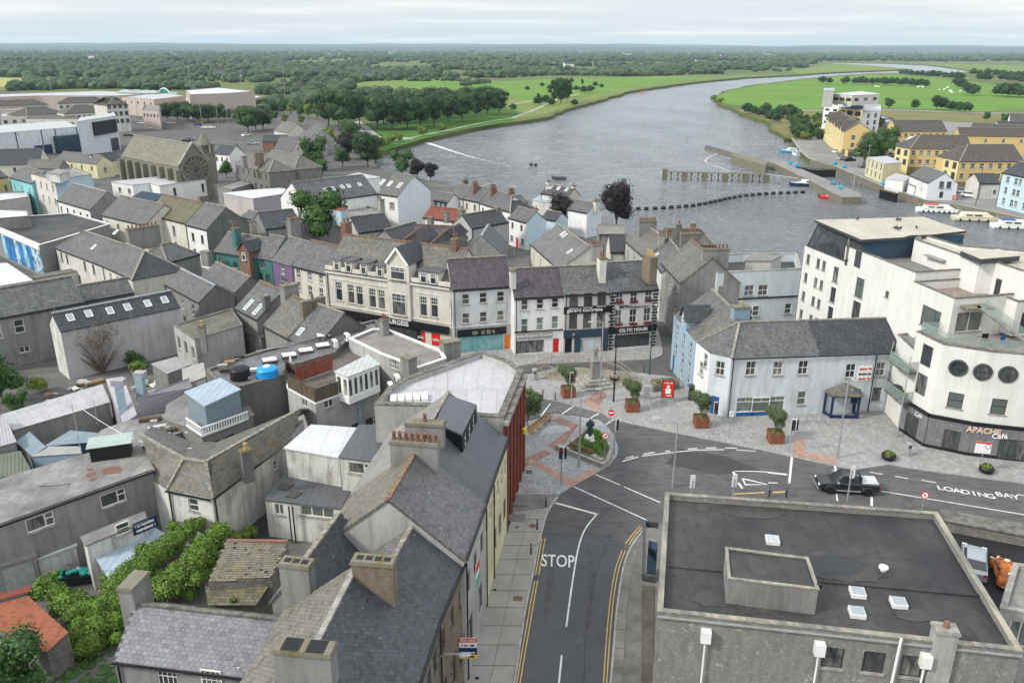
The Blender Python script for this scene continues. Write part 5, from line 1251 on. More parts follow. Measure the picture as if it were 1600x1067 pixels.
for q0,q1 in(((15,968,345),(1137,893)),((1280,908),(16,1310,530))):b=MB(L0);b.bar(W(q0,7.6),W(q1,7.6),.25,.16);b.build('roof_step',felt,br)
b=MB(L0);b.bar(E_.at(0,7.75,.12),E_.at(E_.L,7.75,.12),.12,.1);b.build('gutter',galv,br)
for p in((15,1200,720),(16,320,800),(16,975,870)):
 s_,z=E_.sz(p);b=MB(L0);b.prism([E_.at(s_-.28,0,.45),E_.at(s_+.28,0,.45),E_.at(s_+.28,0,0),E_.at(s_-.28,0,0)],6.5,7.25);o=b.build('rainwater_hopper',pvc,br);b=MB(L0);b.tube([E_.at(s_,6.5,.2),E_.at(s_,0,.2)],.06,8);b.build('downpipe',pvc,o)
s_,z=E_.sz((16,800,850));b=MB(L0);b.tube([E_.at(s_,8.15,.25),E_.at(s_-.1,0,.25)],.08,8);b.build('soil_pipe',pvc,br)
c=W((16,1100,720),8.9);chimney(br,c,0,1.15,.8,1,rad(-9.5),grey_l,0,cap=conc);b=MB(L0);b.lathe([(.16,0),(.15,.35)],10,c);b.build('flue',pot,br)
b=MB(L0);p=W((16,38,480),8.9);b.lathe([(.1,0),(.16,.1),(.16,.3)],10,E_.at(9.0,9.1,-2.2));b.build('rainwater_head',black,br)
# side canopy and wall pieces on its left flank
cn=thing('steel_planter_frame','dark steel frame canopy on the left side of the brick block','canopy',W((1015,890),0));L0=V(cn.location);b=MB(L0)
for p,q in(((15,818,80),(15,905,90)),((15,818,80),(15,812,415)),((15,812,415),(15,890,425))):b.bar(W(p,3.2),W(q,3.2),.22,.5)
b.build('frame',dkgrey,cn);b=MB(L0);b.prism([W(p,0)for p in((1009,908),(1022,912),(1024,900),(1010,896))],.2,3.0);b.build('panel',navy_r,cn)
tri_sheet('gravel_strip',[W(p,.17)for p in((1003,915),(1022,915),(1020,1150),(1001,1150))],M_ground('gravel',(.09,.085,.07),(.16,.15,.12),.8,9,b=.03),.17)
# car park wall and gate pier at the right edge
lw=flat('boundary_wall','low dark stone wall between the road and the car park',[(1478,812),(1640,843),(1640,826),(1472,797)],1.1,stone,conc_d,0,cat='wall')
gp=flat('gate_lodge','corner of a beige building with a green framed window at the right edge',[(1563,950),(1640,965),(1660,890),(1584,880)],5.2,grey_l,felt_g,.2,cop=conc,wins={3:[rows('curt_case',1.2,1.8,3.6,[.5])],0:[rows('curt_case',1.2,1.8,3.6,[.5])]})
tri_sheet('car_park_surface',line_pts([(1470,815),(1700,850),(1700,1000),(1560,960),(1500,870)]),M_ground('fresh_tarmac',(.022,.022,.024),(.03,.03,.033),.3,12,b=.004),.05)
b=MB();ribbon(b,line_pts([(16,1425,285),(16,1305,415)]),.12,0,.06);b.build('parking_line',wl,None,kind='structure')
# ---------------------------------------------------------------- terrace of shops on the far side of the square
def fr(*a):return list(a)
t1=gable('shop_building','long cream shop building with dormers and black fascia on the curve of the street',(509,421),(704,449),(620,376),8.9,40,roof=slate_b,wall=cream,rtile=ridge_t,
 wins={0:[wpx('grid',1.15,2.7,(6,512,535),(6,587,552),(6,640,562),(6,720,577),(6,776,587),(6,1034,628),(6,1102,636)),wpx('grid',1.9,2.9,(6,897,610)),rows('d_shop',5.2,2.2,1.25,[.14,.40,.64,.87],sill=False)]},
 chims=[((6,555,105),1.2,.9,1.5,brick,2),((6,1232,205),1.3,.8,1.3,brick,2)])
I=INFO[t1.name];E1=Edge(I['f'][0],I['f'][1]);L0=V(t1.location)
wall_box(t1,E1,'fascia',.4,E1.L-.3,2.5,3.45,black,.42);wall_box(t1,E1,'cornice',0,E1.L,8.55,8.8,offw,.35);wall_box(t1,E1,'parapet',0,E1.L,8.8,9.5,cream,.12,.1);wall_box(t1,E1,'string_course',0,E1.L,3.75,3.9,offw,.12)
s_,z=E1.sz((6,885,742));wall_text(t1,E1,'BURGESS',.9,s_,2.98,whitep,.46,'lettering',.01)
for p in((39,455,650),(39,640,680)):
 s_,z=E1.sz(p);wall_box(t1,E1,'red_poster',s_-.65,s_+.65,.5,2.2,redp,.05);wall_text(t1,E1,'sale',.62,s_,1.35,whitep,.08)
for p in((6,512,462),(6,615,480),(6,750,500),(6,1062,552)):s_,z=E1.sz(p);wall_box(t1,E1,'label_mould',s_-1.6,s_+1.6,z-.06,z+.08,offw,.1)
for p in((6,502,372),(6,575,390),(6,668,402),(6,768,416)):
 s_,z=E1.sz(p);z=9.75;b=MB(L0);window(t1,'top',.85,1.35,E1.at(s_,z,.12)-L0,E1.rz,False,True)
 b.prism([E1.at(s_-.62,0,.12),E1.at(s_+.62,0,.12),E1.at(s_+.62,0,-2.2),E1.at(s_-.62,0,-2.2)],8.9,10.55);b.build('dormer',cream,t1)
 b=MB(L0);b.prism([E1.at(s_-.85,0,.35),E1.at(s_+.85,0,.35),E1.at(s_+.85,0,-2.6),E1.at(s_-.85,0,-2.6)],10.55,10.67);b.build('dormer_roof',felt_d,t1)
s_,z=E1.sz((6,1068,460));b=MB(L0);b.prism([E1.at(s_-1.5,0,.12),E1.at(s_+1.5,0,.12),E1.at(s_+1.5,0,-2.2),E1.at(s_-1.5,0,-2.2)],8.9,10.6);b.build('dormer',cream,t1)
for q in(-.75,.75):window(t1,'grid',.95,1.4,E1.at(s_+q,9.75,.12)-L0,E1.rz,False,True)
b=MB(L0);b.prism([E1.at(s_-1.75,0,.35),E1.at(s_+1.75,0,.35),E1.at(s_+1.75,0,-2.6),E1.at(s_-1.75,0,-2.6)],10.6,10.72);b.build('dormer_roof',felt_d,t1)
s_,z=E1.sz((6,885,430));hw=1.75;b=MB(L0);b.prism([E1.at(s_-hw,0,.35),E1.at(s_+hw,0,.35),E1.at(s_+hw,0,-1.5),E1.at(s_-hw,0,-1.5)],2.9,11.2)
ap=[E1.at(s_-hw,11.2,.35),E1.at(s_+hw,11.2,.35),E1.at(s_,13.2,.35)];b.face(ap);b.build('gable_bay',cream,t1)
b=MB(L0);bk=[E1.at(s_-hw,11.2,-5),E1.at(s_+hw,11.2,-5),E1.at(s_,13.2,-5)]
b.slab([ap[0]-E1.d*.2-E1.inn*.2,ap[2]-E1.inn*.2+V((0,0,.15)),bk[2]+V((0,0,.15)),bk[0]-E1.d*.2][::-1],.12);b.slab([ap[2]-E1.inn*.2+V((0,0,.15)),ap[1]+E1.d*.2-E1.inn*.2,bk[1]+E1.d*.2,bk[2]+V((0,0,.15))][::-1],.12);b.build('bay_roof',slate_d,t1)
b=MB(L0);b.bar(ap[0]-E1.inn*.25,ap[2]-E1.inn*.25+V((0,0,.1)),.14,.3);b.bar(ap[1]-E1.inn*.25,ap[2]-E1.inn*.25+V((0,0,.1)),.14,.3);b.build('bargeboard',whitep,t1)
window(t1,'grid',2.2,1.7,E1.at(s_,9.9,.35)-L0,E1.rz,True,True);window(t1,'grid',2.2,3.0,E1.at(s_,5.6,.35)-L0,E1.rz,True,True)
t2=gable('shop_house','pale grey three storey house with purple slates and a teal mural shopfront',(707,453),(800,447),(755,402),8.8,42,roof=slate_p,wall=M_render('cool_pale_render',(.6,.62,.64),.5),rtile=ridge_g,
 wins={0:[wpx('sash',1.0,1.45,(39,1008,218),(39,1225,200),(39,1440,185),(39,1012,455),(39,1228,437),(39,1440,420)),door(orangep,1.0,2.2,.92)]})
I=INFO[t2.name];E2=Edge(I['f'][0],I['f'][1]);mural=M_brick('teal_mural',(.12,.33,.36),(.2,.45,.47),(.1,.25,.28),1.2,2.2,.02,.4,0,stain=.5,stcol=(.45,.62,.62))
wall_box(t2,E2,'shopfront',.7,E2.L*.86-.1,.15,2.3,mural,.08);wall_box(t2,E2,'fascia',.5,E2.L*.9,2.35,3.3,black,.2);wall_box(t2,E2,'cornice',0,E2.L,3.6,3.75,offw,.14)
marks(t2,E2.at(E2.L*.5,2.82,.22)-V(t2.location),E2.rz,3.2,.7,MATS['grey_ridge_tile'],8)
t3=gable('shop_house','white house with purple slates over an organic grocers shop',(804,466),(881,462),(840,418),7.9,40,roof=slate_p,wall=white,wins={0:[wpx('sash',.95,1.35,(38,155,290),(38,345,275),(38,532,258)),wpx('curt_sash',.95,1.75,(38,155,540),(38,345,522),(38,532,505)),
 rows('d_shop',4.2,1.75,1.15,[.36],sill=False),door(whitep,.95,2.1,.68),door(redp,.95,2.1,.86)]},chims=[((7,5,400),.5,.7,.9,offw,0)])
I=INFO[t3.name];E3=Edge(I['f'][0],I['f'][1]);wall_box(t3,E3,'fascia',.2,E3.L*.78,2.35,3.1,M_plain('taupe_paint',(.3,.28,.26),.6,.05),.15);wall_text(t3,E3,'Organic Grocers',.52,E3.L*.5,2.72,whitep,.19);marks(t3,E3.at(E3.L*.15,2.7,.17)-V(t3.location),E3.rz,1.5,.34,whitep,9)
wall_box(t3,E3,'cornice',0,E3.L,3.22,3.36,black,.12)
t4=gable('shop_house','house with olive window frames and a black name board between its upper storeys',(882,461),(953,458),(915,415),8.1,40,roof=slate,wall=M_render('pinkish_white_render',(.58,.54,.54),.3),wins={0:[wpx('b_case',1.1,1.85,(38,762,238),(38,938,225),(38,1108,210)),wpx('b_case',1.1,2.1,(38,756,492),(38,928,480),(38,1098,465)),door(black,1.1,2.2,.12),rows('d_shop',4.6,1.7,1.2,[.62],sill=False)]},
 chims=[((7,555,320),1.5,.9,1.6,cream,3)])
I=INFO[t4.name];E4=Edge(I['f'][0],I['f'][1]);s_,z=E4.sz((38,935,345));wall_box(t4,E4,'name_board',s_-3.2,s_+3.2,z-.48,z+.48,black,.1);wall_text(t4,E4,'gerard cochrane',.72,s_-.4,z,whitep,.14,bold=.008)
wall_box(t4,E4,'shopfront_surround',0,E4.L,2.2,3.3,navy_r,.16);wall_box(t4,E4,'surround_pier',E4.L-.9,E4.L,0,2.2,navy_r,.14);wall_box(t4,E4,'surround_pier',1.5,2.3,0,2.2,navy_r,.14);wall_text(t4,E4,'27',.35,E4.L*.22,2.7,whitep,.2)
for q,c in((.36,mural),(.62,palebl)):wall_box(t4,E4,'window_poster',E4.L*q-.35,E4.L*q+.45,.5,1.9,c,.03)
t5=gable('corner_pub','corner bistro pub with flower boxes, black quoins and a black shopfront',(954,457),(1029,452),(990,408),8.2,40,roof=M_slate('blue_grey_slate',(.105,.11,.118),.1),wall=M_render('soft_white_render',(.66,.64,.65),.2),wins={0:[wpx('six',1.0,1.5,(7,663,575),(7,752,568),(7,840,560)),wpx('six',1.0,1.95,(7,656,690),(7,747,685),(7,834,678)),rows('d_shop',5.0,1.8,1.3,[.5],sill=False)],1:[rows('sash',.9,1.4,[6.6,4.2],[.3,.7])]},
 chims=[((7,855,310),1.6,1.0,2.6,brick_b,4,pot_y)])
I=INFO[t5.name];E5=Edge(I['f'][0],I['f'][1]);wall_box(t5,E5,'fascia',0,E5.L,2.5,3.3,black,.25);wall_text(t5,E5,'CELTIC HOUSE',.6,E5.L*.5,2.9,whitep,.3,bold=.01);s_,z=E5.sz((7,700,630));wall_text(t5,E5,'BISTRO',.52,s_,z,black,.06,bold=.012);s_,z=E5.sz((7,788,628));wall_text(t5,E5,'Hollow Lane',.5,s_,z,black,.06)
for sd in(.35,E5.L-.35):
 for k in range(18):wall_box(t5,E5,'quoin',sd-(.42 if k%2 else .3),sd+(.42 if k%2 else .3),.3+k*.42,.3+k*.42+.24,black,.05)
for p in((7,663,603),(7,752,598),(7,840,590),(7,656,738),(7,747,735),(7,834,728)):
 s_,z=E5.sz(p);b=MB();b.box(-.5,.5,-.32,-.02,-.1,.1)
 for k in range(26):b.blob((R.uniform(-.5,.5),R.uniform(-.35,-.05),R.uniform(.08,.28)),.07,0,.3)
 bx=thing('flower_box','window box of dark red flowers, %s window of the bistro%s'%(['left upper','middle upper','right upper','left lower','middle lower','right lower'][[(7,663,603),(7,752,598),(7,840,590),(7,656,738),(7,747,735),(7,834,728)].index(p)],' pub'),'flower box',E5.at(s_,z),E5.rz,'flower boxes on the bistro');b.build('planting',M_leaf('dark_red_flowers',(.16,.03,.04)),bx)
# coloured houses climbing left from it
gable('terrace_house','cream terrace house left of the dormered shop building',(457,415),(508,428),(494,377),7.8,40,roof=slate,wall=cream,rtile=ridge_t,wins={0:[wpx('six',.95,1.4,(6,260,425),(6,330,440),(6,400,460)),wpx('six',.95,1.5,(6,265,503),(6,335,530),(6,403,545))]},chims=[((6,228,80),1.8,1.0,1.8,grey,3)])
gable('terrace_house','purple terrace house with white quoins and window surrounds',(425,405),(456,414),(455,371),7.8,40,roof=slate,wall=purple,gutters=(),wins={0:[wpx('six',1.1,1.6,(6,164,398)),wpx('multi',1.9,1.4,(6,170,475))]})
gable('terrace_house','dark green terrace house beside the purple one',(400,401),(424,405),(428,368),7.4,40,roof=slate,wall=teal,gutters=(),wins={0:[wpx('d_sash',.9,1.3,(6,42,365),(6,32,445),(6,75,455))]})
tl=gable('terrace_house','teal house with a red brick gabled dormer bay',(334,393),(399,404),(380,366),7.2,38,roof=M_slate('smooth_grey_slate',(.12,.12,.122),0.1),wall=teal,wins={0:[wpx('d_case',1.1,.9,(5,1370,342),(5,1455,372))]},chims=[((5,1455,140),1.4,.8,1.2,teal,2)])
I=INFO[tl.name];E_=Edge(I['f'][0],I['f'][1]);L0=V(tl.location);s_,z=E_.sz((5,1535,350));b=MB(L0);b.prism([E_.at(s_-1.1,0,.8),E_.at(s_+1.1,0,.8),E_.at(s_+1.1,0,-1.5),E_.at(s_-1.1,0,-1.5)],0,8.4);b.face([E_.at(s_-1.1,8.4,.8),E_.at(s_+1.1,8.4,.8),E_.at(s_,9.6,.8)]);b.build('brick_bay',brick,tl)
b=MB(L0)
for sg in(-1,1):b.slab([E_.at(s_,9.75,1.0),E_.at(s_,9.75,-2.5),E_.at(s_+sg*1.35,8.25,-2.5),E_.at(s_+sg*1.35,8.25,1.0)][::sg],.1)
b.build('bay_roof',slate_d,tl);window(tl,'top',.8,1.2,E_.at(s_,7.5,.8)-L0,E_.rz,True,True)
plant('green','tree','full green tree between the chimneys behind the cream terrace',W((499,388),0),1.6)
# ---------------------------------------------------------------- corner building of the square (hipped, white and blue)
def corner():
 he,hr=7.0,9.7;A,B,C,D,E=[W(p,he)for p in((1053,492),(1088,535),(1110,553),(1143,560),(1408,551))]
 r1,r2=W((1159,507),hr),W((1387,497),hr);inn=V((-(E-D).normalized().y,(E-D).normalized().x,0));half=(r2-D).dot(inn)
 r2=V((E.x,E.y,hr))+inn*half;r1=r2+(D-E).normalized()*((r1-r2).length);Eb=E+inn*2*half;l1=W((1112,452),hr+.3);Ab=A+(l1-A)*2;Ab.z=he
 Db=r1+(Eb-r2);Db.z=he;m=W((1141,480),hr+.25)
 polys=[([D,E,r2,r1],slate),([C,D,r1],slate),([B,C,r1],slate),([W((1077,520),he),B,r1,m],slate_b),([A,W((1077,520),he),m,l1],MATS['smooth_grey_slate']),([Eb,Db,r1,r2],slate),([m,Db,Ab,l1],slate),([m,r1,Db],slate)]
 dkp=[D.lerp(E,.52)+V((0,0,.03)),E+V((0,0,.03)),r2+V((0,0,.03)),r1.lerp(r2,.46)+V((0,0,.03))]
 polys.append((dkp,slate_d))
 r=house('corner_house','hipped corner house on the square, white front and blue painted side',[A,B,C,D,E,Eb,Db,Ab],he,polys,M_render('bluish_white_render',(.6,.65,.69),.4),slate,walls={0:M_render('soft_blue_render',(.3,.42,.52),.35),7:grey,1:white},apex={4:r2},ridges=[(r1,r2),(D,r1),(B,r1),(l1,m)],gutters=(3,),
  wins={0:[rows('sash',.9,1.5,5.6,[.2,.5,.8]),rows('sash',.9,1.5,3.2,[.2,.5,.8]),door(bluep,1.0,2.2,.12),rows('sash',.9,1.4,1.2,[.5,.8])],
 1:[wpx('six',.9,1.6,(7,1195,960),(1097,575))],2:[wpx('six',1.0,1.6,(7,1285,1010)),door(bluep,1.1,2.3,.42)],
 3:[wpx('six',1.05,1.65,(7,1475,1010),(8,62,1010),(8,217,1005),(8,510,1025),(8,695,1015)),rows('curt_top',2.0,1.7,1.5,[.11,.2,.29],sill=False),wpx('curt_sash',1.0,1.6,(12,208,245)),wpx('d_case',1.05,1.6,(12,543,230),(12,670,220))]})
 E3_=Edge(D,E);L0=V(r.location);chimney(r,W((1158,478),hr+1.3),hr-1.5,1.9,1.0,2,rad(8),MATS['steel_blue_render'],1,pot_y)
 s_,z=E3_.sz((12,597,92));wall_box(r,E3_,'wall_board',s_-.8,s_+.8,z-.85,z+.85,whitep,.06);[marks(r,E3_.at(s_,z+dz_,.08)-L0,E3_.rz,1.4,hh_,mm_,10+hh_)for dz_,hh_,mm_ in((.55,.24,redp),(-.05,.26,black),(-.6,.24,redp))]
 for f in(.11,.2,.29):wall_box(r,E3_,'blue_panel',f*E3_.L-.95,f*E3_.L+.95,.2,.62,bluep,.05)
 b=MB(L0);s_=E3_.sz((12,650,100))[0];b.tube([E3_.at(s_,7,.12),E3_.at(s_,0,.12)],.06,6);b.build('downpipe',black,r)
 # half octagon porch
 s_=E3_.sz((12,430,340))[0];b=MB(L0);q=[E3_.at(s_-1.7,0,0),E3_.at(s_-1.5,0,1.3),E3_.at(s_+1.3,0,1.7),E3_.at(s_+1.7,0,.2)];ap=E3_.at(s_,4.0,.6)
 for i in range(3):
  a,c=q[i],q[i+1];b.bar(V((a.x,a.y,0)),V((a.x,a.y,2.9)),.22,.22,up=V((0,1,0)));b.bar(V((a.x,a.y,2.75)),V((c.x,c.y,2.75)),.2,.3);b.bar(V((a.x,a.y,.25)),V((c.x,c.y,.25)),.12,.5)
 b.bar(V((q[3].x,q[3].y,0)),V((q[3].x,q[3].y,2.9)),.22,.22,up=V((0,1,0)));b.build('porch_frame',navy,r)
 b=MB(L0);o=[E3_.at(s_-2.1,2.85,0),E3_.at(s_-1.8,2.85,1.7),E3_.at(s_+1.6,2.85,2.1),E3_.at(s_+2.1,2.85,.1)]
 for i in range(3):b.face([o[i],o[i+1],ap]);b.face([o[i+1],o[i],E3_.at(s_,2.8,.3)])
 b.face([o[3],E3_.at(s_,2.85,-.05),ap]);b.build('porch_roof',slate_b,r)
 # gabled dormer over the blue side
 E0=Edge(A,B);s_=E0.L*.46;b=MB(L0);b.prism([E0.at(s_-1.0,0,.05),E0.at(s_+1.0,0,.05),E0.at(s_+1.0,0,-2),E0.at(s_-1.0,0,-2)],6.9,8.2);b.face([E0.at(s_-1,8.2,.05),E0.at(s_+1,8.2,.05),E0.at(s_,9.5,.05)]);b.build('dormer',MATS['soft_blue_render'],r)
 b=MB(L0)
 for sg in(-1,1):b.slab([E0.at(s_,9.65,.3),E0.at(s_,9.65,-3),E0.at(s_+sg*1.25,8.0,-3),E0.at(s_+sg*1.25,8.0,.3)][::sg],.1)
 b.build('dormer_roof',slate_d,r);window(r,'sash',.7,1.0,E0.at(s_,7.8,.05)-L0,E0.rz,False,True)
 return r
ch=corner()
# white building behind it with a sunken roof deck
wb=flat('white_building','white building with a sunken dark roof deck behind the corner house',[(1067,401),(1093,421),(1121,426),(1252,420),(1245,396),(1160,396)],9.6,M_render('faintly_blue_white',(.6,.66,.7),.25),felt,1.2,.3,conc,wins={0:[rows('sash',.9,1.5,[7.4,4.4],3)],1:[rows('sash',.9,1.4,[6.9],[.3,.75])],2:[wpx('six',1.4,1.5,(7,1303,535),(7,1465,530),(7,1550,528)),wpx('six',1.1,1.5,(7,1470,680)),rows('sash',1.0,1.5,[3.9],[.12,.5,.9])]});L0=V(wb.location)
flat('x','x',[(1165,407),(1205,407),(1222,399),(1178,396)],10.6,offw,felt_g,0,z0=8.2,root=wb);E_=edge_of(wb,2);wall_box(wb,E_,'string_course',0,E_.L,5.6,5.8,black,.1)
# ---------------------------------------------------------------- houses down the lane to the river
gable('lane_house','bare render lane house with rough slates, its chimney bristling with orange pots',(1034,411),(1063,442),(1092,385),8.2,40,roof=slate_b,wall=grey,rtile=ridge_t,wins={0:[rows('sash',.85,1.3,[6.4,3.8],3)]},chims=[((23,1260,345),.4,1.0,3.0,stone,6),((1118,388),1.0,.9,3.6,grey,7)])
gable('lane_house','lane house with dark slates and a single rooflight behind the bistro chimney',(1012,392),(1034,425),(1048,376),7.6,40,roof=slate,wall=white_o,sky=[((23,830,625))],chims=[((23,900,365),.8,.8,.9,conc,2),((23,1000,350),.8,.8,.9,conc,3)])
gable('lane_house','lane house with a long crown of chimney pots on its far gable',(977,376),(1008,403),(1012,353),7.2,40,roof=slate_b,wall=grey_l,wins={0:[rows('sash',.8,1.3,[5.4,2.9],3)]},chims=[((23,725,195),1.2,.9,2.9,grey,7)])
gable('riverside_house','riverside house with grey slates, two stubby stacks and a hipped right end',(1040,383),(1118,384),(1075,357),6.6,38,hip=(0,.8),roof=M_slate('plain_grey_slate',(.115,.12,.115),.5),wall=grey,chims=[((23,1115,235),1.1,.9,1.2,grey_d,1),((23,1290,220),1.3,.8,1.3,brick_b,0)])
gable('outbuilding','dark slated outbuilding with a cream gable beside the long grey roof',(954,394),(979,394),(962,366),5.0,40,roof=slate_d,wall=cream)
gable('hall','broad grey slated hall behind the shops with four small rooflights',(829,381),(874,421),(898,369),6.2,34,roof=M_slate('even_grey_slate',(.15,.15,.148),.1),wall=cream,wins={0:[rows('sash',.7,1.2,4.6,4)]},sky=[(7,315,178),(7,325,192),(7,358,290)],chims=[((7,520,245),.3,.9,1.8,grey_l,4)])
gable('shop_wing','low slated roof tucked behind the broad hall',(905,408),(945,408),(925,385),6.0,35,roof=slate_d,wall=cream)
gable('riverside_shed','low dark slated shed roof by the copper tree',(936,366),(975,366),(955,352),3.6,35,roof=felt_g,wall=grey)
# the narrow wall end between terrace houses and hall
# ---------------------------------------------------------------- white cafe and apartment complex at the right
Pv=lambda x,y,z=0:V((x,y,z))
ap=flat('apartment_complex','stepped white apartment building with a grey stone cafe at street level',[Pv(38.2,104.1),Pv(40.0,95.6),Pv(54,98.2),Pv(52.5,107)],14.0,white_w,felt_g,.1,cop=conc_d,wins={0:[rows('dcurt_case',.7,1.25,[12.4,9.9,7.4,4.9],[.13,.4,.55]),rows('d_case',1.05,1.9,[12.0,9.4,6.9],[.86])]})
L0=V(ap.location);T=Pv
S=lambda pts,h,m=white_w,rf=felt_g,par=.35,z0=0.0,**k:flat('x','x',pts,h,m,rf,par,.26,conc_d,root=ap,z0=z0,**k)
fB=S([T(40.0,95.6),T(42.6,83.2),T(55,86),T(54,98.2)],15.9,par=1.0,wins={0:[wpx('dcurt_caset',1.5,2.3,(8,565,512)),wpx('d_caset',1.5,2.3,(8,543,655)),wpx('d_plain',.6,.7,(8,735,552)),wpx('d_case',1.2,1.6,(8,885,638),(8,855,812))]})
fC=S([T(42.6,83.2),T(43.7,77.0),T(48.5,78.0),T(56,80.5),T(55,86)],14.9,par=.9,rf=M_plain('terrace_decking',(.24,.2,.18),.85,.3,2),wins={0:[wpx('dcurt_three',2.9,2.1,(8,1003,700))],1:[rows('curt_case',3.0,2.1,12.35,[.45])]})
fF=S([T(41.1,78.0),T(41.9,74.2),T(45.3,72.3),T(49.2,71.2),T(62,69.0),T(62,80),T(43.7,79.5)],11.1,par=.35,rf=M_plain('terrace_decking',(.24,.2,.18)),wins={0:[rows('d_case',1.5,2.2,[9.2,6.1],[.5],sill=False)],1:[rows('dcurt_sash',1.35,1.6,5.6,[.5])],2:[rows('dcurt_sash',1.35,1.6,5.6,[.45])],3:[rows('dcurt_sash',1.35,1.6,5.6,[.1])]})
fX=S([T(41.5,82.5),T(41.1,78.0),T(43.7,77.5),T(43.0,83)],9.2,par=.1)
# round windows
for p in((8,1170,1025),(8,1322,1047),(8,1475,1072)):
 best=None
 for i in(1,2,3):
  E_=Edge(fF[i],fF[i+1]);s_,z=E_.sz(p)
  if-.2<s_<E_.L+.2:best=(E_,s_,z)
 E_,s_,z=best or(E_,s_,z);M_=Matrix.Translation(E_.at(s_,9.0,.05))@Matrix.Rotation(E_.rz,4,'Z')@Matrix.Rotation(rad(90),4,'X')
 b=MB(L0);n=28;vs=[]
 for(r_,zz)in((.84,-.1),(.84,.09),(.66,.12),(.63,-.02)):vs+=[M_@V((r_*math.cos(6.2832*k/n),r_*math.sin(6.2832*k/n),zz))for k in range(n)]
 b.mesh_add(vs,[(j*n+k,j*n+(k+1)%n,(j+1)*n+(k+1)%n,(j+1)*n+k)for j in range(3)for k in range(n)]);o=b.build('round_window',dkgrey,ap)
 b=MB(L0);b.mesh_add([M_@V((.64*math.cos(6.2832*k/n),.76*math.sin(6.2832*k/n),0))for k in range(n)],[tuple(range(n))]);b.build('pane',glass,o)
 b=MB(L0);b.box(-.62,.62,-.03,.03,0,.06,0,M_);b.build('glazing_bar',dkgrey,o)
# stone clad shop floor
for i,f in((0,None),(1,None),(2,None),(3,None)):
 E_=Edge(fF[i],fF[i+1]);e_=min(E_.L,6.5);wall_box(ap,E_,'stone_cladding',0,e_,0.45,3.4,gtile,.12);wall_box(ap,E_,'plinth',0,e_,0,.45,black,.16);wall_box(ap,E_,'black_band',0,E_.L,3.4,3.75,black,.2)
def clad_win(E_,s0,s1,z0,z1):wall_box(ap,E_,'window_frame',s0-.08,s1+.08,z0-.08,z1+.08,dframe,.15);wall_box(ap,E_,'pane',s0,s1,z0,z1,glass,.17)
E0,Ea,Eb_,Ec=[Edge(fF[i],fF[i+1])for i in range(4)]
clad_win(E0,.9,2.6,.55,2.5);clad_win(Ea,1.6,2.9,.55,2.4);clad_win(Eb_,2.6,Eb_.L,.3,2.3);clad_win(Ec,0,3.3,.3,2.3);wall_box(ap,Ec,'pier',3.4,3.9,0,3.4,gtile,.2)
cop_=M_plain('copper_lettering',(.66,.47,.38),.4,.05);s_=Eb_.sz((12,1330,435))[0];wall_text(ap,Eb_,'APACHE',.8,s_,2.98,cop_,.2,bold=.03);s_=Eb_.sz((12,1430,462))[0];wall_text(ap,Eb_ if s_<Eb_.L else Ec,'Café',.75,s_ if s_<Eb_.L else s_-Eb_.L,2.6,whitep,.24,bold=.01,tilt=rad(-6));wall_text(ap,E0,'Café',.6,2.6,3.0,whitep,.2,tilt=rad(-6))
for k in range(3):wall_box(ap,Ec,'menu_poster',2.4-k*.0,2.9,.5+k*.6,.95+k*.6,[orangep,redp,yellowp][k],.19)
# balconies
for z in(3.6,6.9):
 b=MB(L0);q=[T(41.6,83.3),T(39.9,80.2),T(40.1,76.6),T(41.4,77.0),T(41.3,79),T(42.6,83.2)];b.prism(q,z,z+.22);b.build('balcony_slab',conc_d,ap)
 b=MB(L0)
 for p,r_ in zip(q[:3],q[1:4]):
  b.bar(T(p.x,p.y,z+.75),T(r_.x,r_.y,z+.75),.02,1.0)
 b.build('balcony_glass',clearg,ap);b=MB(L0)
 for p,r_ in zip(q[:3],q[1:4]):b.bar(T(p.x,p.y,z+1.28),T(r_.x,r_.y,z+1.28),.05,.04)
 for p in q[:4]:b.bar(T(p.x,p.y,z+.2),T(p.x,p.y,z+1.28),.04,.04,up=V((0,1,0)))
 b.build('balcony_rail',galv,ap)
# terrace balustrade, stair, penthouse
b=MB(L0);rr=[T(43.2,77.6,11.2),T(41.4,77.8,11.2),T(42.2,74.5,11.2),T(45.5,72.7,11.2),T(49.4,71.6,11.2),T(60,69.8,11.2)]
for p,r_ in zip(rr[:-1],rr[1:]):b.bar(p+T(0,0,.5),r_+T(0,0,.5),.02,.8)
b.build('balustrade_glass',clearg,ap);b=MB(L0)
for p,r_ in zip(rr[:-1],rr[1:]):b.bar(p+T(0,0,.95),r_+T(0,0,.95),.05,.05)
b.build('balustrade_rail',galv,ap);b=MB(L0)
s0,s1=T(46.0,76.5,14.2),T(50.5,75.0,11.0)
for k in range(16):c=s0.lerp(s1,k/16);b.box(-.16,.16,-.55,.55,-.1,.0,0,Matrix.Translation(c)@Matrix.Rotation(rad(-18),4,'Z'))
b.bar(s0+T(0,-.6,0),s1+T(0,-.6,0),.08,.25);b.build('outside_stair',conc,ap);b=MB(L0);b.bar(s0+T(0,-.6,.6),s1+T(0,-.6,.6),.02,.8);b.build('stair_glass',clearg,ap)
b=MB(L0);b.prism([T(44.4,77.6),T(44.6,75.9),T(47.4,76.2),T(47.2,78.2)],14.0,14.2);b.build('stair_landing',conc_y,ap)
S([T(49.5,79.5),T(50.0,77.0),T(53.2,77.6),T(52.8,80)],14.6,par=.25,wins={1:[rows('d_plain',1.6,2.2,12.3,[.5],sill=False)]},z0=11.0)
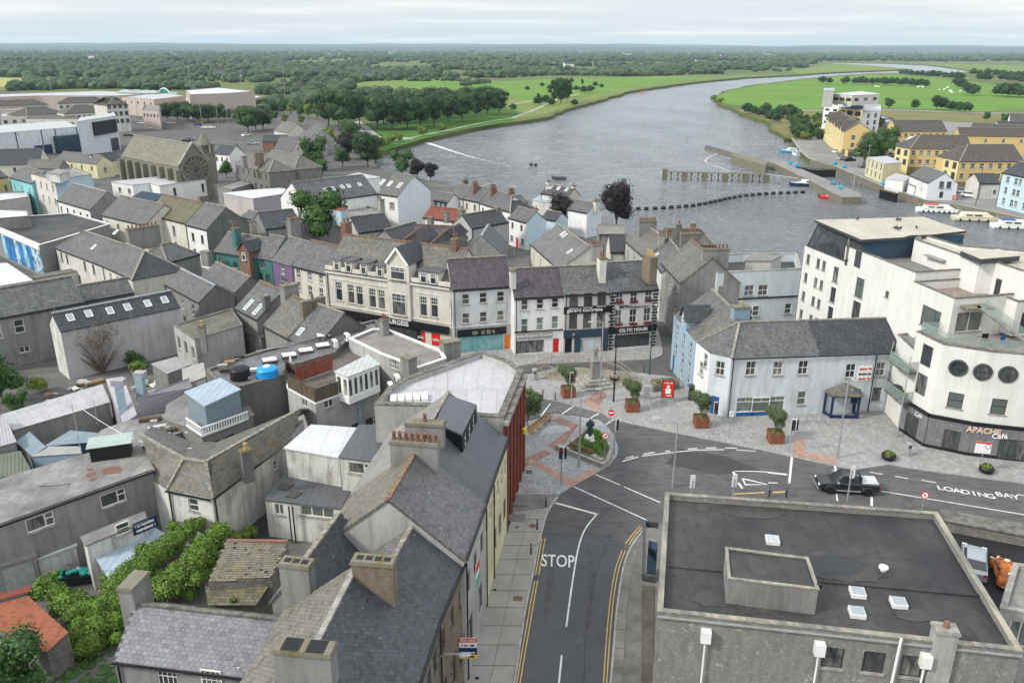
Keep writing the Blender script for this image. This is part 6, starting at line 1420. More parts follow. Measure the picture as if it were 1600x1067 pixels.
pent=S([W((1276,347),17.5)+T(.6,.3),W((1346,374),17.5)+T(.5,.5),W((1508,362),17.5),W((1443,341),17.5)+T(0,-.3)],17.3,bluegrey,felt_s,0,z0=13.9,walls={0:dkgrey,1:bluegrey,2:bluegrey})
b=MB(L0);q=[W(p,17.5)for p in((1273,345),(1346,376),(1412,372),(1423,369),(1456,368),(1510,362),(1470,350),(1443,340),(1340,343))];b.prism(q,17.3,17.6,0,1);b.build('penthouse_roof',[felt_s,dkgrey],ap)
# slanted glazing on its left flank
b=MB(L0);g=MB(L0);a0,a1=T(38.3,103.4,14.1),T(40.2,94.9,14.1);c0,c1=T(39.1,102.6,17.25),T(40.9,93.6,17.25)
for k in range(7):t=k/6;b.bar(a0.lerp(a1,t),c0.lerp(c1,t),.18,.14)
b.bar(a0,a1,.2,.2);b.bar(c0,c1,.2,.2);b.build('glazing_frame',dkgrey,ap);g.face([a0,a1,c1,c0]);g.face([c0,c1,a1,a0])if False else None;g.build('glazing',glass,ap)
E_=Edge(T(40.2,95.3,14),T(43.6,96.0,14));wall_box(ap,E_,'dark_corner_window',-.2,2.0,13.6,17.2,glass,.4)
S([W((1429,374),17.4),W((1531,409),17.4),W((1556,410),17.4),W((1600,424),17.4),W((1700,446),17.4),W((1700,400),17.4),W((1560,389),17.4),W((1501,384),17.4),W((1440,366),17.4)],17.4,white_w,felt_s,.3,z0=14.0,wins={2:[wpx('d_case',.8,1.7,(8,1418,508))]})
b=MB(L0);q=[W(p,17.9)for p in((1501,392),(1533,405),(1594,400),(1561,389))];b.prism(q,17.35,17.9,0,1);b.build('lift_housing',[felt_s,dkgrey],ap)
# plant on the services deck
b=MB(L0);q=[T(46.3,89.5),T(47,86.6),T(51,87.6),T(50.5,90.5)];b.prism(q,16.2,16.35);b.build('plant_canopy',tin,ap)
b=MB(L0);b.tube([T(48,87.2,15.5),T(49.4,87.4,15.5)],.5,12);b.tube([T(49.5,86.9,16.0),T(50.2,87.1,16.0)],.38,12);b.build('ventilation_duct',galv,ap,kind=None)
S([T(52.0,84.5),T(52.4,82.6),T(54.2,83.2),T(53.8,85)],16.4,bluegrey,felt_g,0,z0=14);
for p in((8,553,95),(8,785,150),(8,800,158),(8,815,152),(8,795,98),(8,810,100),(8,915,148)):
 bd=thing('crow','black crow perched on the sandy penthouse roof, '+{553:'alone at its left end',915:'alone at its right end',785:'leftmost of the near three',800:'middle of the near three',815:'rightmost of the near three',795:'left of the far pair',810:'right of the far pair'}[p[1]],'bird',W(p,17.62),R.uniform(0,6),'crows on the penthouse roof');b=MB();b.blob((0,0,.2),.17,1,.05,0,(1.6,.7,.7));b.blob((.24,0,.33),.09,1,.05);b.bar((-.2,0,.17),(-.5,0,.12),.1,.03);b.bar((.02,.05,0),(.02,.05,.12),.02,.02,up=V((0,1,0)));b.bar((.02,-.05,0),(.02,-.05,.12),.02,.02,up=V((0,1,0)));b.build('body',black,bd)
# ---------------------------------------------------------------- left middle: back streets
gable('long_store','long store with five rooflights in dark slate and a pebble dashed side wall',(94,516),(280,478),(180,471),6.4,36,roof=slate_d,wall=M_render('lilac_pebble_dash',(.43,.42,.44),.5),walls={3:white_o},gutters=(),wins={3:[]},sky=[(5,435,697),(5,548,673),(5,680,655),(5,788,633),(5,912,610),(5,1017,588)],rtile=lead)
ws=gable('warehouse','old grey rendered warehouse with coarse slates at the left edge',(-60,508),(131,472),(50,442),6.6,36,roof=slate,wall=grey,wins={0:[wpx('sash',1.1,1.7,(5,120,750),(5,-20,790)),wpx('case',1.2,.8,(5,152,892))]})
sd_=thing('satellite_dish','satellite dish on the grey warehouse wall','satellite dish',W((61,500),5.2));b=MB();b.lathe([(0.05,.12),(.45,0),(.47,.02),(.06,.16)],16);b.v=[Matrix.Rotation(rad(65),4,'X')@v for v in b.v];b.build('dish',galv,sd_)
gable('low_outbuilding','low slated outbuilding between the warehouse and the hipped houses',(132,471),(209,457),(155,441),5.4,36,roof=slate,wall=grey)
for i,(p,z,r_)in enumerate([((178,500),4.6,1.9),((172,515),3.4,1.7),((186,518),3.2,1.4),((168,490),5.8,1.3)]):pass
def barecreeper():
 root=thing('climbing_shrub','leafless brown climbing shrub fanned over the pebble dashed wall','climber',W((161,583),0));b=MB();rn=random.Random(5);E_=Edge(W((110,585),0),W((280,560),0));s0=(W((161,583),0)-E_.P0).dot(E_.d)
 for k in range(60):
  a=rn.uniform(-1.0,1.0);h=rn.uniform(2.5,6.3)*(1-abs(a)*.3);p=V((0,-.1,0));pts=[p]
  for j in range(1,5):t=j/4;pts.append(E_.d*(a*3.2*t*t**.3+rn.uniform(-.15,.15))+V((0,0,h*t))-E_.inn*rn.uniform(.1,.35))
  b.tube(pts,.035,4,r1=.01,cap=False)
 b.build('branches',M_plain('brown_twigs',(.12,.085,.06),.9,.3,4),root);b=MB();L=[(E_.d*rn.uniform(-2,2)+V((0,-.2,rn.uniform(3.6,6.2))),.9,1)for _ in range(9)];leafcloud(b,L,900,.09,rn);b.build('dry_leaves',M_leaf('dry_brown_leaves',(.14,.09,.05)),root)
barecreeper()
plant('bush','shrub','round green bush at the foot of the pebble dashed wall',W((210,573),0),1.0,'shrub');plant('bushy','shrub','lighter green bush in front of the round one',W((216,585),0),.9,'shrub')
gable('back_house','dark sided slate house with pale ridge below the hipped houses',(258,444),(310,472),(305,431),6.0,36,roof=slate,wall=grey,rtile=lead,walls={1:grey_d},wins={0:[rows('sash',.9,1.5,4.4,[.2,.5,.8]),rows('d_sash',.9,1.5,1.9,[.2,.5,.8])]})
gable('back_house','slate house whose lower roof edge is patched with white sheet',(316,430),(368,455),(352,416),6.0,36,roof=slate,wall=grey_d,gutters=())
bh=flat('timber_roof_house','flat timbered roof house with a glazed left front and one small stack',[(271,508),(304,531),(379,508),(362,482)],5.6,grey_l,M_felt('mossy_board_roof',(.11,.105,.085),(.2,.19,.16),.5,.4),.1,wins={0:[rows('plain',1.0,1.7,[3.6],3)],1:[]});chimney(bh,W((315,508),7.4),4,.7,.5,1.5,0,grey,1,pot_y)
gable('back_house','slate house with a blue edged verge and two long rooflights',(367,481),(401,499),(424,447),6.0,38,roof=slate,wall=grey,rtile=ridge_t,sky=[((28,385,368),None,(.9,1.7)),((28,500,425),None,(.9,1.7))],chims=[((28,592,245),-.1,.9,.8,grey_d,0)])
gable('back_house','slate roof with a coarse texture and a square grey stack at the head',(411,508),(449,528),(462,464),6.2,38,roof=slate_b,wall=grey,rtile=ridge_t,chims=[((28,880,110),1.2,1.2,2.0,grey,0)])
gable('back_house','slate roof beside a brown brick party stack in the middle yards',(452,529),(491,546),(511,480),6.2,38,roof=slate,wall=grey_d,rtile=ridge_g,sky=[((28,1025,700))],chims=[((28,1170,290),.6,.6,3.2,brick_b,1)])
flat('lead_roof_shed','small shed with a dark lead roof in the yard corner',[(384,516),(407,528),(427,521),(407,511)],4.0,grey,felt_d,0,wins={0:[]})
# ---------------------------------------------------------------- hipped houses, supermarket
gable('white_house','white house with two slate ranges and dark sash windows at the upper left',(86,387),(160,415),(150,367),5.2,36,hip=(.9,0),roof=slate,wall=offw,wins={0:[rows('d_sash',.8,1.6,3.9,[.12,.24,.62,.8]),rows('d_sash',.8,1.2,1.2,[.45])]},sky=[(5,715,170),(5,580,262)])
gable('hipped_house','slate hipped house beneath the great eight pot chimney',(160,415),(206,436),(205,384),5.2,36,hip=(0,1),roof=slate,mr={3:slate_d},wall=cream,wins={0:[rows('sash',.8,1.2,3.9,[.25,.5])]},chims=[((5,878,135),1.7,1.1,5.2,grey,8)])
gable('hipped_house','dark slated hipped house right of the great chimney',(262,410),(312,397),(268,378),5.2,36,hip=(.5,1),roof=slate,wall=grey,chims=[((5,1270,285),.4,.9,1.6,grey,0)])
sm=flat('supermarket','supermarket with a broad dark felt roof and blue picture panels on its front',[(-60,326),(0,357),(61,383),(83,377),(172,350),(111,333),(40,338),(-20,325)],6.0,grey,felt,.35,.3,pvc);E_=Edge(W((0,357),6),W((61,383),6));L0=V(sm.location)
pm=[M_plain('blue_picture_panel',(.03,.16,.42),.4,.5,.6),M_plain('pale_blue_picture',(.25,.5,.65),.4,.6,.7),M_plain('mixed_picture',(.3,.42,.5),.4,.9,1.2)]
for k in range(9):wall_box(sm,E_,'picture_panel',k*E_.L/9+.06,(k+1)*E_.L/9-.06,.6,4.9,pm[[1,0,0,2,0,1,0,2,2][k]],.1)
wall_box(sm,E_,'white_fascia',0,E_.L,5.1,6.0,pvc,.2);flat('x','x',[(-20,343),(47,338),(44,327),(-20,325)],7.8,grey,felt_w,.3,z0=5.6,root=sm)
for i,(u,v)in enumerate([(30,408),(42,410),(54,412),(66,410),(78,408),(90,408)]):plant('bushy' if i<3 else 'bush','shrub','shrub %s in the planted strip below the picture panels'%['at the left end','second from the left','third from the left','fourth from the left','next to the right end','at the right end'][i],W((u,v),0),1.15,'shrub','shrubs below the picture panels')
flat('boundary_wall','pale wall between the planted strip and the white house',[(44,437),(122,423),(122,418),(44,432)],2.4,offw,conc_d,0,cat='wall');flat('flat_roof_store','store with a bright white flat roof at the left edge',[(-60,448),(0,446),(50,438),(10,411),(-60,415)],5.0,grey,felt_w,0)
# second rank
gable('street_house','cream house with a thick mossy slate roof and black sash windows',(227,334),(289,349),(275,308),7.4,38,roof=slate_m,wall=cream,rtile=ridge_t,wins={0:[rows('d_sash',.9,1.9,5.4,[.3,.7]),rows('d_sash',.9,1.6,2.4,[.3,.7])]},chims=[((18,1400,600),.9,.9,1.8,grey_d,0)])
gable('street_house','white house with plain grey slates and a dark rendered gable',(290,351),(322,359),(331,319),7.4,38,roof=slate,wall=white,walls={1:grey_d},wins={0:[rows('d_sash',.9,1.5,5.4,[.3,.75]),rows('d_sash',.9,1.5,2.4,[.3,.75])]})
gable('street_house','grey slated white house half hidden by the great chimney',(158,336),(226,352),(220,312),6.6,36,roof=slate,wall=cream,wins={0:[rows('d_sash',.8,1.3,4.9,4)]})
gable('street_house','white fronted house with a bare grey gable behind the supermarket',(89,313),(140,328),(140,293),6.6,38,roof=slate,wall=white,walls={1:grey},rtile=lead,wins={0:[rows('d_sash',.9,1.6,4.7,5)]})
bb_=flat('three_storey_block','pale three storey block with a flat roof full of plant at the upper left',[(48,272),(85,282),(144,273),(112,262)],9.6,offw,felt_m,.3,walls={1:palebl},wins={0:[rows('sash',.9,1.5,[7.6,4.6],4)]});flat('x','x',[(72,270),(92,273),(108,268),(90,264)],11.2,white_o,felt_m,0,z0=9.3,root=bb_)
gable('street_house','aqua painted house with a grey slate roof at the upper left',(15,277),(50,287),(44,262),7.6,36,roof=slate,wall=aqua,wins={0:[rows('sash',.8,1.3,5.6,3)]});gable('street_house','yellow gabled house at the left edge above the aqua one',(-30,283),(12,276),(-10,262),7.0,36,roof=slate,wall=yellow,wins={0:[rows('d_sash',.8,2.2,4.0,[.85])],1:[rows('d_sash',.8,2,4,[.5])]})
flat('concrete_store','concrete store with a cluttered white roof at the far left',[(-30,318),(46,308),(44,299),(-30,302)],5.0,grey_l,felt_w,.3)
flat('white_flat_building','white building with a long grey flat roof in front of the church',[(174,284),(207,289),(234,286),(249,290),(321,280),(274,273)],5.6,white,felt_l,0,wins={0:[rows('case',1.2,1.3,3.8,[.35,.8])],3:[rows('d_plain',.8,2.0,3.5,[.3,.92])]})
flat('navy_annex','dark navy flat topped annex between two slate roofs',[(206,308),(241,314),(256,304),(222,299)],7.0,navy_r,navy_r,0)
flat('lilac_hall','lilac grey rendered hall with a white flat roof',[(349,302),(395,310),(465,299),(438,294),(392,297)],7.4,lilac,felt_w,0,walls={0:M_render('pinkish_streaked_render',(.5,.46,.46),.5)})
flat('stone_store','store of rough stone with a dark slate lid below the lilac hall',[(392,345),(440,352),(462,340),(430,332)],6.4,stone,felt_d,0)
gable('yard_house','dark slated yard house below the lilac hall',(415,358),(470,352),(440,328),6.0,30,roof=slate_d,wall=grey);gable('yard_house','small corrugated roof house beside the grey gable',(375,338),(410,348),(400,331),6.0,25,roof=M_slate('streaky_slate',(.11,.11,.115),.2),wall=grey)
sh1=gable('school_wing','long slate school wing with six rooflights',(478,318),(590,303),(530,277),8.0,34,roof=M_slate('bluish_school_slate',(.1,.105,.118),.1,stain=.5),wall=white,sky=[(2,430,935),(2,478,930),(2,533,918),(2,573,913),(2,640,903)])
gable('school_wing','white gabled school block with three bright rooflights',(590,303),(621,307),(625,272),8.0,34,roof=M_slate('warm_school_slate',(.135,.135,.13),.2),wall=white,walls={1:M_render('bluish_white_gable',(.64,.69,.74),.15)},wins={0:[rows('multi',1.5,1.5,5.8,[.7])]},sky=[((21,295,118),None,(1,1.7)),((21,390,138),None,(1,1.7)),((21,510,158),None,(1,1.7))])
flat('flat_annex','annex roof strewn with white sheets below the school',[(460,352),(560,345),(600,330),(560,318),(470,325)],5.6,grey,felt_m,.2,wins={0:[]});flat('rusty_housing','rust topped blue plant housing on the annex roof',[(519,326),(532,329),(543,325),(530,322)],8.2,palebl,rust,0,z0=5.5,cat='plant housing')
gable('yard_house','dark slate house with a square stack beside the white school gable',(560,364),(613,357),(575,336),6.0,38,roof=slate_d,wall=grey_l,wins={0:[rows('sash',.7,1.1,4.6,4)]},chims=[((21,275,325),.6,1.0,1.4,conc,1)])
gable('yard_house','low dark slate house behind the tiled double gables',(618,376),(665,362),(635,350),5.5,34,roof=slate_d,wall=grey)
for k,(a_,b_,r_)in enumerate([((628,385),(664,383),(647,363)),((671,384),(710,383),(695,362))]):pass
gable('purple_roof_house','purple brown slated house with twin gables edged in orange tile',(640,382),(712,386),(676,352),6.2,36,roof=slate_p,wall=grey,rtile=ridge_t)
for k,(l,t,r_)in enumerate([((629,377),(648,363),(664,381)),((673,381),(697,361),(712,374))]):
 root=thing('gable_dormer','orange edged gable, %s of the pair behind the shop roof'%['left','right'][k],'gable',W((t[0],t[1]+20),6));L0=V(root.location);q=[W(l,8),W(r_,8),W(t,10)];dd=V((.3,1,0))*6;b=MB(L0);b.slab([q[0],q[2],q[2]+dd,q[0]+dd][::-1]if True else q,.12);b.slab([q[2],q[1],q[1]+dd,q[2]+dd][::-1],.12);b.build('roof',slate_p,root);b=MB(L0);b.face([q[0],q[1],q[2]]);b.face([V((q[0].x,q[0].y,5)),V((q[1].x,q[1].y,5)),q[1],q[0]]);b.build('wall',grey,root)
 b=MB(L0);b.bar(q[0]+V((0,-.1,.1)),q[2]+V((0,-.1,.1)),.3,.22);b.bar(q[1]+V((0,-.1,.1)),q[2]+V((0,-.1,.1)),.3,.22);b.build('tile_edge',ridge_t,root)
q_=thing('mews_house','slate house with its gable end to the shops, right of the brick stack','house',W((752,400),0));L0=V(q_.location);a_,c_,t_=W((719,398),6.4),W((784,398),6.4),W((752,369),9.4);dd=V((.1,1,0))*9;b=MB(L0)
b.slab([a_,t_,t_+dd,a_+dd][::-1],.14);b.slab([t_,c_,c_+dd,t_+dd][::-1],.14);b.build('roof',MATS['blue_grey_slate'],q_);b=MB(L0);wall_edge(b,a_,c_,0,[]);b.face([a_,c_,t_]);wall_edge(b,c_,c_+dd,0,[]);wall_edge(b,a_+dd,a_,0,[]);b.build('wall',grey,q_);b=MB(L0);b.bar(t_+V((0,0,.08)),t_+dd+V((0,0,.08)),.25,.15);b.build('ridge_tiles',lead,q_)
gable('riverside_house','long grey rendered house with dark slates and two stacks near the river',(737,357),(794,347),(752,331),6.6,36,roof=slate_d,wall=grey_l,chims=[((21,1275,450),.8,.9,1.3,conc_y,1),((22,290,420),.5,.9,1.2,conc_y,0)])
gable('red_roof_house','house with a bright red tiled roof below the white school gable',(661,340),(709,346),(697,325),5.2,34,roof=tile_r,wall=white,rtile=ridge_t,chims=[((21,890,545),0,1.0,1.0,grey,0),((21,1085,480),.3,.9,.8,grey,1)])
def row(nm,cfg,**k):
 for(lab,A_,B_,R_,he_,m_,n_,ch)in cfg:gable(nm,lab,A_,B_,R_,he_,38,roof=k.get('roof',slate),wall=m_,wins={0:[rows('d_sash',.75,1.2,[4.2,1.6],n_)]},chims=ch,hip=k.get('hip',(0,0)),group=k.get('group'))
row('quay_terrace_house',[('low white quay terrace house with two rooflights, furthest left',(678,313),(699,317),(690,300),5.0,white,3,[]),('white quay terrace house with a twin pot brick stack at its left end',(700,306),(722,311),(722,288),5.6,white,2,[((21,1320,85),.9,.8,1.2,brick,2)]),
 ('cream quay terrace house in the middle of the row',(723,311),(748,316),(745,291),5.6,cream,2,[((21,1440,130),.9,.8,1.4,brick,3)]),('white quay terrace house right of the cream one',(749,317),(783,328),(779,299),5.6,white,3,[((22,240,175),.9,.8,1.4,brick,4)])],group='terraced houses along the quay')
gable('quay_terrace_house','end house of the quay terrace with a dark hipped slate end',(783,328),(797,331),(803,306),5.6,38,hip=(0,1),roof=slate,mr={3:slate_d},wall=white,chims=[((22,465,225),.8,.8,1.4,brick,4)]);gable('quay_house','hip roofed house behind the end of the quay terrace',(800,321),(824,316),(822,303),5.4,36,roof=slate,wall=offw)
gable('quay_house','purple slated quay house with three rooflights and two white stacks',(845,302),(886,309),(876,291),5.8,38,roof=slate_p,wall=cream,walls={1:cream},sky=[(22,955,183),(22,1050,195),(22,1150,212)],chims=[((22,920,100),.6,.8,.9,cream,1),((22,1235,155),.6,.8,1.0,cream,1)])
flat('blue_roofed_range','low blue roofed front range of the purple slated house',[(832,312),(864,318),(887,312),(850,303)],4.4,offw,tin_bl,0,wins={1:[rows('sash',1.0,1.4,3.2,2)]})
for p in((22,912,300),(22,1077,300)):c_=thing('chimney_stack','tall white stack, %s of two on the blue roofed front'%('left' if p[1]<1000 else 'right'),'chimney',W((px(p)[0],px(p)[1]+12),3));b=MB();b.box(-.5,.5,-.4,.4,0,4.6);b.build('stack',white,c_);b=MB();b.box(-.6,.6,-.5,.5,4.6,4.8);b.build('cap',conc,c_)
gable('quay_house','white gabled quay house right of the twin white stacks',(886,327),(917,333),(911,314),5.4,38,roof=slate,wall=white,walls={1:MATS['bluish_white_gable']},chims=[((22,1515,345),.5,.8,1.2,cream,2)]);gable('quay_house','small white lean house in front of the white gabled one',(888,337),(905,343),(902,332),3.6,30,roof=slate,wall=white)
gable('quay_pub','small white pub with a red door and a blue white gable wall',(794,340),(822,348),(818,325),5.6,38,roof=slate,wall=white,walls={1:MATS['light_sky_blue_render']},wins={0:[rows('d_sash',.75,1.1,[4.3],2),rows('sash',1.0,1.2,1.5,[.2,.8]),door(redp,.95,2.1,.5)]},chims=[((22,755,445),.2,.8,1.3,white,2)])
gable('quay_house','low house with glazed dark roof beside the pub',(845,341),(868,345),(858,329),4.4,34,roof=slate_d,wall=palebl)
for p,s_,l in(((878,360),1.05,'dark copper tree in front of the white quay houses'),((963,358),(1.15,1.15,1.4),'large dark copper beech on the river bank'),((652,280),.8,'small copper tree on the river bank'),((673,282),.7,'second small copper tree, right of the first')):plant('plum','tree',l,W(p,0),s_)
plant('green','tree','bright green tree by the river left of the copper trees',W((628,278),0),1.15)
# ---------------------------------------------------------------- church
chh=gable('church','limestone church with a lichened roof and a rose window',(190,243),(279,260),(255,218),9.5,50,roof=slate_g,wall=ashlar,rtile=conc,gutters=(),z0=0,cat='church',wins={0:[rows('d_plain',.9,4.5,5.4,7,sill=False)]});I=INFO[chh.name];L0=V(chh.location);E_=Edge(I['f'][0],I['f'][1])
for k in range(8):s_=E_.L*(k+.02)/7.05+.3;wall_box(chh,E_,'buttress',s_-.6,s_+.6,0,8.6,ashlar,1.3)
E1_=Edge(I['f'][1],I['f'][2]);M_=Matrix.Translation(E1_.at(E1_.L*.5,8.2,.1))@Matrix.Rotation(E1_.rz,4,'Z')@Matrix.Rotation(rad(90),4,'X');n=32
b=MB(L0);vs=[]
for(r_,zz)in((4.1,0),(4.1,.35),(3.5,.35),(3.4,0)):vs+=[M_@V((r_*math.cos(6.2832*k/n),r_*math.sin(6.2832*k/n),zz))for k in range(n)]
b.mesh_add(vs,[(j*n+k,j*n+(k+1)%n,(j+1)*n+(k+1)%n,(j+1)*n+k)for j in range(3)for k in range(n)]);rw=b.build('rose_window',ashlar,chh);b=MB(L0);b.mesh_add([M_@V((3.45*math.cos(6.2832*k/n),3.45*math.sin(6.2832*k/n),.05))for k in range(n)],[tuple(range(n))]);b.build('pane',glass,rw)
b=MB(L0)
for k in range(16):a_=6.2832*k/16;b.bar(M_@V((1.0*math.cos(a_),1.0*math.sin(a_),.15)),M_@V((3.5*math.cos(a_),3.5*math.sin(a_),.15)),.3,.25,up=V((.3,.8,.1)))
for rr_ in(1.1,2.2):b.tube([M_@V((rr_*math.cos(6.2832*k/20),rr_*math.sin(6.2832*k/20),.15))for k in range(21)],.14,5,cap=False)
b.build('tracery',ashlar,rw,kind='stuff')
for i_ in(1,):
 for(f0,f1)in((I['f'][1],I['r1']),(I['f'][2],I['r1'])):b=MB(L0);b.bar(V((f0.x,f0.y,I['he']))+V((0,0,.2)),f1+V((0,0,.4)),.7,.4);b.build('gable_coping',conc,chh)
tw=W((326,286),0);tt=thing('church_tower','slender limestone belfry with a stone spire beside the rose window','tower',tw,E_.rz);b=MB();b.prism([(-2.1,-2.1),(2.1,-2.1),(2.1,2.1),(-2.1,2.1)],-.5,8.6);b.build('shaft',ashlar,tt)
for sx in(-1,1):
 for sy in(-1,1):b=MB();b.box(sx*1.65-.35,sx*1.65+.35,sy*1.65-.35,sy*1.65+.35,8.6,11.0);b.build('belfry_pier',ashlar,tt)
b=MB();b.box(-.25,.25,-1.9,-1.5,8.6,10.6);b.box(-1.9,-1.5,-.25,.25,8.6,10.6);b.box(-2.2,2.2,-2.2,2.2,11.0,11.4);b.box(-.9,.9,-.9,.9,8.6,11.0);b.build('belfry',ashlar,tt,kind='stuff');b=MB();b.lathe([(2.1,11.4),(.08,15.0)],8);b.build('spire',ashlar,tt)
for z in(6.6,2.4):b=MB();b.box(-.9,-.3,-2.16,-2.08,z,z+1.6);b.build('slit_window',glass,tt)
# mill house
ml=gable('mill','old stone mill with twin hipped slate roofs',(367,257),(420,269),(398,243),9.0,36,hip=(0,1),roof=slate_b,wall=stone,walls={0:stone},gutters=(),wins={0:[rows('d_sash',.8,1.6,[7.4,4.6],6)],1:[]},chims=[((19,480,110),1.0,.9,1.2,grey,0)])
I=INFO[ml.name];o_=I['inn']*(2*I['half']+.05);gable('mill_wing','second hipped range of the stone mill, nearer the river',I['f'][0]+o_,I['f'][1]+o_,(440,241),9.0,36,D=2*I['half']+1,hip=(0,1),roof=slate_b,wall=stone,gutters=(),chims=[((19,660,70),1.2,1.0,2.2,brick_b,2)],wins={1:[rows('d_sash',1.0,1.8,[7.2,3.4],[.1])]})
flat('dark_wall','dark rendered wall between the church tower and the mill',[(339,292),(362,297),(400,285),(380,280)],5.0,grey,felt_g,.1,cat='building')
plant('green','tree','green tree growing against the right end of the stone mill',W((492,268),0),1.5);plant('green','shrub','green thicket between the church tower and the mill',W((354,278),0),.7,'shrub')
# rows of small houses beyond
for(lab,a_,b_,r_,he_,rf,wl_,wn)in[
 ('white house with dark slates right of the church tower',(334,240),(358,242),(347,226),5.6,slate_d,white,3),('white house with pale slates next to the dark slated one',(359,240),(380,238),(372,225),5.6,slate,white,2),
 ('cottage row house with brown slates below the warehouse',(88,249),(150,256),(120,239),4.6,slate,lemon,4),('cottage row house with dark slates at the church end',(152,254),(190,249),(172,238),4.6,slate_d,lemon,3),
 ('long dark slated house at the left edge below the warehouse',(-20,258),(62,256),(25,233),5.0,slate_d,cream,3),('house with a brown hipped roof above the aqua house',(40,262),(92,263),(70,250),5.6,slate_b,grey,2),
 ('grey gabled cottage with an arched shop window near the trees',(427,236),(457,237),(455,214),5.0,slate,cream,2),('row house with pale ridges behind the arched window cottage',(457,222),(474,226),(466,204),4.6,slate,grey_l,1),('second row house with pale ridges by the yellow bush',(470,214),(488,218),(480,198),4.6,slate,grey_l,1),('yellow ended row house by the lawn',(480,207),(498,210),(492,195),4.6,slate,yellow,1),
 ('cream cottage behind the low stores',(428,204),(450,208),(440,190),4.6,slate_b,cream,1),('low store with a dark roof and red brick wall',(410,221),(448,221),(430,211),4.0,slate_d,brick,1)]:
 gable('distant_house',lab,a_,b_,r_,he_,38,roof=rf,wall=wl_,gutters=(),wins={0:[rows('d_sash',.8,1.2,he_-1.6,wn)],1:[rows('sash',1.2,1.4,2.4,[.5])]},group='small houses around the church and car park')
gable('small_pub','roof with pale slates right of the mill by the hedge',(455,290),(500,286),(485,272),5.0,30,roof=slate_b,wall=grey);flat('flat_shed','low white walled shed before the dark copper tree',[(532,277),(560,281),(594,277),(560,270)],4.2,white,felt_l,0)
for i,(u,v,s_,k)in enumerate([(545,250,1.25,'plum'),(515,232,1.1,'yell'),(550,240,1.7,'green'),(536,262,.9,'green'),(505,275,.7,'green'),(420,262,.4,'green'),(575,262,1.0,'oak1'),(565,250,1.2,'green')]):
 plant(k,'tree',['large dark copper tree by the riverside street','yellow green tree beside the riverside street','broad green tree behind the dark copper one','low green tree at the street bend','small green tree by the white topped cars','small tree behind the mill roof','dark tree on the river corner','green tree standing at the river corner'][i],W((u,v),0),s_)
# ---------------------------------------------------------------- far left: retail quarter
wh=flat('warehouse_store','long white warehouse store with navy doors and pale roof',[(-60,216),(0,208),(122,198),(100,189),(-60,200)],9.0,M_sheet('white_cladding',(.66,.7,.74),.6,.01),tin_w,0,wins={1:[]});E_=edge_of(wh,1)
for p in((33,468,745),(33,582,735)):s_,z=E_.sz(p);wall_box(wh,E_,'loading_door',s_-1.6,s_+1.6,.1,3.4,navy,.06)
s_,z=E_.sz((33,850,710));wall_box(wh,E_,'dock_house',s_-6.0,s_+5.0,0,6.2,navy_r,3.0)
for f in(.18,.5,.68,.97):wall_box(wh,E_,'downpipe',f*E_.L-.15,f*E_.L+.15,0,8.9,dkgrey,.2)
bx=flat('cinema_block','tall white block with a framed dark sign window',[(120,190),(181,181),(178,176),(125,184)],13.0,MATS['white_cladding'],felt_l,0);E_=edge_of(bx,0);s_,z=E_.sz((33,1290,545));wall_box(bx,E_,'dark_window',s_-8,s_+8,z-2.4,z+2.4,black,.6);wall_box(bx,E_,'glass_front',E_.L-6.5,E_.L-1,.2,5,glass,.1)
hb=gable('hip_roof_block','four storey pale block with a brown hipped roof at the retail street',(166,165),(200,163.5),(184,151),12.5,24,hip=(1,1),roof=tile_q,wall=offw,gutters=(),wins={0:[rows('d_sash',1.6,1.9,[12,8.6,5.2],4)]})
for lab,pts,h,wm,rm in[('pinkish office block with ribbon windows at the left edge',[(-30,175),(40,172),(40,168),(-30,168)],8,pinkish,felt_g),('low stone faced range below the brown roofs',[(40,186),(120,186),(118,176),(50,176)],7,cream,tile_q),
 ('very long pale shopping centre roof on the left',[(-60,154),(60,150),(180,150),(250,146),(150,142),(0,147),(-60,150)],10,pinkish,felt_l),('shopping centre roof with green rooflights',[(190,152),(240,156),(290,150),(250,144)],10,pinkish,felt_l),
 ('beige shopping centre wing behind the car park trees',[(222,172),(248,174),(250,166),(226,164)],9,pinkish,felt_g),('broad shopping centre block with a pale roof at the right',[(296,148),(355,146),(398,143),(340,137),(290,141)],14,pinkish,felt_w),('beige shopping centre wall with a bright parapet',[(322,160),(372,156),(410,152),(390,147),(300,152)],9,pinkish,felt_w),
 ('low white topped shopping centre link',[(282,158),(322,160),(318,153),(270,152)],7,pinkish,felt_w),('pale store roof by the left edge car park',[(0,183),(70,180),(60,174),(0,175)],7,offw,felt_l)]:
 bb__=flat('retail_building',lab,pts,h,wm,rm,.3,wins={0:[rows('d_case',1.6,1.5,h-2.4,5,sill=False)]}if h<12 else{})
for lab,a_,b_,r_,he_,rf,wm in[('brown hip roofed offices at the far left',(-30,167),(75,163),(20,157),9,tile_q,pinkish),('brown roofed offices with a hipped end beyond the warehouse',(42,181),(100,176),(80,166),7,tile_q,offw),('grey brown roofed range with a small white gablet',(100,178),(170,175),(130,164),8,tile_q,offw),('long brown roof before the shopping centre',(90,162),(170,160),(130,152),11,tile_q,cream)]:
 gable('office_range',lab,a_,b_,r_,he_,26,hip=(1,1),roof=rf,wall=wm,gutters=(),wins={0:[rows('d_case',1.4,1.4,he_-1.8,8,sill=False)]})
ml_=thing('mall_entrance','green glazed mall entrance with an arched gable','entrance',W((262,168),0));P=[W(p,0)for p in((243,170),(278,171),(280,164),(246,163))];b=MB(ml_.location);b.prism(P,0,8.5);b.build('glass_hall',M_plain('green_glazing',(.03,.22,.19),.2,.3,.4,spec=.6),ml_)
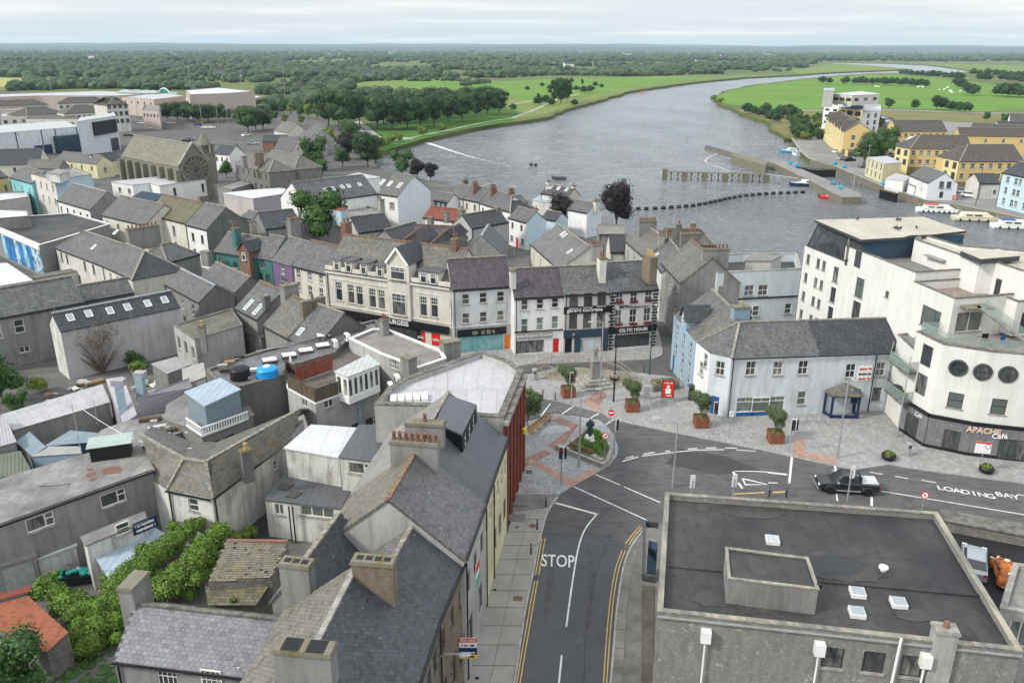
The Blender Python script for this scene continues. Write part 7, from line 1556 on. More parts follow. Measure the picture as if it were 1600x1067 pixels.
E_=Edge(W((243,170),0),W((278,171),0));b=MB(ml_.location)
for k in range(7):b.bar(E_.at(E_.L*k/6,0,.2),E_.at(E_.L*k/6,8.8,.2),.5,.5,up=V((0,1,0)))
b.bar(E_.at(0,8.6,.2),E_.at(E_.L,8.6,.2),.5,.6);b.tube([E_.at(E_.L*.5+4.2*math.cos(t/10*math.pi),8.6+4.4*math.sin(t/10*math.pi),.2)for t in range(11)],.35,6);b.build('white_frame',pvc,ml_);b=MB(ml_.location);b.face([E_.at(E_.L*.5+4*math.cos(t/10*math.pi),8.6+4.2*math.sin(t/10*math.pi),.05)for t in range(11)][::-1]);b.build('arched_glazing',MATS['green_glazing'],ml_)
for i,u in enumerate((196,213,228,238)):s_=thing('rooflight','green glass roof lantern, %s from the left on the mall roof'%['first','second','third','fourth'][i],'rooflight',W((u,145+i*.4),10));b=MB();b.prism([(-4,-5),(4,-5),(4,5),(-4,5)],0,.5);b.face([(-4,-5,.5),(0,-2.5,2),(0,2.5,2),(-4,5,.5)][::-1]);b.face([(4,-5,.5),(4,5,.5),(0,2.5,2),(0,-2.5,2)]);b.face([(-4,-5,.5),(4,-5,.5),(0,-2.5,2)]);b.build('glass_lantern',MATS['pale_green_profiled_sheet'],s_)
def lamp_far(p,h,lab,gr='lamp masts over the car parks'):
 r_=thing('lamp_mast',lab,'lamp post',W(p,0),0,gr);b=MB();b.tube([(0,0,0),(0,0,h)],.16,6,r1=.08);b.build('mast',galv,r_);b=MB();b.box(-1.2,1.2,-.2,.2,h,h+.25);b.build('lamp_head',galv,r_)
for i,(u,v,h)in enumerate([(302,168,26),(381,175,24),(447,172,34),(85,170,20),(217,192,16),(316,196,14),(341,196,14),(357,203,12),(373,203,12),(409,205,12)]):lamp_far((u,v),h,['tall mast behind the round car park trees','tall mast before the beige mall wall','tallest mast, left of the park trees','mast over the left mall roof','pale totem like mast at the retail corner','short mast at the near car park edge','short mast right of the near car park edge','short mast by the green hedge','short mast by the right hedge','short mast at the right end of the car park'][i])
# cars: one simple body kind, copied
def car_proto(name,label,body,loc,rz,kind='car',L=4.3,Wd=1.75,H_=1.45):
 r_=thing(name,label,'car',loc,rz);sx=L/4.3;b=MB()
 pr=[(-2.15,.25),(2.1,.25),(2.15,.62),(2.0,.78),(1.15,.92),(-1.95,.98),(-2.15,.8)];w=Wd/2
 n=len(pr);vs=[V((x*sx,-w*(1 if z<.9 else .94),z))for x,z in pr]+[V((x*sx,w*(1 if z<.9 else .94),z))for x,z in pr]
 b.mesh_add(vs,[tuple(range(n)),tuple(range(2*n-1,n-1,-1))]+[(i,i+n,(i+1)%n+n,(i+1)%n)for i in range(n)]);b.build('body',body,r_)
 b=MB();g0=[(-1.85,.95),(1.1,.92),(.35,H_-.04),(-1.35,H_-.02)];vs=[V((x*sx,-w*.9 if z<1.2 else-w*.72,z))for x,z in g0]+[V((x*sx,w*.9 if z<1.2 else w*.72,z))for x,z in g0]
 b.mesh_add(vs,[(0,1,2,3),(7,6,5,4),(0,4,5,1),(1,5,6,2),(3,7,4,0)]);b.build('windows',glass,r_)
 b=MB();b.prism([(-1.3*sx,-w*.72),(.33*sx,-w*.72),(.33*sx,w*.72),(-1.3*sx,w*.72)],H_-.05,H_+.02);b.build('roof',body,r_)
 wm=WIN.get('wheel')
 if not wm:
  q=MB();q.lathe([(.2,-.1),(.31,-.1),(.33,-.06),(.33,.06),(.31,.1),(.2,.1)],14);q.v=[Matrix.Rotation(rad(90),4,'X')@v for v in q.v];h=MB();h.lathe([(.2,-.09),(.2,.09)],10);h.v=[Matrix.Rotation(rad(90),4,'X')@v for v in h.v];wm=WIN['wheel']=(q.mesh('wheel',black),h.mesh('rim',galv))
 for x in(-1.35,1.35):
  for s_ in(-1,1):o=ob('wheel',wm[0],r_,loc=(x*sx,s_*(w-.1),.33));ob('rim',wm[1],o)
 for s_ in(-1,1):b=MB();b.box(1.95*sx,2.14*sx,s_*w*.8-.18,s_*w*.8+.18,.6,.76);b.build('headlight',whitep,r_);b=MB();b.box(-2.17*sx,-2.05*sx,s_*w*.82-.14,s_*w*.82+.14,.65,.85);b.build('tail_light',redp,r_)
 return r_
carp={'white':M_plain('white_car_paint',(.7,.7,.7),.25,.03,spec=.6),'silver':M_plain('silver_car_paint',(.36,.4,.44),.25,.05,1,.3,spec=.6),'red':M_plain('red_car_paint',(.5,.02,.02),.25,.05,spec=.6),'black':M_plain('black_car_paint',(.012,.014,.018),.15,.1,spec=.7),'blue':M_plain('blue_car_paint',(.03,.06,.2),.25,.05,spec=.6),'grey':M_plain('grey_car_paint',(.14,.15,.16),.25,.05,spec=.6),'wine':M_plain('wine_car_paint',(.2,.01,.03),.25,.05,spec=.6),'yellow':M_plain('yellow_car_paint',(.7,.5,.02),.3,.05,spec=.6)}
CP={k:car_proto('parked_car','x',m,(0,0,-50),0)for k,m in carp.items()}
used_p=set()
def car(k,p,rz,lab,gr='parked cars',z=.05,sc=1.0):
 loc=W(p,z)
 if k not in used_p:used_p.add(k);o=CP[k];o.location=loc;o.rotation_euler.z=rad(rz);o['label']=lab;o['group']=gr;o.scale=(sc,)*3;return o
 return dup(CP[k],loc,rad(rz),lab,gr,sc)
car('red',(93,236),10,'red car parked below the dark warehouse dock');car('white',(155,233),20,'white car right of the red one in the warehouse yard');car('white',(171,235),20,'second white car in the warehouse yard');car('yellow',(9,234),5,'yellow van like car at the left edge of the warehouse');car('black',(201,213),15,'black car at the corner of the cinema block');car('white',(222,194),10,'white car by the small hedged island');car('blue',(310,196),5,'blue car at the left end of the hedge')
car('yellow',(315,192),5,'yellow car among the car park trees');car('white',(322,201),0,'white car left of another before the hedge');car('white',(330,201),0,'white car right of another before the hedge');car('grey',(296,220),20,'dark grey car near the church spire');car('black',(292,222),20,'black car by the dark grey one');car('white',(385,213),60,'white van like car right of the spire');car('silver',(396,226),10,'silver car by the low white store');car('white',(240,202),30,'white car in the middle of the paved square');car('white',(267,194),0,'small white car near the round trees')
for i,(u,v)in enumerate([(492,229),(498,231),(505,230),(512,232),(518,229),(562,203),(567,207),(573,211)]):car(['white','silver','grey'][i%3],(u,v),30+i*5,'car %s in the row along the riverside street'%['first','second','third','fourth','fifth','sixth','seventh','eighth'][i],'cars along the riverside street')
# ---------------------------------------------------------------- right quay
def yl_wins(n,z):return[rows('sash',1.3,1.4,z,n)]
ya=gable('apartment_block','yellow apartment block with three gablets along its promenade side',(1291,185),(1319,206),(1344,192),9.0,34,roof=tile_q,wall=yellow_l,walls={1:yellow,0:yellow_l},gutters=(),wins={0:[rows('sash',1.3,1.5,[7.2,4.4],6)],1:[rows('sash',1.5,1.5,[7.0,4.2],[.35,.7])]});I=INFO[ya.name];E_=Edge(I['f'][0],I['f'][1]);L0=V(ya.location)
for f in(.2,.55,.88):
 s_=f*E_.L;b=MB(L0);b.prism([E_.at(s_-2.6,0,.3),E_.at(s_+2.6,0,.3),E_.at(s_+2.6,0,-3),E_.at(s_-2.6,0,-3)],0,9);b.face([E_.at(s_-2.6,9,.3),E_.at(s_+2.6,9,.3),E_.at(s_,12.4,.3)]);b.build('gablet',yellow_l,ya);b=MB(L0)
 for sg in(-1,1):b.slab([E_.at(s_,12.5,.6),E_.at(s_,12.5,-6),E_.at(s_+sg*2.9,8.8,-6),E_.at(s_+sg*2.9,8.8,.6)][::sg],.15)
 b.build('gablet_roof',tile_q,ya)
def stonebase(root,i,h=2.6):I=INFO[root.name];E_=Edge(I['f'][i],I['f'][(i+1)%4]);wall_box(root,E_,'stone_base',0,E_.L,0,h,brick_b,.1)
stonebase(ya,1)
yb=gable('apartment_block','yellow apartment block seen end on behind the quay trees',(1402,205),(1480,205),(1440,188),8.4,34,roof=tile_q,wall=yellow,gutters=(),wins={0:yl_wins(8,[6.8,4.0]),3:[rows('sash',1.3,1.4,[6.8],[.5])]})
yc=gable('apartment_block','middle yellow apartment block with stone ground floor and corner balconies',(1423,232),(1520,233),(1460,211),8.4,32,hip=(.8,0),roof=tile_q,wall=yellow,gutters=(),wins={0:yl_wins(8,[7.0,4.2])});stonebase(yc,0)
yd=gable('apartment_block','nearest yellow apartment block with stone ground floor beside the blue building',(1500,252),(1600,252),(1560,226),8.4,32,hip=(.8,0),roof=tile_q,wall=yellow,gutters=(),wins={0:yl_wins(7,[7.0,4.2])});stonebase(yd,0)
for k,pts in enumerate([[(1400,229),(1422,233),(1434,222),(1412,219)],[(1475,247),(1499,252),(1512,238),(1490,235)]]):
 flat('balcony_tower',['square balcony tower at the corner of the middle yellow block','square balcony tower at the corner of the nearest yellow block'][k],pts,8.4,yellow_l,tile_q,0,cat='building',wins={0:[rows('b_plain',1.8,1.9,[6.9,4.1],2,sill=False)],3:[rows('b_plain',1.8,1.9,[6.9,4.1],2,sill=False)]})
 root=thing('white_gablet',['white triangular gablet on the middle yellow block','white triangular gablet on the nearest yellow block'][k],'gablet',W([(1421,222),(1501,240)][k],9.5));b=MB();b.face([(-2,0,-1),(1.5,0,-1),(1,0,1.6)]);b.face([(1.5,0,-1),(1.5,2,-1),(1,2,1.6),(1,0,1.6)]);b.face([(-2,2,-1),(-2,0,-1),(1,0,1.6),(1,2,1.6)]);b.build('wall',whitep,root)
for lab,a_,b_,r_,he_,rf,wm,hp in[('dark roofed range right behind the yellow blocks',(1500,212),(1640,214),(1560,200),7,tile_q,yellow,(0,0)),('dark roofed terrace with white dormers at the far right',(1515,203),(1600,208),(1560,194),7,tile_q,yellow_l,(0,0)),('white gabled house at the right edge by the railway',(1578,188),(1640,190),(1600,178),6,tile_q,white,(0,0)),('smaller white house in front of the one at the right edge',(1560,199),(1610,200),(1585,190),5,slate_d,white,(0,0))]:gable('distant_house',lab,a_,b_,r_,he_,36,hip=hp,roof=rf,wall=wm,gutters=(),wins={0:[rows('sash',1.2,1.3,he_-1.8,5)]})
flat('lemon_office','pale lemon two storey office with a flat roof on the quay',[(1355,246),(1381,256),(1409,254),(1386,244)],5.8,lemon,felt_l,0,wins={0:[rows('sash',1.3,1.7,[4.5,1.8],4)],1:[]})
flat('white_store','low white store between the lemon office and the cottage',[(1384,279),(1412,283),(1426,277),(1400,271)],3.2,white,felt_l,0)
gable('quay_cottage','white cottage with a pale blue gable facing the marina',(1421,274),(1451,286),(1462,265),4.6,36,roof=slate,wall=white,walls={1:MATS['bluish_white_gable']},rtile=lead,wins={0:[rows('sash',.8,.9,2.4,[.7])],1:[rows('d_case',1.1,1.7,4.2,[.45,.7]),rows('d_case',1.0,1.5,1.6,[.5])]})
flat('quay_porch','small flat porch at the side of the quay cottage',[(1419,288),(1430,291),(1434,287),(1423,284)],2.5,white,felt_g,0);gable('quay_shed','pale grey windowless shed with a dark roof on the marina street',(1531,287),(1563,287),(1549,271),4.2,34,roof=slate_d,wall=offw,wins={0:[rows('d_plain',.8,.9,2.0,[.8])]})
gable('blue_building','light blue three storey building at the right edge by the marina',(1566,270),(1640,285),(1600,254),8.6,34,roof=slate_d,wall=skybl,wins={0:[rows('six',1.1,1.6,[7.2,4.5,1.8],[.15,.33,.42,.6,.8])]})
mb=flat('modern_apartments','white and timber modern apartment block beyond the quay',[(1289,155),(1330,158),(1374,152),(1330,149)],14.5,white,felt_w,.3,wins={0:[rows('d_plain',2.6,1.2,[12.5,9.5,6.5,3.5],[.15,.45,.8],sill=False)],1:[rows('d_plain',1.6,1.4,[12.5],4,sill=False)]})
flat('x','x',[(1302,147),(1332,149),(1375,147),(1345,143)],18.5,cream,felt_w,0,z0=14,root=mb,wins={0:[rows('d_plain',3,1.4,16.4,3,sill=False)],1:[rows('d_plain',3,1.4,16.4,3,sill=False)]});flat('x','x',[(1287,141.5),(1303,142),(1304,138),(1288,138)],21,grey_l,tin_bl,0,z0=14,root=mb,wins={0:[rows('plain',2.4,4,17.8,2,sill=False)]})
flat('x','x',[(1348,176),(1376,174),(1376,164),(1350,164)],10.2,white,felt_w,0,root=mb,wins={0:[rows('d_case',2.2,2.2,[8.4,5.2,2.2],[.35,.75],sill=False)]});flat('x','x',[(1310,168),(1348,172),(1350,164),(1318,162)],12.0,yellow_l,tin_bl,0,root=mb,wins={0:[rows('b_plain',4,2,[10,7,4],3,sill=False)]})
# quay and pier stonework
def slabsol(name,lab,pts,z1,z0,top,side,cat='pier'):
 P_=[W(p,z1)for p in pts];c=sum(P_,V())/len(P_);r_=thing(name,lab,cat,(c.x,c.y,z0));from_=MB(r_.location);from_.prism(P_,z0,z1,0,1);from_.build('stonework',[top,side],r_);return r_
slabsol('pier','long stone pier dividing the lock cut from the weir pool',[(1195,251),(1206,247),(1228,253),(1252,264),(1300,284),(1346,303),(1345,308),(1316,308),(1301,302),(1264,281),(1246,273),(1215,258)],.1,WZ-2,MATS['quay_concrete'],quayst)
slabsol('weir_wall','tall buttressed stone wall leading from the pier into the weir pool',[(1143,243),(1146,238),(1200,253),(1196,259)],.9,WZ-1,quayst,quayst,'wall');slabsol('jetty','low narrow jetty running upstream from the buttressed wall',[(1101,230),(1104,227),(1146,239),(1143,243)],-1.1,WZ-1,tarmac_w,quayst,'jetty')
b=MB();Q=[W(p,.03)for p in[(1237,216),(1252,238),(1265,249),(1285,255),(1306,261),(1377,291),(1447,314),(1500,322),(1560,334),(1620,347)]];ribbon(b,[p+V((.3,.7,0))for p in Q],.9,0,.16);cp_=b.build('quay_coping',conc,None,kind='structure')
b=MB()
for p,q in zip(Q[:-1],Q[1:]):b.face([V((p.x,p.y,WZ-2))+V((0,-.3,0)),V((q.x,q.y,WZ-2))+V((0,-.3,0)),V((q.x,q.y,.16))+V((0,-.3,0)),V((p.x,p.y,.16))+V((0,-.3,0))])
b.build('quay_wall',quayst,None,kind='structure')
def trestle():
 a,c=W((24,200,430),WZ),W((24,1040,455),WZ);d=(c-a);L=d.length;d.normalize();r_=thing('trestle_jetty','open timber trestle standing in the river below the weir','jetty',a);L0=V(a);top=.7
 for k in range(6):s_=L*k/5;b=MB(L0);M_=Matrix.Translation(a+d*s_);b.box(-.75,.75,-.8,.8,-1,top-WZ+(.9 if k==0 else-.1),0,M_);b.build('concrete_pier',quayst,r_)
 b=MB(L0);b.bar(a+V((0,0,top-WZ)),c+V((0,0,top-WZ)),1.5,.28);b.build('deck',conc_y,r_)
 for k in range(16):
  if k%3==0:continue
  p=a+d*(L*k/15);b=MB(L0);b.bar(p+V((0,0,-1)),p+V((0,0,top-WZ)),.28,.28,up=V((0,1,0)));b.build('post',wood,r_)
 for k in range(15):
  p,q=a+d*(L*k/15),a+d*(L*(k+1)/15);b=MB(L0);b.bar(p+V((0,-.2,.3)),q+V((0,-.2,2.4)),.12,.12);b.bar(p+V((0,-.25,2.4)),q+V((0,-.25,.3)),.12,.12);b.build('cross_brace',wood,r_)
 b=MB(L0);e_=W((1246,279),.2);s_=c+V((0,0,top-WZ));b.bar(s_,e_,1.0,.15)
 b.build('gangway',galv,r_)
 for t in(.25,.5,.75):p=s_.lerp(e_,t);b=MB(L0);b.bar(p,V((p.x,p.y,WZ-1)),.3,.3,up=V((0,1,0)));b.build('post',galv,r_)
trestle()
fl=MB();fl.lathe([(.3,-.58),(.5,-.5),(.55,0),(.5,.5),(.3,.58)],12);fl.v=[Matrix.Rotation(rad(90),4,'Y')@v for v in fl.v];flm=fl.mesh('float_body',black);bpts=[(983.4,327),(997.3,326.4)]+[(24,x,y)for x,y in[(52,668),(125,665),(192,661),(257,656),(318,652),(380,646),(437,641),(490,632),(536,625),(578,614),(617,606),(657,597),(695,588),(735,580),(778,573),(825,566),(876,559),(929,553),(983,548),(1040,544),(1100,541),(1160,539),(1222,537),(1283,534),(1343,531)]]
W_=[W(p,WZ+.3)for p in bpts]
for i,p in enumerate(W_):
 q=W_[min(i+1,len(W_)-1)]-W_[max(i-1,0)];o=thing('boom_float','one of the black cylindrical floats of the safety boom across the river','float',p,math.atan2(q.y,q.x),'floats of the safety boom');ob('float_body',flm,o)
bc=MB(W_[0]);bc.tube([p+V((0,0,.05))for p in W_],.07,5);o=thing('boom_cable','pale cable stringing the boom floats together','cable',W_[0]);bc.build('cable',galv,o)
for i,p in enumerate([(830,257.5),(837,258)]):o=thing('boom_float',['left of the two loose black floats out in the river','right of the two loose black floats out in the river'][i],'float',W(p,WZ+.3),0,'loose floats');ob('float_body',flm,o)
# lock gates and blue gear housings
def lockgate(pts,lab):
 a,m_,c=[W(p,.3)for p in pts];r_=thing('lock_gate',lab,'lock gate',a);L0=V(a)
 for p,q in((a,m_),(m_,c)):b=MB(L0);b.bar(p+V((0,0,-1.2)),q+V((0,0,-1.2)),.5,2.6);b.build('gate_leaf',black,r_);b=MB(L0);b.bar(p+V((0,0,.9)),q+V((0,0,.9)),.06,.06);b.bar(p+V((0,0,.5)),q+V((0,0,.5)),.05,.05);b.build('handrail',dkgrey,r_)
 b=MB(L0);b.bar(a+V((0,0,.15)),c+V((0,0,.15)),1.2,.18);b.build('walkway',wood,r_)
lockgate([(1245,262),(1275,266),(1306,266)],'black lock gates closing the upper end of the cut');lockgate([(1376,297),(1388,300),(1402,304)],'black sluice gate set in the quay edge near the yellow box')
tm=MB();tm.box(-.6,.6,-.5,.5,0,.35);tm.face([(-.8,-.6,.35),(.8,-.6,.35),(0,0,1.25)]);tm.face([(.8,-.6,.35),(.8,.6,.35),(0,0,1.25)]);tm.face([(.8,.6,.35),(-.8,.6,.35),(0,0,1.25)]);tm.face([(-.8,.6,.35),(-.8,-.6,.35),(0,0,1.25)]);tmm=tm.mesh('hood',M_plain('turquoise_blue_paint',(.02,.3,.45),.5,.08))
for i,p in enumerate([(1235,257),(1245,261),(1304,257),(1319,262),(1302,288),(1313,295),(1380,289),(1405,296)]):o=thing('gear_housing',['blue hood at the upstream end of the pier','blue hood just left of the lock gate','blue hood on the quay right of the lock gate','blue hood further right on the quay edge','blue hood midway along the pier','blue hood on the pier beside the bicycles','blue hood left of the yellow box','blue hood by the low white store'][i],'gear housing',W(p,.12),.3*i,'blue gear housings of the lock');ob('hood',tmm,o)
o=thing('bicycle_rack','tangle of bicycle racks on the pier beside the blue hood','bicycle rack',W((1320,291),.1));
for k in range(9):b=MB();b.tube([(k*.9-3.5,-k*.45+1.6,0),(k*.9-3.5,-k*.45+1.6,.9),(k*.9-2.9,-k*.45+2.4,.9),(k*.9-2.9,-k*.45+2.4,0)],.06,5);b.build('hoop',dkgrey,o)
o=thing('equipment_box','bright yellow box on the quay by the white store','box',W((1387,284),.1));b=MB();b.box(-1.3,1.3,-.7,.7,0,2.2);b.build('cabinet',yellowp,o);b=MB();b.box(-1.4,1.4,-.8,.8,2.2,2.3);b.build('lid',yellowp,o)
# boats
def boat(p,rz,L,Wd,lab,hull,sup,trim=None,fend=0,cabin=True,gr=None,z=WZ,kind='cabin_cruiser'):
 r_=thing(kind,lab,'boat',W(p,z),rad(rz),gr);b=MB();st=[(-.5,.85),(-.3,1.0),(0,1.0),(.25,.86),(.4,.5),(.5,.06)];rings=[]
 for x,w in st:X=x*L;h=.95+.35*max(0,x+.1);y=w*Wd/2;rings.append([V((X,-y*.72,-.3)),V((X,-y,.35)),V((X+(.3 if x>.3 else 0),-y,h)),V((X+(.3 if x>.3 else 0),y,h)),V((X,y,.35)),V((X,y*.72,-.3))])
 vs=[q for g in rings for q in g];fs=[]
 for i in range(len(st)-1):
  for k in range(6):k2=(k+1)%6;fs.append((i*6+k,(i+1)*6+k,(i+1)*6+k2,i*6+k2))if k!=2 else None
 fs+=[(5,4,3,2,1,0),tuple((len(st)-1)*6+k for k in range(6))];b.mesh_add(vs,fs);b.build('hull',hull,r_)
 b=MB();b.face([g[2]-V((0,0,.06))for g in rings]+[g[3]-V((0,0,.06))for g in rings[::-1]]);b.build('deck',sup,r_)
 if cabin:
  b=MB();w=Wd*.38;vs=[V((x,y,zz))for(x,y,zz)in[(-.38*L,-w,1.0),(.22*L,-w*.9,1.1),(.22*L,w*.9,1.1),(-.38*L,w,1.0),(-.34*L,-w*.85,1.95),(.1*L,-w*.8,1.95),(.1*L,w*.8,1.95),(-.34*L,w*.85,1.95)]];b.mesh_add(vs,[(0,1,5,4),(1,2,6,5),(2,3,7,6),(3,0,4,7),(4,5,6,7)]);b.build('cabin',sup,r_)
  for sy in(-1,1):
   for(x0,x1)in((-.3,-.18),(-.15,-.02)):b=MB();b.box(x0*L,x1*L,sy*w*.96-.03,sy*w*.96+.03,1.3,1.7);b.build('cabin_window',glass,r_)
  b=MB();b.mesh_add([V((.13*L,-w*.7,1.85)),V((.2*L,-w*.75,1.3)),V((.2*L,w*.75,1.3)),V((.13*L,w*.7,1.85))],[(0,1,2,3)]);b.v=[v+V((.04,0,.05))for v in b.v];b.build('windscreen',glass,r_)
  b=MB();b.tube([(-.45*L,-w,1.0),(-.45*L,-w,1.6),(-.45*L,w,1.6),(-.45*L,w,1.0)],.03,5);b.tube([(.25*L,-w,1.1),(.27*L,-w,1.6),(.5*L,0,1.9),(.27*L,w,1.6),(.25*L,w,1.1)],.025,5);b.build('rail',galv,r_)
  if trim:b=MB();b.box(-.36*L,-.1*L,-w*.75,w*.75,1.95,2.12);b.build('canvas_top',trim,r_)
 for k in range(fend):b=MB();x=(-.4+.8*k/max(1,fend-1))*L;b.lathe([(.12,.1),(.2,.25),(.2,.6),(.1,.75)],8,(x,-Wd/2*(1.02 if x<.2*L else .8),0));b.build('fender',black,r_)
 return r_
boat((1472,332),-14,12.5,3.9,'white cabin cruiser with a red canvas and a row of black fenders',whitep,pvc,redp,9);boat((1532,345),-12,13,4.0,'cream cabin cruiser with lighter fenders, middle of the three',M_plain('cream_gelcoat',(.62,.58,.45),.35,.05),MATS['cream_gelcoat'],None,6);boat((1592,357),-12,12,4.0,'white cruiser with a blue canvas at the right edge',whitep,pvc,bluep,6)
boat((1234,239),150,8,3.0,'blue and white workboat moored by the scrubby bank',M_plain('workboat_blue',(.04,.25,.42),.4,.1),pvc,MATS['workboat_blue'],0,True,None,WZ,'workboat');boat((1243,243),95,5.5,2.3,'small pale blue workboat behind the blue one',pvc,palebl,None,0,True,None,WZ,'workboat')
boat((1257,291),172,9,2.9,'white and navy motor boat moored at the pier end',navy,whitep,None,3,True,None,WZ,'motor_boat');ib=thing('inflatable_boat','bright red open inflatable boat beside the pier tip','boat',W((1295,310),WZ),rad(-12));b=MB();b.tube([(-2.6,-.9,.35),(1.4,-.9,.35),(2.5,-.4,.5),(2.9,0,.55),(2.5,.4,.5),(1.4,.9,.35),(-2.6,.9,.35)],.38,8);b.build('tube',redp,ib);b=MB();b.box(-2.5,1.8,-.7,.7,.1,.2);b.build('floor',dkgrey,ib);b=MB();b.box(-.6,.1,-.3,.3,.2,.9);b.build('console',pvc,ib);b=MB();b.box(-2.9,-2.5,-.2,.2,.1,1.0);b.build('outboard_motor',black,ib);boat((22,1055,88),170,4.5,1.6,'tiny dark rowing boat alone on the river',dkgrey,dkgrey,None,0,False,None,WZ,'rowing_boat')
# cars on the quay
car('black',(1474,311),20,'black estate car in front of the quay cottage',sc=1.1);car('silver',(1504,302),-30,'silver car on the marina street, left of the white one');car('white',(1514,308),-35,'white car on the marina street');car('wine',(1418,272),10,'dark red car below the middle yellow block');car('silver',(1317,250),20,'silver car parked by the promenade wall');car('black',(1327,252),10,'black car beside the silver one on the promenade');car('grey',(1316,243),40,'grey car at the top of the promenade row');car('white',(1306,239),50,'white car at the top of the promenade row');car('grey',(1350,262),20,'grey car beside the lemon office')
for i in range(12):car(['silver','white','grey','blue'][i%4],(1376+(i%3)*7,184+i*1.5),20,'car in the tight rows beyond the dark hedge, number %s from the top'%['one','two','three','four','five','six','seven','eight','nine','ten','eleven','twelve'][i],'cars in rows beyond the quay trees')
for i,(u,v)in enumerate([(1385,240),(1390,243),(1395,245),(1399,241)]):car(['white','silver','grey','white'][i],(u,v),30,'car half hidden behind the lemon office, %s'%['furthest left','second from left','third from left','furthest right'][i],'cars behind the lemon office')
for i,(u,v,h)in enumerate([(1353,272,9),(1332,302,11),(1436,300,10),(1524,322,10),(1233,262,0),(1270,237,5),(1414,0,0)]):
 if h:r_=thing('lamp_post',['lamp post on the corner by the lemon office','mast standing at the pier edge','slim mast in front of the quay cottage','twin headed lamp post on the marina quay','','short lamp post on the promenade',''][i],'lamp post',W((u,v),0));b=MB();b.tube([(0,0,0),(0,0,h)],.1,6,r1=.06);b.build('pole',galv if i!=3 else dkgrey,r_);b=MB();b.box(-.7,.7,-.12,.12,h,h+.12);b.build('lamp_head',galv,r_)
o=thing('life_ring_board','red life ring board on the marina pontoon quay','life ring',W((1490,318),.05));b=MB();b.box(-.6,.6,-.06,.06,.9,2.1);b.build('board',redp,o);b=MB();b.tube([(.35*math.cos(t*.63),-.1,1.5+.35*math.sin(t*.63))for t in range(11)],.07,5);b.build('ring',whitep,o);b=MB();b.bar((0,0,0),(0,0,.9),.1,.1,up=V((0,1,0)));b.build('post',galv,o)
b=MB();pw=[W(p,0)for p in[(1279,207),(1283,214),(1296,228),(1310,238),(1323,246)]]
for p,q in zip(pw[:-1],pw[1:]):b.bar(p+V((0,0,1.2)),q+V((0,0,1.2)),.5,2.4)
o=thing('promenade_wall','curving cream and ochre promenade wall below the gableted block','wall',pw[0]);b.v=[v-V(pw[0])for v in b.v];b.build('wall',yellow_l,o)
# weir: the line of broken water
b=MB();wp=[W(p,WZ+.06)for p in[(648,219),(680,229),(712,239),(745,248),(790,257)]];ws_=smooth(wp,5)
for i in range(len(ws_)-1):w0,w1=4.5*(1-i/len(ws_))**1.5+.3,4.5*(1-(i+1)/len(ws_))**1.5+.3;b.face([ws_[i],ws_[i+1],ws_[i+1]+V((w1*.35,w1,0)),ws_[i]+V((w0*.35,w0,0))][::1])
foam_m=M_ground('white_water',(.45,.47,.48),(.72,.74,.75),.5,2.5,.7);b.build('weir_foam',foam_m,None,kind='structure')
for i,pts in enumerate([[(24,650,235),(24,700,245),(24,760,255),(24,860,285),(24,1000,320)],[(24,655,205),(24,560,250),(24,545,285),(24,640,320),(24,740,360)],[(24,165,360),(24,185,378),(24,178,395)]]):b=MB();ribbon(b,smooth([W(p,WZ+.05)for p in pts],5),.45,0,WZ+.05+i*.004);b.build('foam_streak',foam_m,None,kind='structure')
for i,(p,l_)in enumerate([((163+800,0),''),((1003,146),'red and white marker buoy raft near the left bank upstream')]):
 if i:o=thing('marker_raft',l_,'buoy',W(p,WZ));b=MB();b.box(-9,5,-.6,.6,0,.4);b.build('raft',wood_l,o);b=MB();b.box(-.5,.5,-.4,.4,.4,2.6);b.build('marker',redp,o)
for i,p in enumerate([(1073,222),(1004,158),(1212,225)]):o=thing('channel_marker',['dark channel marker pole in mid river','small channel marker upstream','channel marker near the scrubby bank'][i],'marker',W(p,WZ));b=MB();b.tube([(0,0,-.5),(0,0,2.8)],.1,5);b.build('pole',dkgrey,o)
# ---------------------------------------------------------------- trees, hedges, woods
def trees(lst,labf,group,key=None,cat='tree',name='tree'):
 for i,t in enumerate(lst):k,u,v,s_=t[:4];plant(k,name,labf(i,t),W((u,v),0),s_,cat,group)
ORD=['first','second','third','fourth','fifth','sixth','seventh','eighth','ninth','tenth','eleventh','twelfth','thirteenth','fourteenth','fifteenth','sixteenth','seventeenth','eighteenth','nineteenth','twentieth']
front=[('oak2',590,203,1.45),('oak1',613,204,1.4),('oak2',637,202,1.35),('oak3',657,199,1.3),('oak1',678,197,1.35),('oak2',700,193,1.3),('oak3',722,190,1.3),('oak1',743,186,1.3),('oak2',762,181,1.3),('oak1',780,178,1.25)]
trees(front,lambda i,t:'big dark park tree, %s from the left in the front row by the weir'%ORD[i],'park trees by the weir')
trees([('oak1',600,194,1.4),('oak2',626,193,1.4),('oak3',650,190,1.4),('oak1',674,186,1.45),('oak2',700,183,1.4),('oak1',726,178,1.35),('oak2',752,173,1.3),('oak3',772,170,1.25)],lambda i,t:'big park tree, %s from the left in the back row by the weir'%ORD[i],'park trees by the weir')
trees([('oak1',514,198,1.55),('oak2',530,203,1.65),('oak1',548,198,1.5),('oak3',562,195,1.3),('tall',520,188,1.2)],lambda i,t:'very dark tree, %s in the clump left of the park path'%ORD[i],'dark trees left of the park path')
trees([('oak1',262,188,.8),('oak2',278,190,.9),('oak1',294,191,.85),('oak2',310,193,.85),('oak3',326,192,.85),('oak3',342,190,.8),('oak2',300,184,.8)],lambda i,t:'round dark car park tree, %s from the left'%ORD[i],'round car park trees')
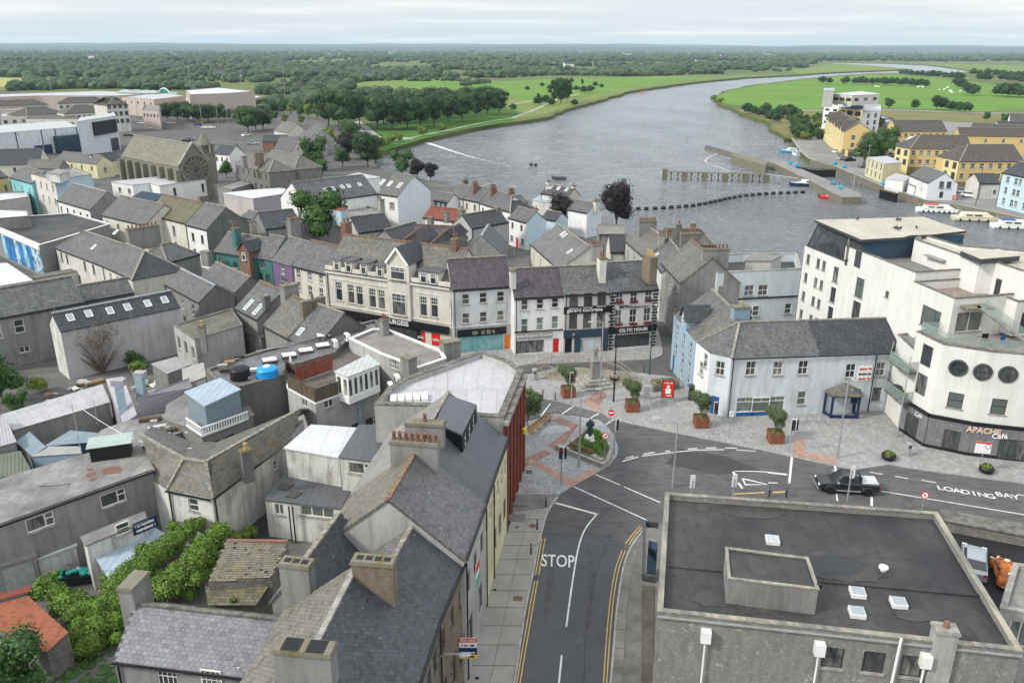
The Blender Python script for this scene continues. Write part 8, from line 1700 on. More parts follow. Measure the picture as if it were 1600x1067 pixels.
trees([('oak3',388,207,1.05),('oak2',400,205,1.0),('oak3',412,203,.9),('green',372,192,.95),('green',356,190,.9),('green',384,186,.95),('green',398,180,.9),('yell',412,176,.9),('green',426,174,.9),('green',440,178,.9),('yell',455,180,.9),('green',470,184,1.0),('yell',482,186,1.1),('yell',495,186,1.1),('green',430,190,.8),('yell',444,194,.7),('green',405,192,.9),('yell',470,196,.7),('green',420,184,.8)],lambda i,t:'%s car park tree before the pale mall wall, %s counted'%('yellow green' if t[0]=='yell' else 'green',ORD[i]),'lighter car park trees')
trees([('tall',866,160,1.25),('tall',876,162,1.35),('tall',886,158,1.3),('tall',872,154,1.2),('tall',881,152,1.2)],lambda i,t:'tall dark tree, %s in the isolated clump on the river meadow'%ORD[i],'isolated clump on the river meadow')
trees([('bushd',824,142,2),('bushd',847,136,2),('bushd',858,140,2),('bushd',840,165,3),('bushd',853,163,3),('bushd',862,166,2.4),('bushd',898,166,2.2),('bushd',900,143,2.5),('bushd',912,146,3),('bushd',922,145,3),('bushd',930,136,2.5),('bushd',940,138,2),('bushd',802,173,2),('tall',842,158,.45),('tall',910,133,.5)],lambda i,t:'dark meadow shrub on the left bank, %s counted from the left clump'%ORD[i],'shrubs on the left bank meadow',None,'shrub','shrub')
rb2=[(1168,178),(1178,180),(1188,183),(1198,185),(1208,184),(1218,182),(1226,184),(1214,192),(1204,190),(1196,178),(1232,180),(1238,186),(1246,196),(1250,204),(1244,209),(1252,212),(1258,217),(1247,217),(1262,210),(1240,202)]
trees([('bushd' if i<12 else 'bush',u,v,R.uniform(2.2,3.2))for i,(u,v)in enumerate(rb2)],lambda i,t:'riverbank bush on the right bank, %s from the upstream end'%ORD[i],'bushes along the right bank',None,'shrub','shrub')
hedge=[(1285,131),(1296,131),(1318,132),(1322,131),(1335,132),(1341,132),(1347,131),(1352,132),(1362,133),(1370,132),(1380,133),(1384,134),(1392,133),(1400,133),(1408,134),(1414,134),(1423,135),(1431,136),(1438,135),(1446,137)]
trees([('bushd',u,v,R.uniform(3.2,4.2))for u,v in hedge],lambda i,t:'hedge bush across the bright pasture, %s from the left'%ORD[i],'hedge line across the pasture',None,'bush','bush')
hedge2=[(1408,117),(1416,118),(1424,119),(1432,120),(1440,120),(1448,121),(1456,122),(1466,122),(1476,123),(1486,124),(1495,125),(1502,125),(1530,126),(1538,127),(1544,127),(1496,136),(1502,139),(1508,142),(1514,148),(1519,150)]
trees([('bushd',u,v,R.uniform(3.5,5))for u,v in hedge2],lambda i,t:'further hedge bush beyond the bright pasture, %s from the left'%ORD[i],'far hedge line',None,'bush','bush')
hedge3=[(1558,150),(1566,151),(1575,152),(1584,152),(1593,153),(1602,152),(1520,118),(1530,119),(1542,119),(1555,120),(1566,121),(1578,121),(1590,122),(1600,122),(1566,127),(1576,128),(1586,129),(1596,130)]
trees([('bushd',u,v,R.uniform(4,5.5))for u,v in hedge3],lambda i,t:'dark bush in the hedges at the right edge, %s counted'%ORD[i],'hedges at the right edge',None,'bush','bush')
trees([('oak3',1388,171,.65),('oak3',1428,172,.6),('oak1',1463,172,.8),('bushd',1475,172,3.5),('bushd',1486,174,3),('bushd',1498,175,3),('bushd',1510,176,3)],lambda i,t:'tree on the railway line beyond the quay, %s from the left'%ORD[i],'trees along the railway')
trees([('green',1349,259,1.35),('oak3',1364,256,.95),('green',1384,246,1.5),('green',1393,236,1.35),('oak1',1370,206,.6)],lambda i,t:'leafy quayside tree beside the yellow blocks, %s from the left'%ORD[i],'trees by the yellow blocks')
trees([('green',1568,195,.8),('green',1540,190,.7),('bush',1425,295,1.1),('bush',1431,297,1.1),('bush',1441,301,1.2)],lambda i,t:'green bush or small tree near the right quay houses, %s counted'%ORD[i],'greenery by the right quay houses',None,'shrub','shrub')
trees([('bushy',u,v,2.2)for u,v in[(600,232),(610,228),(622,222),(590,240),(588,248),(660,212),(690,207),(1115,158),(1125,163)]],lambda i,t:'reedy clump at the water edge, %s counted from the weir'%ORD[i],'reedy clumps at the water edge',None,'reeds','reed_clump')
rn=random.Random(91)
trees([(['bush','bushy','bush'][i%3],1228+rn.uniform(0,48)+(i%5)*3,188+i*1.25,rn.uniform(1.2,2.4))for i in range(26)],lambda i,t:'scrubby bush on the overgrown bank above the workboats, number %d from upstream'%(i+1),'scrub on the bank above the workboats',None,'bush','bush')
# woods that read as one mass
from mathutils.geometry import intersect_point_tri_2d
OPEN=[[(540,131),(640,125),(1240,116),(1100,127),(960,150),(850,182),(795,190),(770,166),(600,150),(560,140)],[(1112,148),(1240,124),(1400,115),(1700,132),(1700,182),(1245,178)],[(-80,119),(44,121),(46,137),(-80,139)],[(1290,96),(1700,97),(1700,120),(1400,117),(1230,117)],[(455,95),(560,94),(545,101),(455,101)],[(62,126),(104,126),(110,131),(64,131)],[(250,128),(330,126),(330,131),(260,133)]]
def inpoly(x,y,P):
 c=False;j=len(P)-1
 for i in range(len(P)):
  (xi,yi),(xj,yj)=P[i],P[j]
  if(yi>y)!=(yj>y)and x<(xj-xi)*(y-yi)/(yj-yi)+xi:c=not c
  j=i
 return c
def woods(name,n,v0,v1,sub,rmin,rmax,seed,edge=None,sq=.8,dens=.0):
 rn=random.Random(seed);b=MB();k=0
 while k<n:
  u=rn.uniform(-60,1660);v=v0+(v1-v0)*rn.random();k+=1
  lim=edge(u)if edge else 1e9
  if v>lim or any(inpoly(u,v,P)for P in OPEN):continue
  w=W((u,v),0)
  if noise.noise(V((w.x/170,w.y/240,seed)))<dens:continue
  r=rn.uniform(rmin,rmax)*(1+w.y/9000);b.blob((w.x,w.y,r*.55),r,sub,.2,0,(1,1,sq),rn)
 return b.build(name,wood_far,None,kind='stuff')
def edge1(u):
 pts=[(-60,140),(60,142),(200,137),(330,133),(420,150),(470,165),(540,150),(560,131),(660,127),(800,124),(930,121),(1060,118),(1240,112),(1300,108),(1310,97),(1700,96)]
 for a,c in zip(pts[:-1],pts[1:]):
  if a[0]<=u<=c[0]:return a[1]+(c[1]-a[1])*(u-a[0])/(c[0]-a[0])
 return 90
woods('far_woods',9500,79.5,97,0,6,12,61,edge1,.6,.02)
woods('middle_woods',6500,93,122,1,3.5,8.0,62,edge1,.75,.0)
woods('near_woods',3600,110,165,1,2.6,6.5,63,edge1,.85,-.08)
def leafy_belt(name,pts,n,r0,r1,seed):
 rn=random.Random(seed);b=MB();P_=[W(p,0)for p in pts]
 for _ in range(n):i=rn.randrange(len(P_)-1);p=P_[i].lerp(P_[i+1],rn.random())+V((rn.gauss(0,5),rn.gauss(0,10),0));r=rn.uniform(r0,r1);b.blob((p.x,p.y,r*.5),r,1,.22,0,(1,1,.8),rn)
 return b.build(name,wood_far,None,kind='stuff')
leafy_belt('scrub_belt',[(640,127),(700,126),(760,130),(720,134)],60,2,4,71);leafy_belt('scrub_belt',[(425,175),(480,160),(540,168)],110,4,7,72);leafy_belt('scrub_belt',[(20,142),(120,137),(240,139),(330,140)],170,4,7,73);leafy_belt('scrub_belt',[(545,150),(600,145),(680,150),(760,152)],90,2.5,5,74);leafy_belt('scrub_belt',[(770,118),(900,118),(1000,119),(1060,117)],120,3,6,75)
# farmhouses
hw=MB();hw.prism([(-6,-3.5),(6,-3.5),(6,3.5),(-6,3.5)],0,4.5);hw.face([(6,-3.5,4.5),(6,3.5,4.5),(6,0,7)]);hw.face([(-6,3.5,4.5),(-6,-3.5,4.5),(-6,0,7)]);hwm=hw.mesh('wall',white);hr_=MB();hr_.slab([V((-6.2,-3.9,4.3)),V((6.2,-3.9,4.3)),V((6.2,0,7.1)),V((-6.2,0,7.1))],.15);hr_.slab([V((6.2,3.9,4.3)),V((-6.2,3.9,4.3)),V((-6.2,0,7.1)),V((6.2,0,7.1))],.15);hrm=hr_.mesh('roof',slate_d)
for i,(u,v,s_)in enumerate([(572,122,1.2),(580,121.5,1.6),(588,121.8,1.4),(596,122,1.2),(886,104,1.3),(892,104,1.2),(978,87,1.4),(984,87,1.2),(1000,103,1.2),(908,92,1.3),(838,91,1),(1040,94,1),(1198,88,1.5),(1130,92,1.2),(141,93,1.4),(145,93,1.2),(454,84,1),(1300,88,1),(870,86,1.1),(1090,97,1.2),(1012,92,1),(345,120,1.2),(368,125,1.2),(1045,104,1)]):
 o=thing('farmhouse','white country house in the distant woods, %s'%('in the cluster on the meadow edge' if i<4 else 'near the river meadows' if 800<u<1100 and v>98 else 'far off beyond the river' if u>800 else 'far off on the left'),'house',W((u,v),0),R.uniform(-.4,.4),'white houses in the distant countryside');o.scale=(s_*(1+(v<95)*.9),)*3;ob('wall',hwm,o);ob('roof',hrm,o)
sh_=MB();sh_.blob((0,0,.7),.6,1,.08,0,(1.3,.7,.7));sh_.blob((.8,0,1.0),.28,1,.05);shm=sh_.mesh('body',whitep)
for i,(u,v)in enumerate([(1368,137),(1372,138),(1434,138),(1441,138),(1468,143),(1475,142),(1484,144),(1487,147),(1480,139),(1500,145)]):o=thing('sheep','white sheep grazing on the bright pasture, one of the scattered flock','sheep',W((u,v),0),R.uniform(0,6),'sheep on the pasture');o.scale=(1.7,)*3;ob('body',shm,o)
# air
hz_=MB();hz_.box(-18500,18500,-160,21500,WZ-6,150);hz=hz_.build('haze',bpy.data.materials.new('haze'),None,kind='stuff');hm=hz.data.materials[0];hm.use_nodes=True;hn=hm.node_tree;hn.nodes.clear()
ho=hn.nodes.new('ShaderNodeOutputMaterial');hv=hn.nodes.new('ShaderNodeVolumePrincipled');hv.inputs['Color'].default_value=(.62,.81,1.0,1);hv.inputs['Density'].default_value=0.00006;hn.links.new(hv.outputs[0],ho.inputs['Volume'])
# ---------------------------------------------------------------- street furniture
def olive_planter(p,lab,s_=1.0,tree=1.0):
 r_=thing('planter_tree',lab,'planter',W(p,PZ),R.uniform(-.1,.3),'rust coloured planters with small trees');w=.72*s_;h=1.15*s_;b=MB()
 for(x0,x1,y0,y1)in((-w,w,-w,-w+.06),(-w,w,w-.06,w),(-w,-w+.06,-w+.06,w-.06),(w-.06,w,-w+.06,w-.06)):b.box(x0,x1,y0,y1,0,h)
 b.build('planter_box',corten,r_);b=MB();b.box(-w+.06,w-.06,-w+.06,w-.06,h-.2,h-.08);b.build('soil',wood,r_)
 cm,tm_=PROT['olive'];o=ob('trunk',tm_,r_,loc=(0,0,h-.25));o.scale=(1.15*tree,)*3;o=ob('crown',cm,r_,loc=(0,0,h-.3));o.scale=(1.2*tree,1.2*tree,1.25*tree)
 b=MB();leafcloud(b,[(V((0,0,h-.1)),w*.7,.4)],160,.09,R);b.build('underplanting',leaf_y,r_)
for p,l_,t in[((30,850,700),'planter tree nearest the memorial, left of the hanging basket pole',1.0),((11,742,318),'planter tree left of the red advertising panel',.95),((11,1165,415),'planter tree before the blue chamfer door',1.05),((37,85,545),'planter tree beside the bicycle hoops',1.0)]:olive_planter(p,l_,1.0,t)
o=plant('olive','tree','dark planted tree beside the red facade and the timber bench',W((826,665),PZ),1.9);
def lamp(p,h,lab,arm=None,col=galv,head2=None,z=PZ,basket=False,r=.08):
 r_=thing('street_lamp',lab,'street lamp',W(p,z));b=MB();b.tube([(0,0,0),(0,0,h*.3)],r*1.4,10);b.tube([(0,0,h*.3),(0,0,h)],r,8,r1=r*.7);b.build('pole',col,r_)
 for a in(arm or[]):
  dx,dy,dz=a;b=MB();b.tube([(0,0,h-.1),(dx*.5,dy*.5,h+dz),(dx,dy,h+dz)],.04,6);o_=b.build('arm',col,r_);b=MB();b.blob((dx*1.25,dy*1.25,h+dz),.3,1,0,0,(1.3 if abs(dx)>abs(dy)else .6,.6 if abs(dx)>abs(dy)else 1.3,.3));b.build('lamp_head',galv,r_)
 if basket:
  b=MB();b.lathe([(.15,2.6),(.5,2.75),(.62,3.05),(.6,3.1)],12);b.build('basket',black,r_);b=MB();leafcloud(b,[(V((0,0,3.1)),.5,.5)],200,.1,R);b.build('flowers',M_leaf('pale_flowers',(.4,.3,.25)),r_)
 return r_
lamp((11,412,670),8.0,'tall grey lamp post behind the long bench',[(1.3,.1,.1)]);lamp((11,543,243),9.2,'lamp post standing at the back of the square with a head to the left',[(-1.1,-.2,.1)])
lamp((11,627,266),8.8,'black pole carrying a hanging flower basket',None,black,basket=True,r=.07);lamp((7,848,1048),8.6,'dark green pole at the corner by the blue side wall',[(0.3,.5,.2)],M_plain('dark_green_paint',(.02,.08,.06),.5,.1),r=.06)
lamp((12,425,615),8.4,'tall lamp post on the paving before the porch',[(.2,-.3,.15)]);lamp((12,795,480),8.9,'slim leaning pole by the balcony corner',None,r=.06);lamp((11,992,800),6.6,'lamp post rising in front of the brick block with its head to the left',[(-1.5,.25,.3)],z=.02)
lamp((38,1270,1067),4.6,'short black ornamental lamp before the bistro',None,black,r=.05);lamp((39,690,800),6.5,'lamp post by the concrete pier opposite the sale posters',[(-1.1,-.1,.1)],z=0)
def signal(p,h,heads,lab,z=PZ):
 r_=thing('traffic_signal',lab,'traffic light',W(p,z));b=MB();b.tube([(0,0,0),(0,0,h)],.065,8);b.build('pole',galv,r_)
 for(dx,rz,on)in heads:
  M_=Matrix.Translation((dx,0,h-.1))@Matrix.Rotation(rad(rz),4,'Z');b=MB();b.box(-.21,.21,-.02,.02,-.7,.55,0,M_);b.build('backing_board',pvc,r_);b=MB();b.box(-.15,.15,-.2,-.02,-.62,.46,0,M_);hd=b.build('signal_head',black,r_)
  for k,m_ in enumerate((redp,yellowp,greenp)):
   b=MB();b.lathe([(.09,0),(.09,.03)],10);b.v=[M_@Matrix.Translation((0,-.2,.3-k*.36))@Matrix.Rotation(rad(90),4,'X')@v for v in b.v];b.build('lens',m_ if on==k else dkgrey,hd)
for p,h,hd,l_,z in[((11,303,775),3.4,[(-.1,0,0),(.22,80,9)],'traffic signal showing red on the corner plaza',PZ),((11,630,585),3.3,[(.1,70,9)],'traffic signal at the rounded tip of the planted island',PZ),((30,890,798),3.4,[(-.05,10,0)],'traffic signal beside the memorial side planter',PZ),((11,1242,470),3.3,[(0,10,0)],'traffic signal showing red by the blue door',PZ),((37,255,682),3.2,[(.1,0,9),(.38,80,9)],'traffic signal with white backed twin heads near the tactile corner',PZ),((12,487,885),3.2,[(.1,180,9)],'traffic signal in front of the black pickup',.02),((1078,800),3.2,[(0,180,9)],'traffic signal half hidden by the roof edge, left one',.02),((1143,795),3.0,[(0,180,9)],'traffic signal half hidden by the roof edge, right one',.02)]:signal(p,h,hd,l_,z)
def disc_sign(p,h,lab,style,z=PZ):
 r_=thing('road_sign',lab,'road sign',W(p,z));b=MB();b.tube([(0,0,0),(0,0,h)],.035,6);b.build('pole',galv,r_);M_=Matrix.Translation((0,-.06,h-.1))@Matrix.Rotation(rad(78),4,'X')
 b=MB();b.lathe([(.33,0),(.33,.02)],24);b.v=[M_@v for v in b.v];pl_=b.build('sign_plate',redp,r_)
 if style=='noentry':b=MB();b.box(-.24,.24,-.06,.06,.021,.03,0,M_);b.build('white_bar',whitep,pl_)
 else:
  b=MB();b.lathe([(.25,.021),(.25,.03)],24);b.v=[M_@v for v in b.v];b.build('white_disc',whitep,pl_);b=MB()
  if style=='noleft':b.tube([M_@V(q)for q in((.08,-.17,.04),(.08,.08,.04),(-.1,.08,.04))],.025,5);b.bar(M_@V((-.17,-.17,.045)),M_@V((.17,.17,.045)),.05,.02)
  else:me=text_mesh('P',.3,.004,.01,black);me.transform(M_@Matrix.Translation((0,0,.035)));ob('lettering',me,pl_);b.bar(M_@V((-.2,.2,.05)),M_@V((.2,-.2,.05)),.05,.02)
  b.build('slash',redp if style!='noleft' else black,pl_)
disc_sign((11,605,497),3.1,'red no entry sign at the mouth of the cobbled street','noentry');disc_sign((11,568,655),3.2,'round no left turn sign beside the planted island','noleft');disc_sign((12,945,955),1.9,'no parking sign standing before the low wall by the road','noparking',.02)
r_=thing('road_sign','white square sign on a pole beside the blue door signal','road sign',W((11,1338,493),PZ));b=MB();b.tube([(0,0,0),(0,0,3.1)],.035,6);b.build('pole',galv,r_);b=MB();b.box(-.22,.22,-.06,-.04,2.5,3.1);b.build('sign_plate',whitep,r_);b=MB();b.bar((-.1,-.07,2.65),(.1,-.07,2.95),.06,.01);b.build('black_arrow',black,r_)
r_=thing('information_sign','tilted white notice with a red strip on a post before the cafe','sign',W((12,1290,705),PZ),rad(-10));b=MB();b.tube([(0,0,0),(.25,0,3.0)],.035,6);b.build('pole',galv,r_);b=MB();b.box(-.65,.75,-.06,-.03,2.1,3.3);b.build('notice_board',whitep,r_);b=MB();b.box(-.65,.75,-.08,-.061,3.12,3.3);b.build('red_strip',redp,r_);b=MB();b.lathe([(.25,0),(.25,.02)],18);b.v=[Matrix.Translation((.45,-.07,2.85))@Matrix.Rotation(rad(90),4,'X')@v for v in b.v];b.build('round_mark',dkgrey,r_);b=MB();b.lathe([(.2,0),(.2,.03)],18);b.v=[Matrix.Translation((.45,-.07,2.85))@Matrix.Rotation(rad(90),4,'X')@v for v in b.v];b.build('round_centre',whitep,r_)
r_=thing('advertising_panel','red advertising panel with a white figure shape on the square','advertising panel',W((11,958,268),PZ),rad(-6));b=MB();b.box(-.75,.75,-.18,.18,0,.55);b.build('base',galv,r_);b=MB();b.box(-.72,.72,-.14,.14,.55,2.7);b.build('frame',dkgrey,r_);b=MB();b.box(-.62,.62,-.16,-.141,.65,2.6);b.build('poster',redp,r_);b=MB();b.box(-.3,.3,-.17,-.161,1.1,1.7);b.lathe([(.18,0),(.18,.01)],14,(0,-.165,1.9));b.v=b.v[:8]+[Matrix.Translation((0,-.165,1.95))@Matrix.Rotation(rad(90),4,'X')@(v-V((0,-.165,1.9)))for v in b.v[8:]];b.build('white_figure',whitep,r_,kind='stuff');marks(r_,(0,-.165,2.4),0,.9,.2,whitep,21);marks(r_,(0,-.165,.85),0,.9,.16,whitep,22)
for i,(p,l_)in enumerate([((11,828,250),'pale service cabinet left of the advertising panel'),((11,1108,255),'dark service cabinet right of the advertising panel')]):r_=thing('service_cabinet',l_,'cabinet',W(p,PZ));b=MB();b.box(-.35,.35,-.25,.25,0,1.65 if i==0 else 1.9);b.build('cabinet_body',galv if i==0 else dkgrey,r_);b=MB();b.box(-.3,.3,-.27,-.251,.3,1.5);b.build('door',galv if i==0 else black,r_)
def bollard(p,lab,z=PZ,h=.95,gr='black bollards by the kerbs'):
 r_=thing('bollard',lab,'bollard',W(p,z),0,gr)
 if 'bol' not in WIN:q=MB();q.lathe([(.075,0),(.065,.05),(.06,.86),(.075,.88),(.05,.95)],10);q2=MB();q2.lathe([(.066,.75),(.066,.83)],10);WIN['bol']=(q.mesh('post',black),q2.mesh('band',galv))
 ob('post',WIN['bol'][0],r_);ob('band',WIN['bol'][1],r_)
for p,l_ in[((36,1208,480),'bollard at the top of the left pavement bend'),((36,1100,762),'bollard beside the round rusty cover'),((36,1025,1067),'bollard nearest the STOP lettering'),((30,388,668),'bollard furthest left at the cobbled street kerb'),((30,538,715),'middle bollard of three at the cobbled street kerb'),((30,690,748),'bollard furthest right at the cobbled street kerb'),((12,7,852),'bollard on the traffic island, left one'),((12,112,855),'bollard on the traffic island, right one'),((7,815,1030),'bollard at the corner of the blue side wall')]:bollard(p,l_)
hp=MB();hp.tube([(0,-.4,0),(0,-.4,.7),(0,-.28,.85),(0,.28,.85),(0,.4,.7),(0,.4,0)],.035,7);hpm=hp.mesh('hoop',galv)
for i,x in enumerate((285,392,500,610,720)):r_=thing('bicycle_stand','steel bicycle hoop, %s from the left before the corner house'%ORD[i],'bicycle stand',W((37,x,330),PZ),rad(10),'bicycle hoops');ob('hoop',hpm,r_)
for i,(p,l_)in enumerate([((12,742,622),'black bowl planter on the kerb near the silver bin'),((12,1345,702),'black bowl planter by the white notice')]):r_=thing('bowl_planter',l_,'planter',W(p,PZ));b=MB();b.lathe([(.4,0),(.62,.15),(.7,.45),(.6,.62),(.52,.6)],18);b.build('bowl',black,r_);b=MB();leafcloud(b,[(V((0,0,.6)),.5,.5)],260,.1,R);b.build('planting',leaf_y,r_)
r_=thing('litter_bin','slim silver litter bin on the paving near the cafe','bin',W((12,860,598),PZ));b=MB();b.lathe([(.26,0),(.26,1.2),(.3,1.22),(.3,1.35),(.2,1.4)],16);b.build('bin_body',galv,r_);b=MB();b.box(-.16,.16,-.31,-.27,.95,1.12);b.build('slot',black,r_)
r_=thing('litter_bin','silver litter bin beside the railing of the curved ramp','bin',W((30,438,500),PZ));b=MB();b.lathe([(.3,0),(.3,1.25),(.34,1.27),(.34,1.4),(.2,1.45)],16);b.build('bin_body',galv,r_);b=MB();b.box(-.16,.16,-.35,-.31,.95,1.12);b.build('slot',black,r_)
# planted island with the statue
isl=[(11,300,548),(11,455,430),(11,500,425),(11,560,450),(11,610,510),(11,622,560),(11,600,625),(11,560,650),(11,330,560)]
P_=[W(p,.6)for p in isl];c=sum(P_,V())/len(P_);ri=thing('planted_bed','stone edged planting bed of bright green perennials round the statue','planting bed',(c.x,c.y,PZ));b=MB(ri.location);Pi=inset(P_[::-1]if False else P_,0)
s_=sum((P_[i].x*P_[(i+1)%9].y-P_[(i+1)%9].x*P_[i].y)for i in range(9));P_=P_ if s_>0 else P_[::-1];b.prism(P_,PZ,.58);b.build('stone_wall',conc,ri);b=MB(ri.location);b.prism(inset(P_,.35),.5,.62);b.build('soil',wood,ri)
b=MB();rn=random.Random(9);Pin=inset(P_,.5);L=[]
for _ in range(60):
 i=rn.randrange(9);p=c.lerp(Pin[i].lerp(Pin[(i+1)%9],rn.random()),math.sqrt(rn.random()));L.append((V((p.x,p.y,.68+rn.uniform(0,.1)))-V(ri.location),rn.uniform(.22,.4),.9))
leafcloud(b,L,4200,.075,rn);ob('perennials',b.mesh('perennials',M_leaf('bright_perennial_leaves',(.1,.2,.03),.5),uv=False),ri,kind='stuff')
def bench(a,c_,lab,h0=.2):
 a,c_=W(a,PZ),W(c_,PZ);d=(c_-a);L_=d.length;r_=thing('timber_bench',lab,'bench',a,math.atan2(d.y,d.x));
 for k in range(4):b=MB();b.box(0,L_,-.5+k*.13,-.39+k*.13,.42,.47);b.build('seat_slat',wood_l,r_)
 for k in range(3):b=MB();b.box(0,L_,.04,.08,.52+k*.13,.62+k*.13);b.build('back_slat',wood_l,r_)
 for k in range(4):x=L_*(k+.5)/4;b=MB();b.box(x-.05,x+.05,-.45,.06,0,.42);b.box(x-.05,x+.05,.08,.12,.3,.9);b.build('support',conc,r_)
bench((11,352,560),(11,500,618),'long slatted timber bench along the planted bed');bench((11,90,478),(11,232,372),'slatted timber bench beside the red facade tree')
for p,q,l_ in[((11,282,560),(11,345,590),'pale concrete seat block left of the long bench'),((11,495,625),(11,560,655),'pale concrete seat block right of the long bench')]:a_,c_=W(p,PZ),W(q,PZ);r_=thing('concrete_bench',l_,'seat',a_);b=MB(a_);b.bar(a_+V((0,.1,.28)),c_+V((0,.1,.28)),.6,.5);b.build('block',conc,r_);b=MB(a_);b.bar(a_+V((0,.1,.04)),c_+V((0,.1,.04)),.5,.08);b.build('plinth',conc_d,r_)
# statue: standing robed figure
def skin_body(name,mat_,parent,verts,edges,radii,sub=2,loc=(0,0,0),root=0):
 me=bpy.data.meshes.new(name);me.from_pydata(verts,edges,[]);o=ob(name,me,parent,loc=loc);o.modifiers.new('Skin','SKIN');
 for i,r in enumerate(radii):me.skin_vertices[0].data[i].radius=(r,r)if not isinstance(r,tuple)else r
 me.skin_vertices[0].data[root].use_root=True;m=o.modifiers.new('Sub','SUBSURF');m.levels=m.render_levels=sub
 dg=bpy.context.evaluated_depsgraph_get();dg.update();me2=bpy.data.meshes.new_from_object(o.evaluated_get(dg));o.modifiers.clear();o.data=me2;me2.materials.clear();me2.materials.append(mat_);me2.polygons.foreach_set('use_smooth',[True]*len(me2.polygons));return o
bronze=M_plain('green_bronze',(.05,.09,.075),.5,.35,6,.4)
st=thing('statue','dark green bronze statue of a standing robed figure on a white plinth','statue',W((11,480,505),.6));b=MB();b.lathe([(.75,0),(.7,.2),(.6,.25),(.55,.5)],4,(0,0,0),0,1,1);b.v=[Matrix.Rotation(rad(45),4,'Z')@v for v in b.v];b.build('plinth',whitep,st)
skin_body('figure',bronze,st,[(0,0,1.35),(0,0,1.0),(0,0,.5),(0,0,1.75),(0,0,2.05),(0,-.02,2.2),(0,-.03,2.42),(-.3,0,2.0),(-.38,-.12,1.6),(-.15,-.3,1.55),(.3,0,2.0),(.36,-.15,1.7),(.2,-.3,2.0),(.12,0,.52),(-.12,0,.52)],
 [(0,1),(1,2),(0,3),(3,4),(4,5),(5,6),(4,7),(7,8),(8,9),(4,10),(10,11),(11,12),(2,13),(2,14)],[.26,.3,.34,.27,.2,.09,.14,.12,.09,.05,.12,.09,.05,.12,.12])
b=MB();b.tube([(.22,-.3,.5),(.22,-.3,2.7)],.025,6);b.build('staff',bronze,st)
# war memorial on its stepped base
wm_=thing('war_memorial','grey stone war memorial figure on a tall pedestal and steps','monument',W((11,510,160),PZ),rad(12));b=MB()
for k,(w,z)in enumerate([(1.9,0),(1.5,.3),(1.1,.6)]):b.box(-w,w,-w,w,z,z+.3)
b.build('steps',conc,wm_,kind='stuff');b=MB();b.box(-.6,.6,-.6,.6,.9,1.2);b.box(-.48,.48,-.48,.48,1.2,3.0);b.box(-.56,.56,-.56,.56,3.0,3.15);b.build('pedestal',grey,wm_,kind='stuff')
skin_body('figure',grey,wm_,[(0,0,4.0),(-.12,0,3.9),(-.13,.03,3.55),(-.13,0,3.2),(.12,0,3.9),(.14,-.04,3.55),(.14,0,3.2),(0,0,4.35),(0,0,4.6),(0,0,4.72),(0,-.01,4.9),(-.25,0,4.55),(-.3,-.08,4.25),(-.1,-.22,4.15),(.25,0,4.55),(.3,-.08,4.25),(.1,-.22,4.1)],
 [(0,1),(1,2),(2,3),(0,4),(4,5),(5,6),(0,7),(7,8),(8,9),(9,10),(8,11),(11,12),(12,13),(8,14),(14,15),(15,16)],[.19,.13,.1,.08,.13,.1,.08,.2,.17,.07,.12,.09,.07,.05,.09,.07,.05])
# curved railings of the ramp
def railing(pts,lab,h=1.05,m=None,inf=True):
 P_=smooth([W(p,PZ)for p in pts],5);r_=thing('railing',lab,'railing',P_[0]);L0=V(P_[0]);m=m or M_plain('bronze_brown_rail',(.3,.25,.17),.5,.1);b=MB(L0);b.tube([p+V((0,0,h))for p in P_],.04,6);b.tube([p+V((0,0,.12))for p in P_],.025,5);b.build('handrail',m,r_,kind='stuff')
 L_=sum((q-p).length for p,q in zip(P_[:-1],P_[1:]));acc=0
 for i,(p,q)in enumerate(zip(P_[:-1],P_[1:])):
  if i%3==0:b=MB(L0);b.bar(p,p+V((0,0,h)),.07,.07,up=V((0,1,0)));b.build('post',m,r_)
 if inf:
  b=MB(L0)
  for p,q in zip(P_[:-1],P_[1:]):
   n=max(1,int((q-p).length/.16))
   for k in range(n):c_=p.lerp(q,k/n);b.bar(c_+V((0,0,.12)),c_+V((0,0,h)),.015,.015,up=V((0,1,0)))
  b.build('balusters',galv,r_,kind='stuff')
railing([(30,690,440),(30,760,370),(30,900,320),(30,1100,330),(30,1300,370),(30,1450,420),(30,1581,500)],'curved baluster railing sweeping behind the war memorial')
railing([(30,300,400),(30,420,390),(30,500,360),(30,600,320),(30,700,305),(30,1000,300),(30,1250,300),(30,1400,330),(30,1540,410),(11,770,150),(11,810,165)],'outer curved railing along the road behind the memorial',1.0)
railing([(30,480,470),(30,560,420),(30,640,430),(30,690,470)],'short inner railing by the ramp steps',1.0);
tri_sheet('memorial_terrace',field_pts([(845,592),(862,580),(885,575),(930,576),(975,583),(1000,592),(1005,604),(990,606),(935,603),(905,597),(870,594)],PZ),M_brick('sandy_paving',(.26,.23,.17),(.33,.29,.22),(.18,.16,.12),.3,.2,.012,.85,bd=.004),PZ+.012,None,None,UPL,None)
for i,(u,v,q)in enumerate([((1020,612),(1060,607),.7)]):a_,c_=W(u,PZ),W(v,PZ);r_=thing('low_wall','low stone wall with ochre planting behind the advertising panel','wall',a_);b=MB(a_);b.bar(a_+V((0,0,.35)),c_+V((0,0,.35)),.4,.7);b.build('stone_wall',stone,r_);b=MB();leafcloud(b,[(V(a_).lerp(c_,t)-a_+V((0,.5,.9)),.6,.7)for t in(.1,.35,.6,.85)],500,.1,R);b.build('planting',leaf_r,r_)
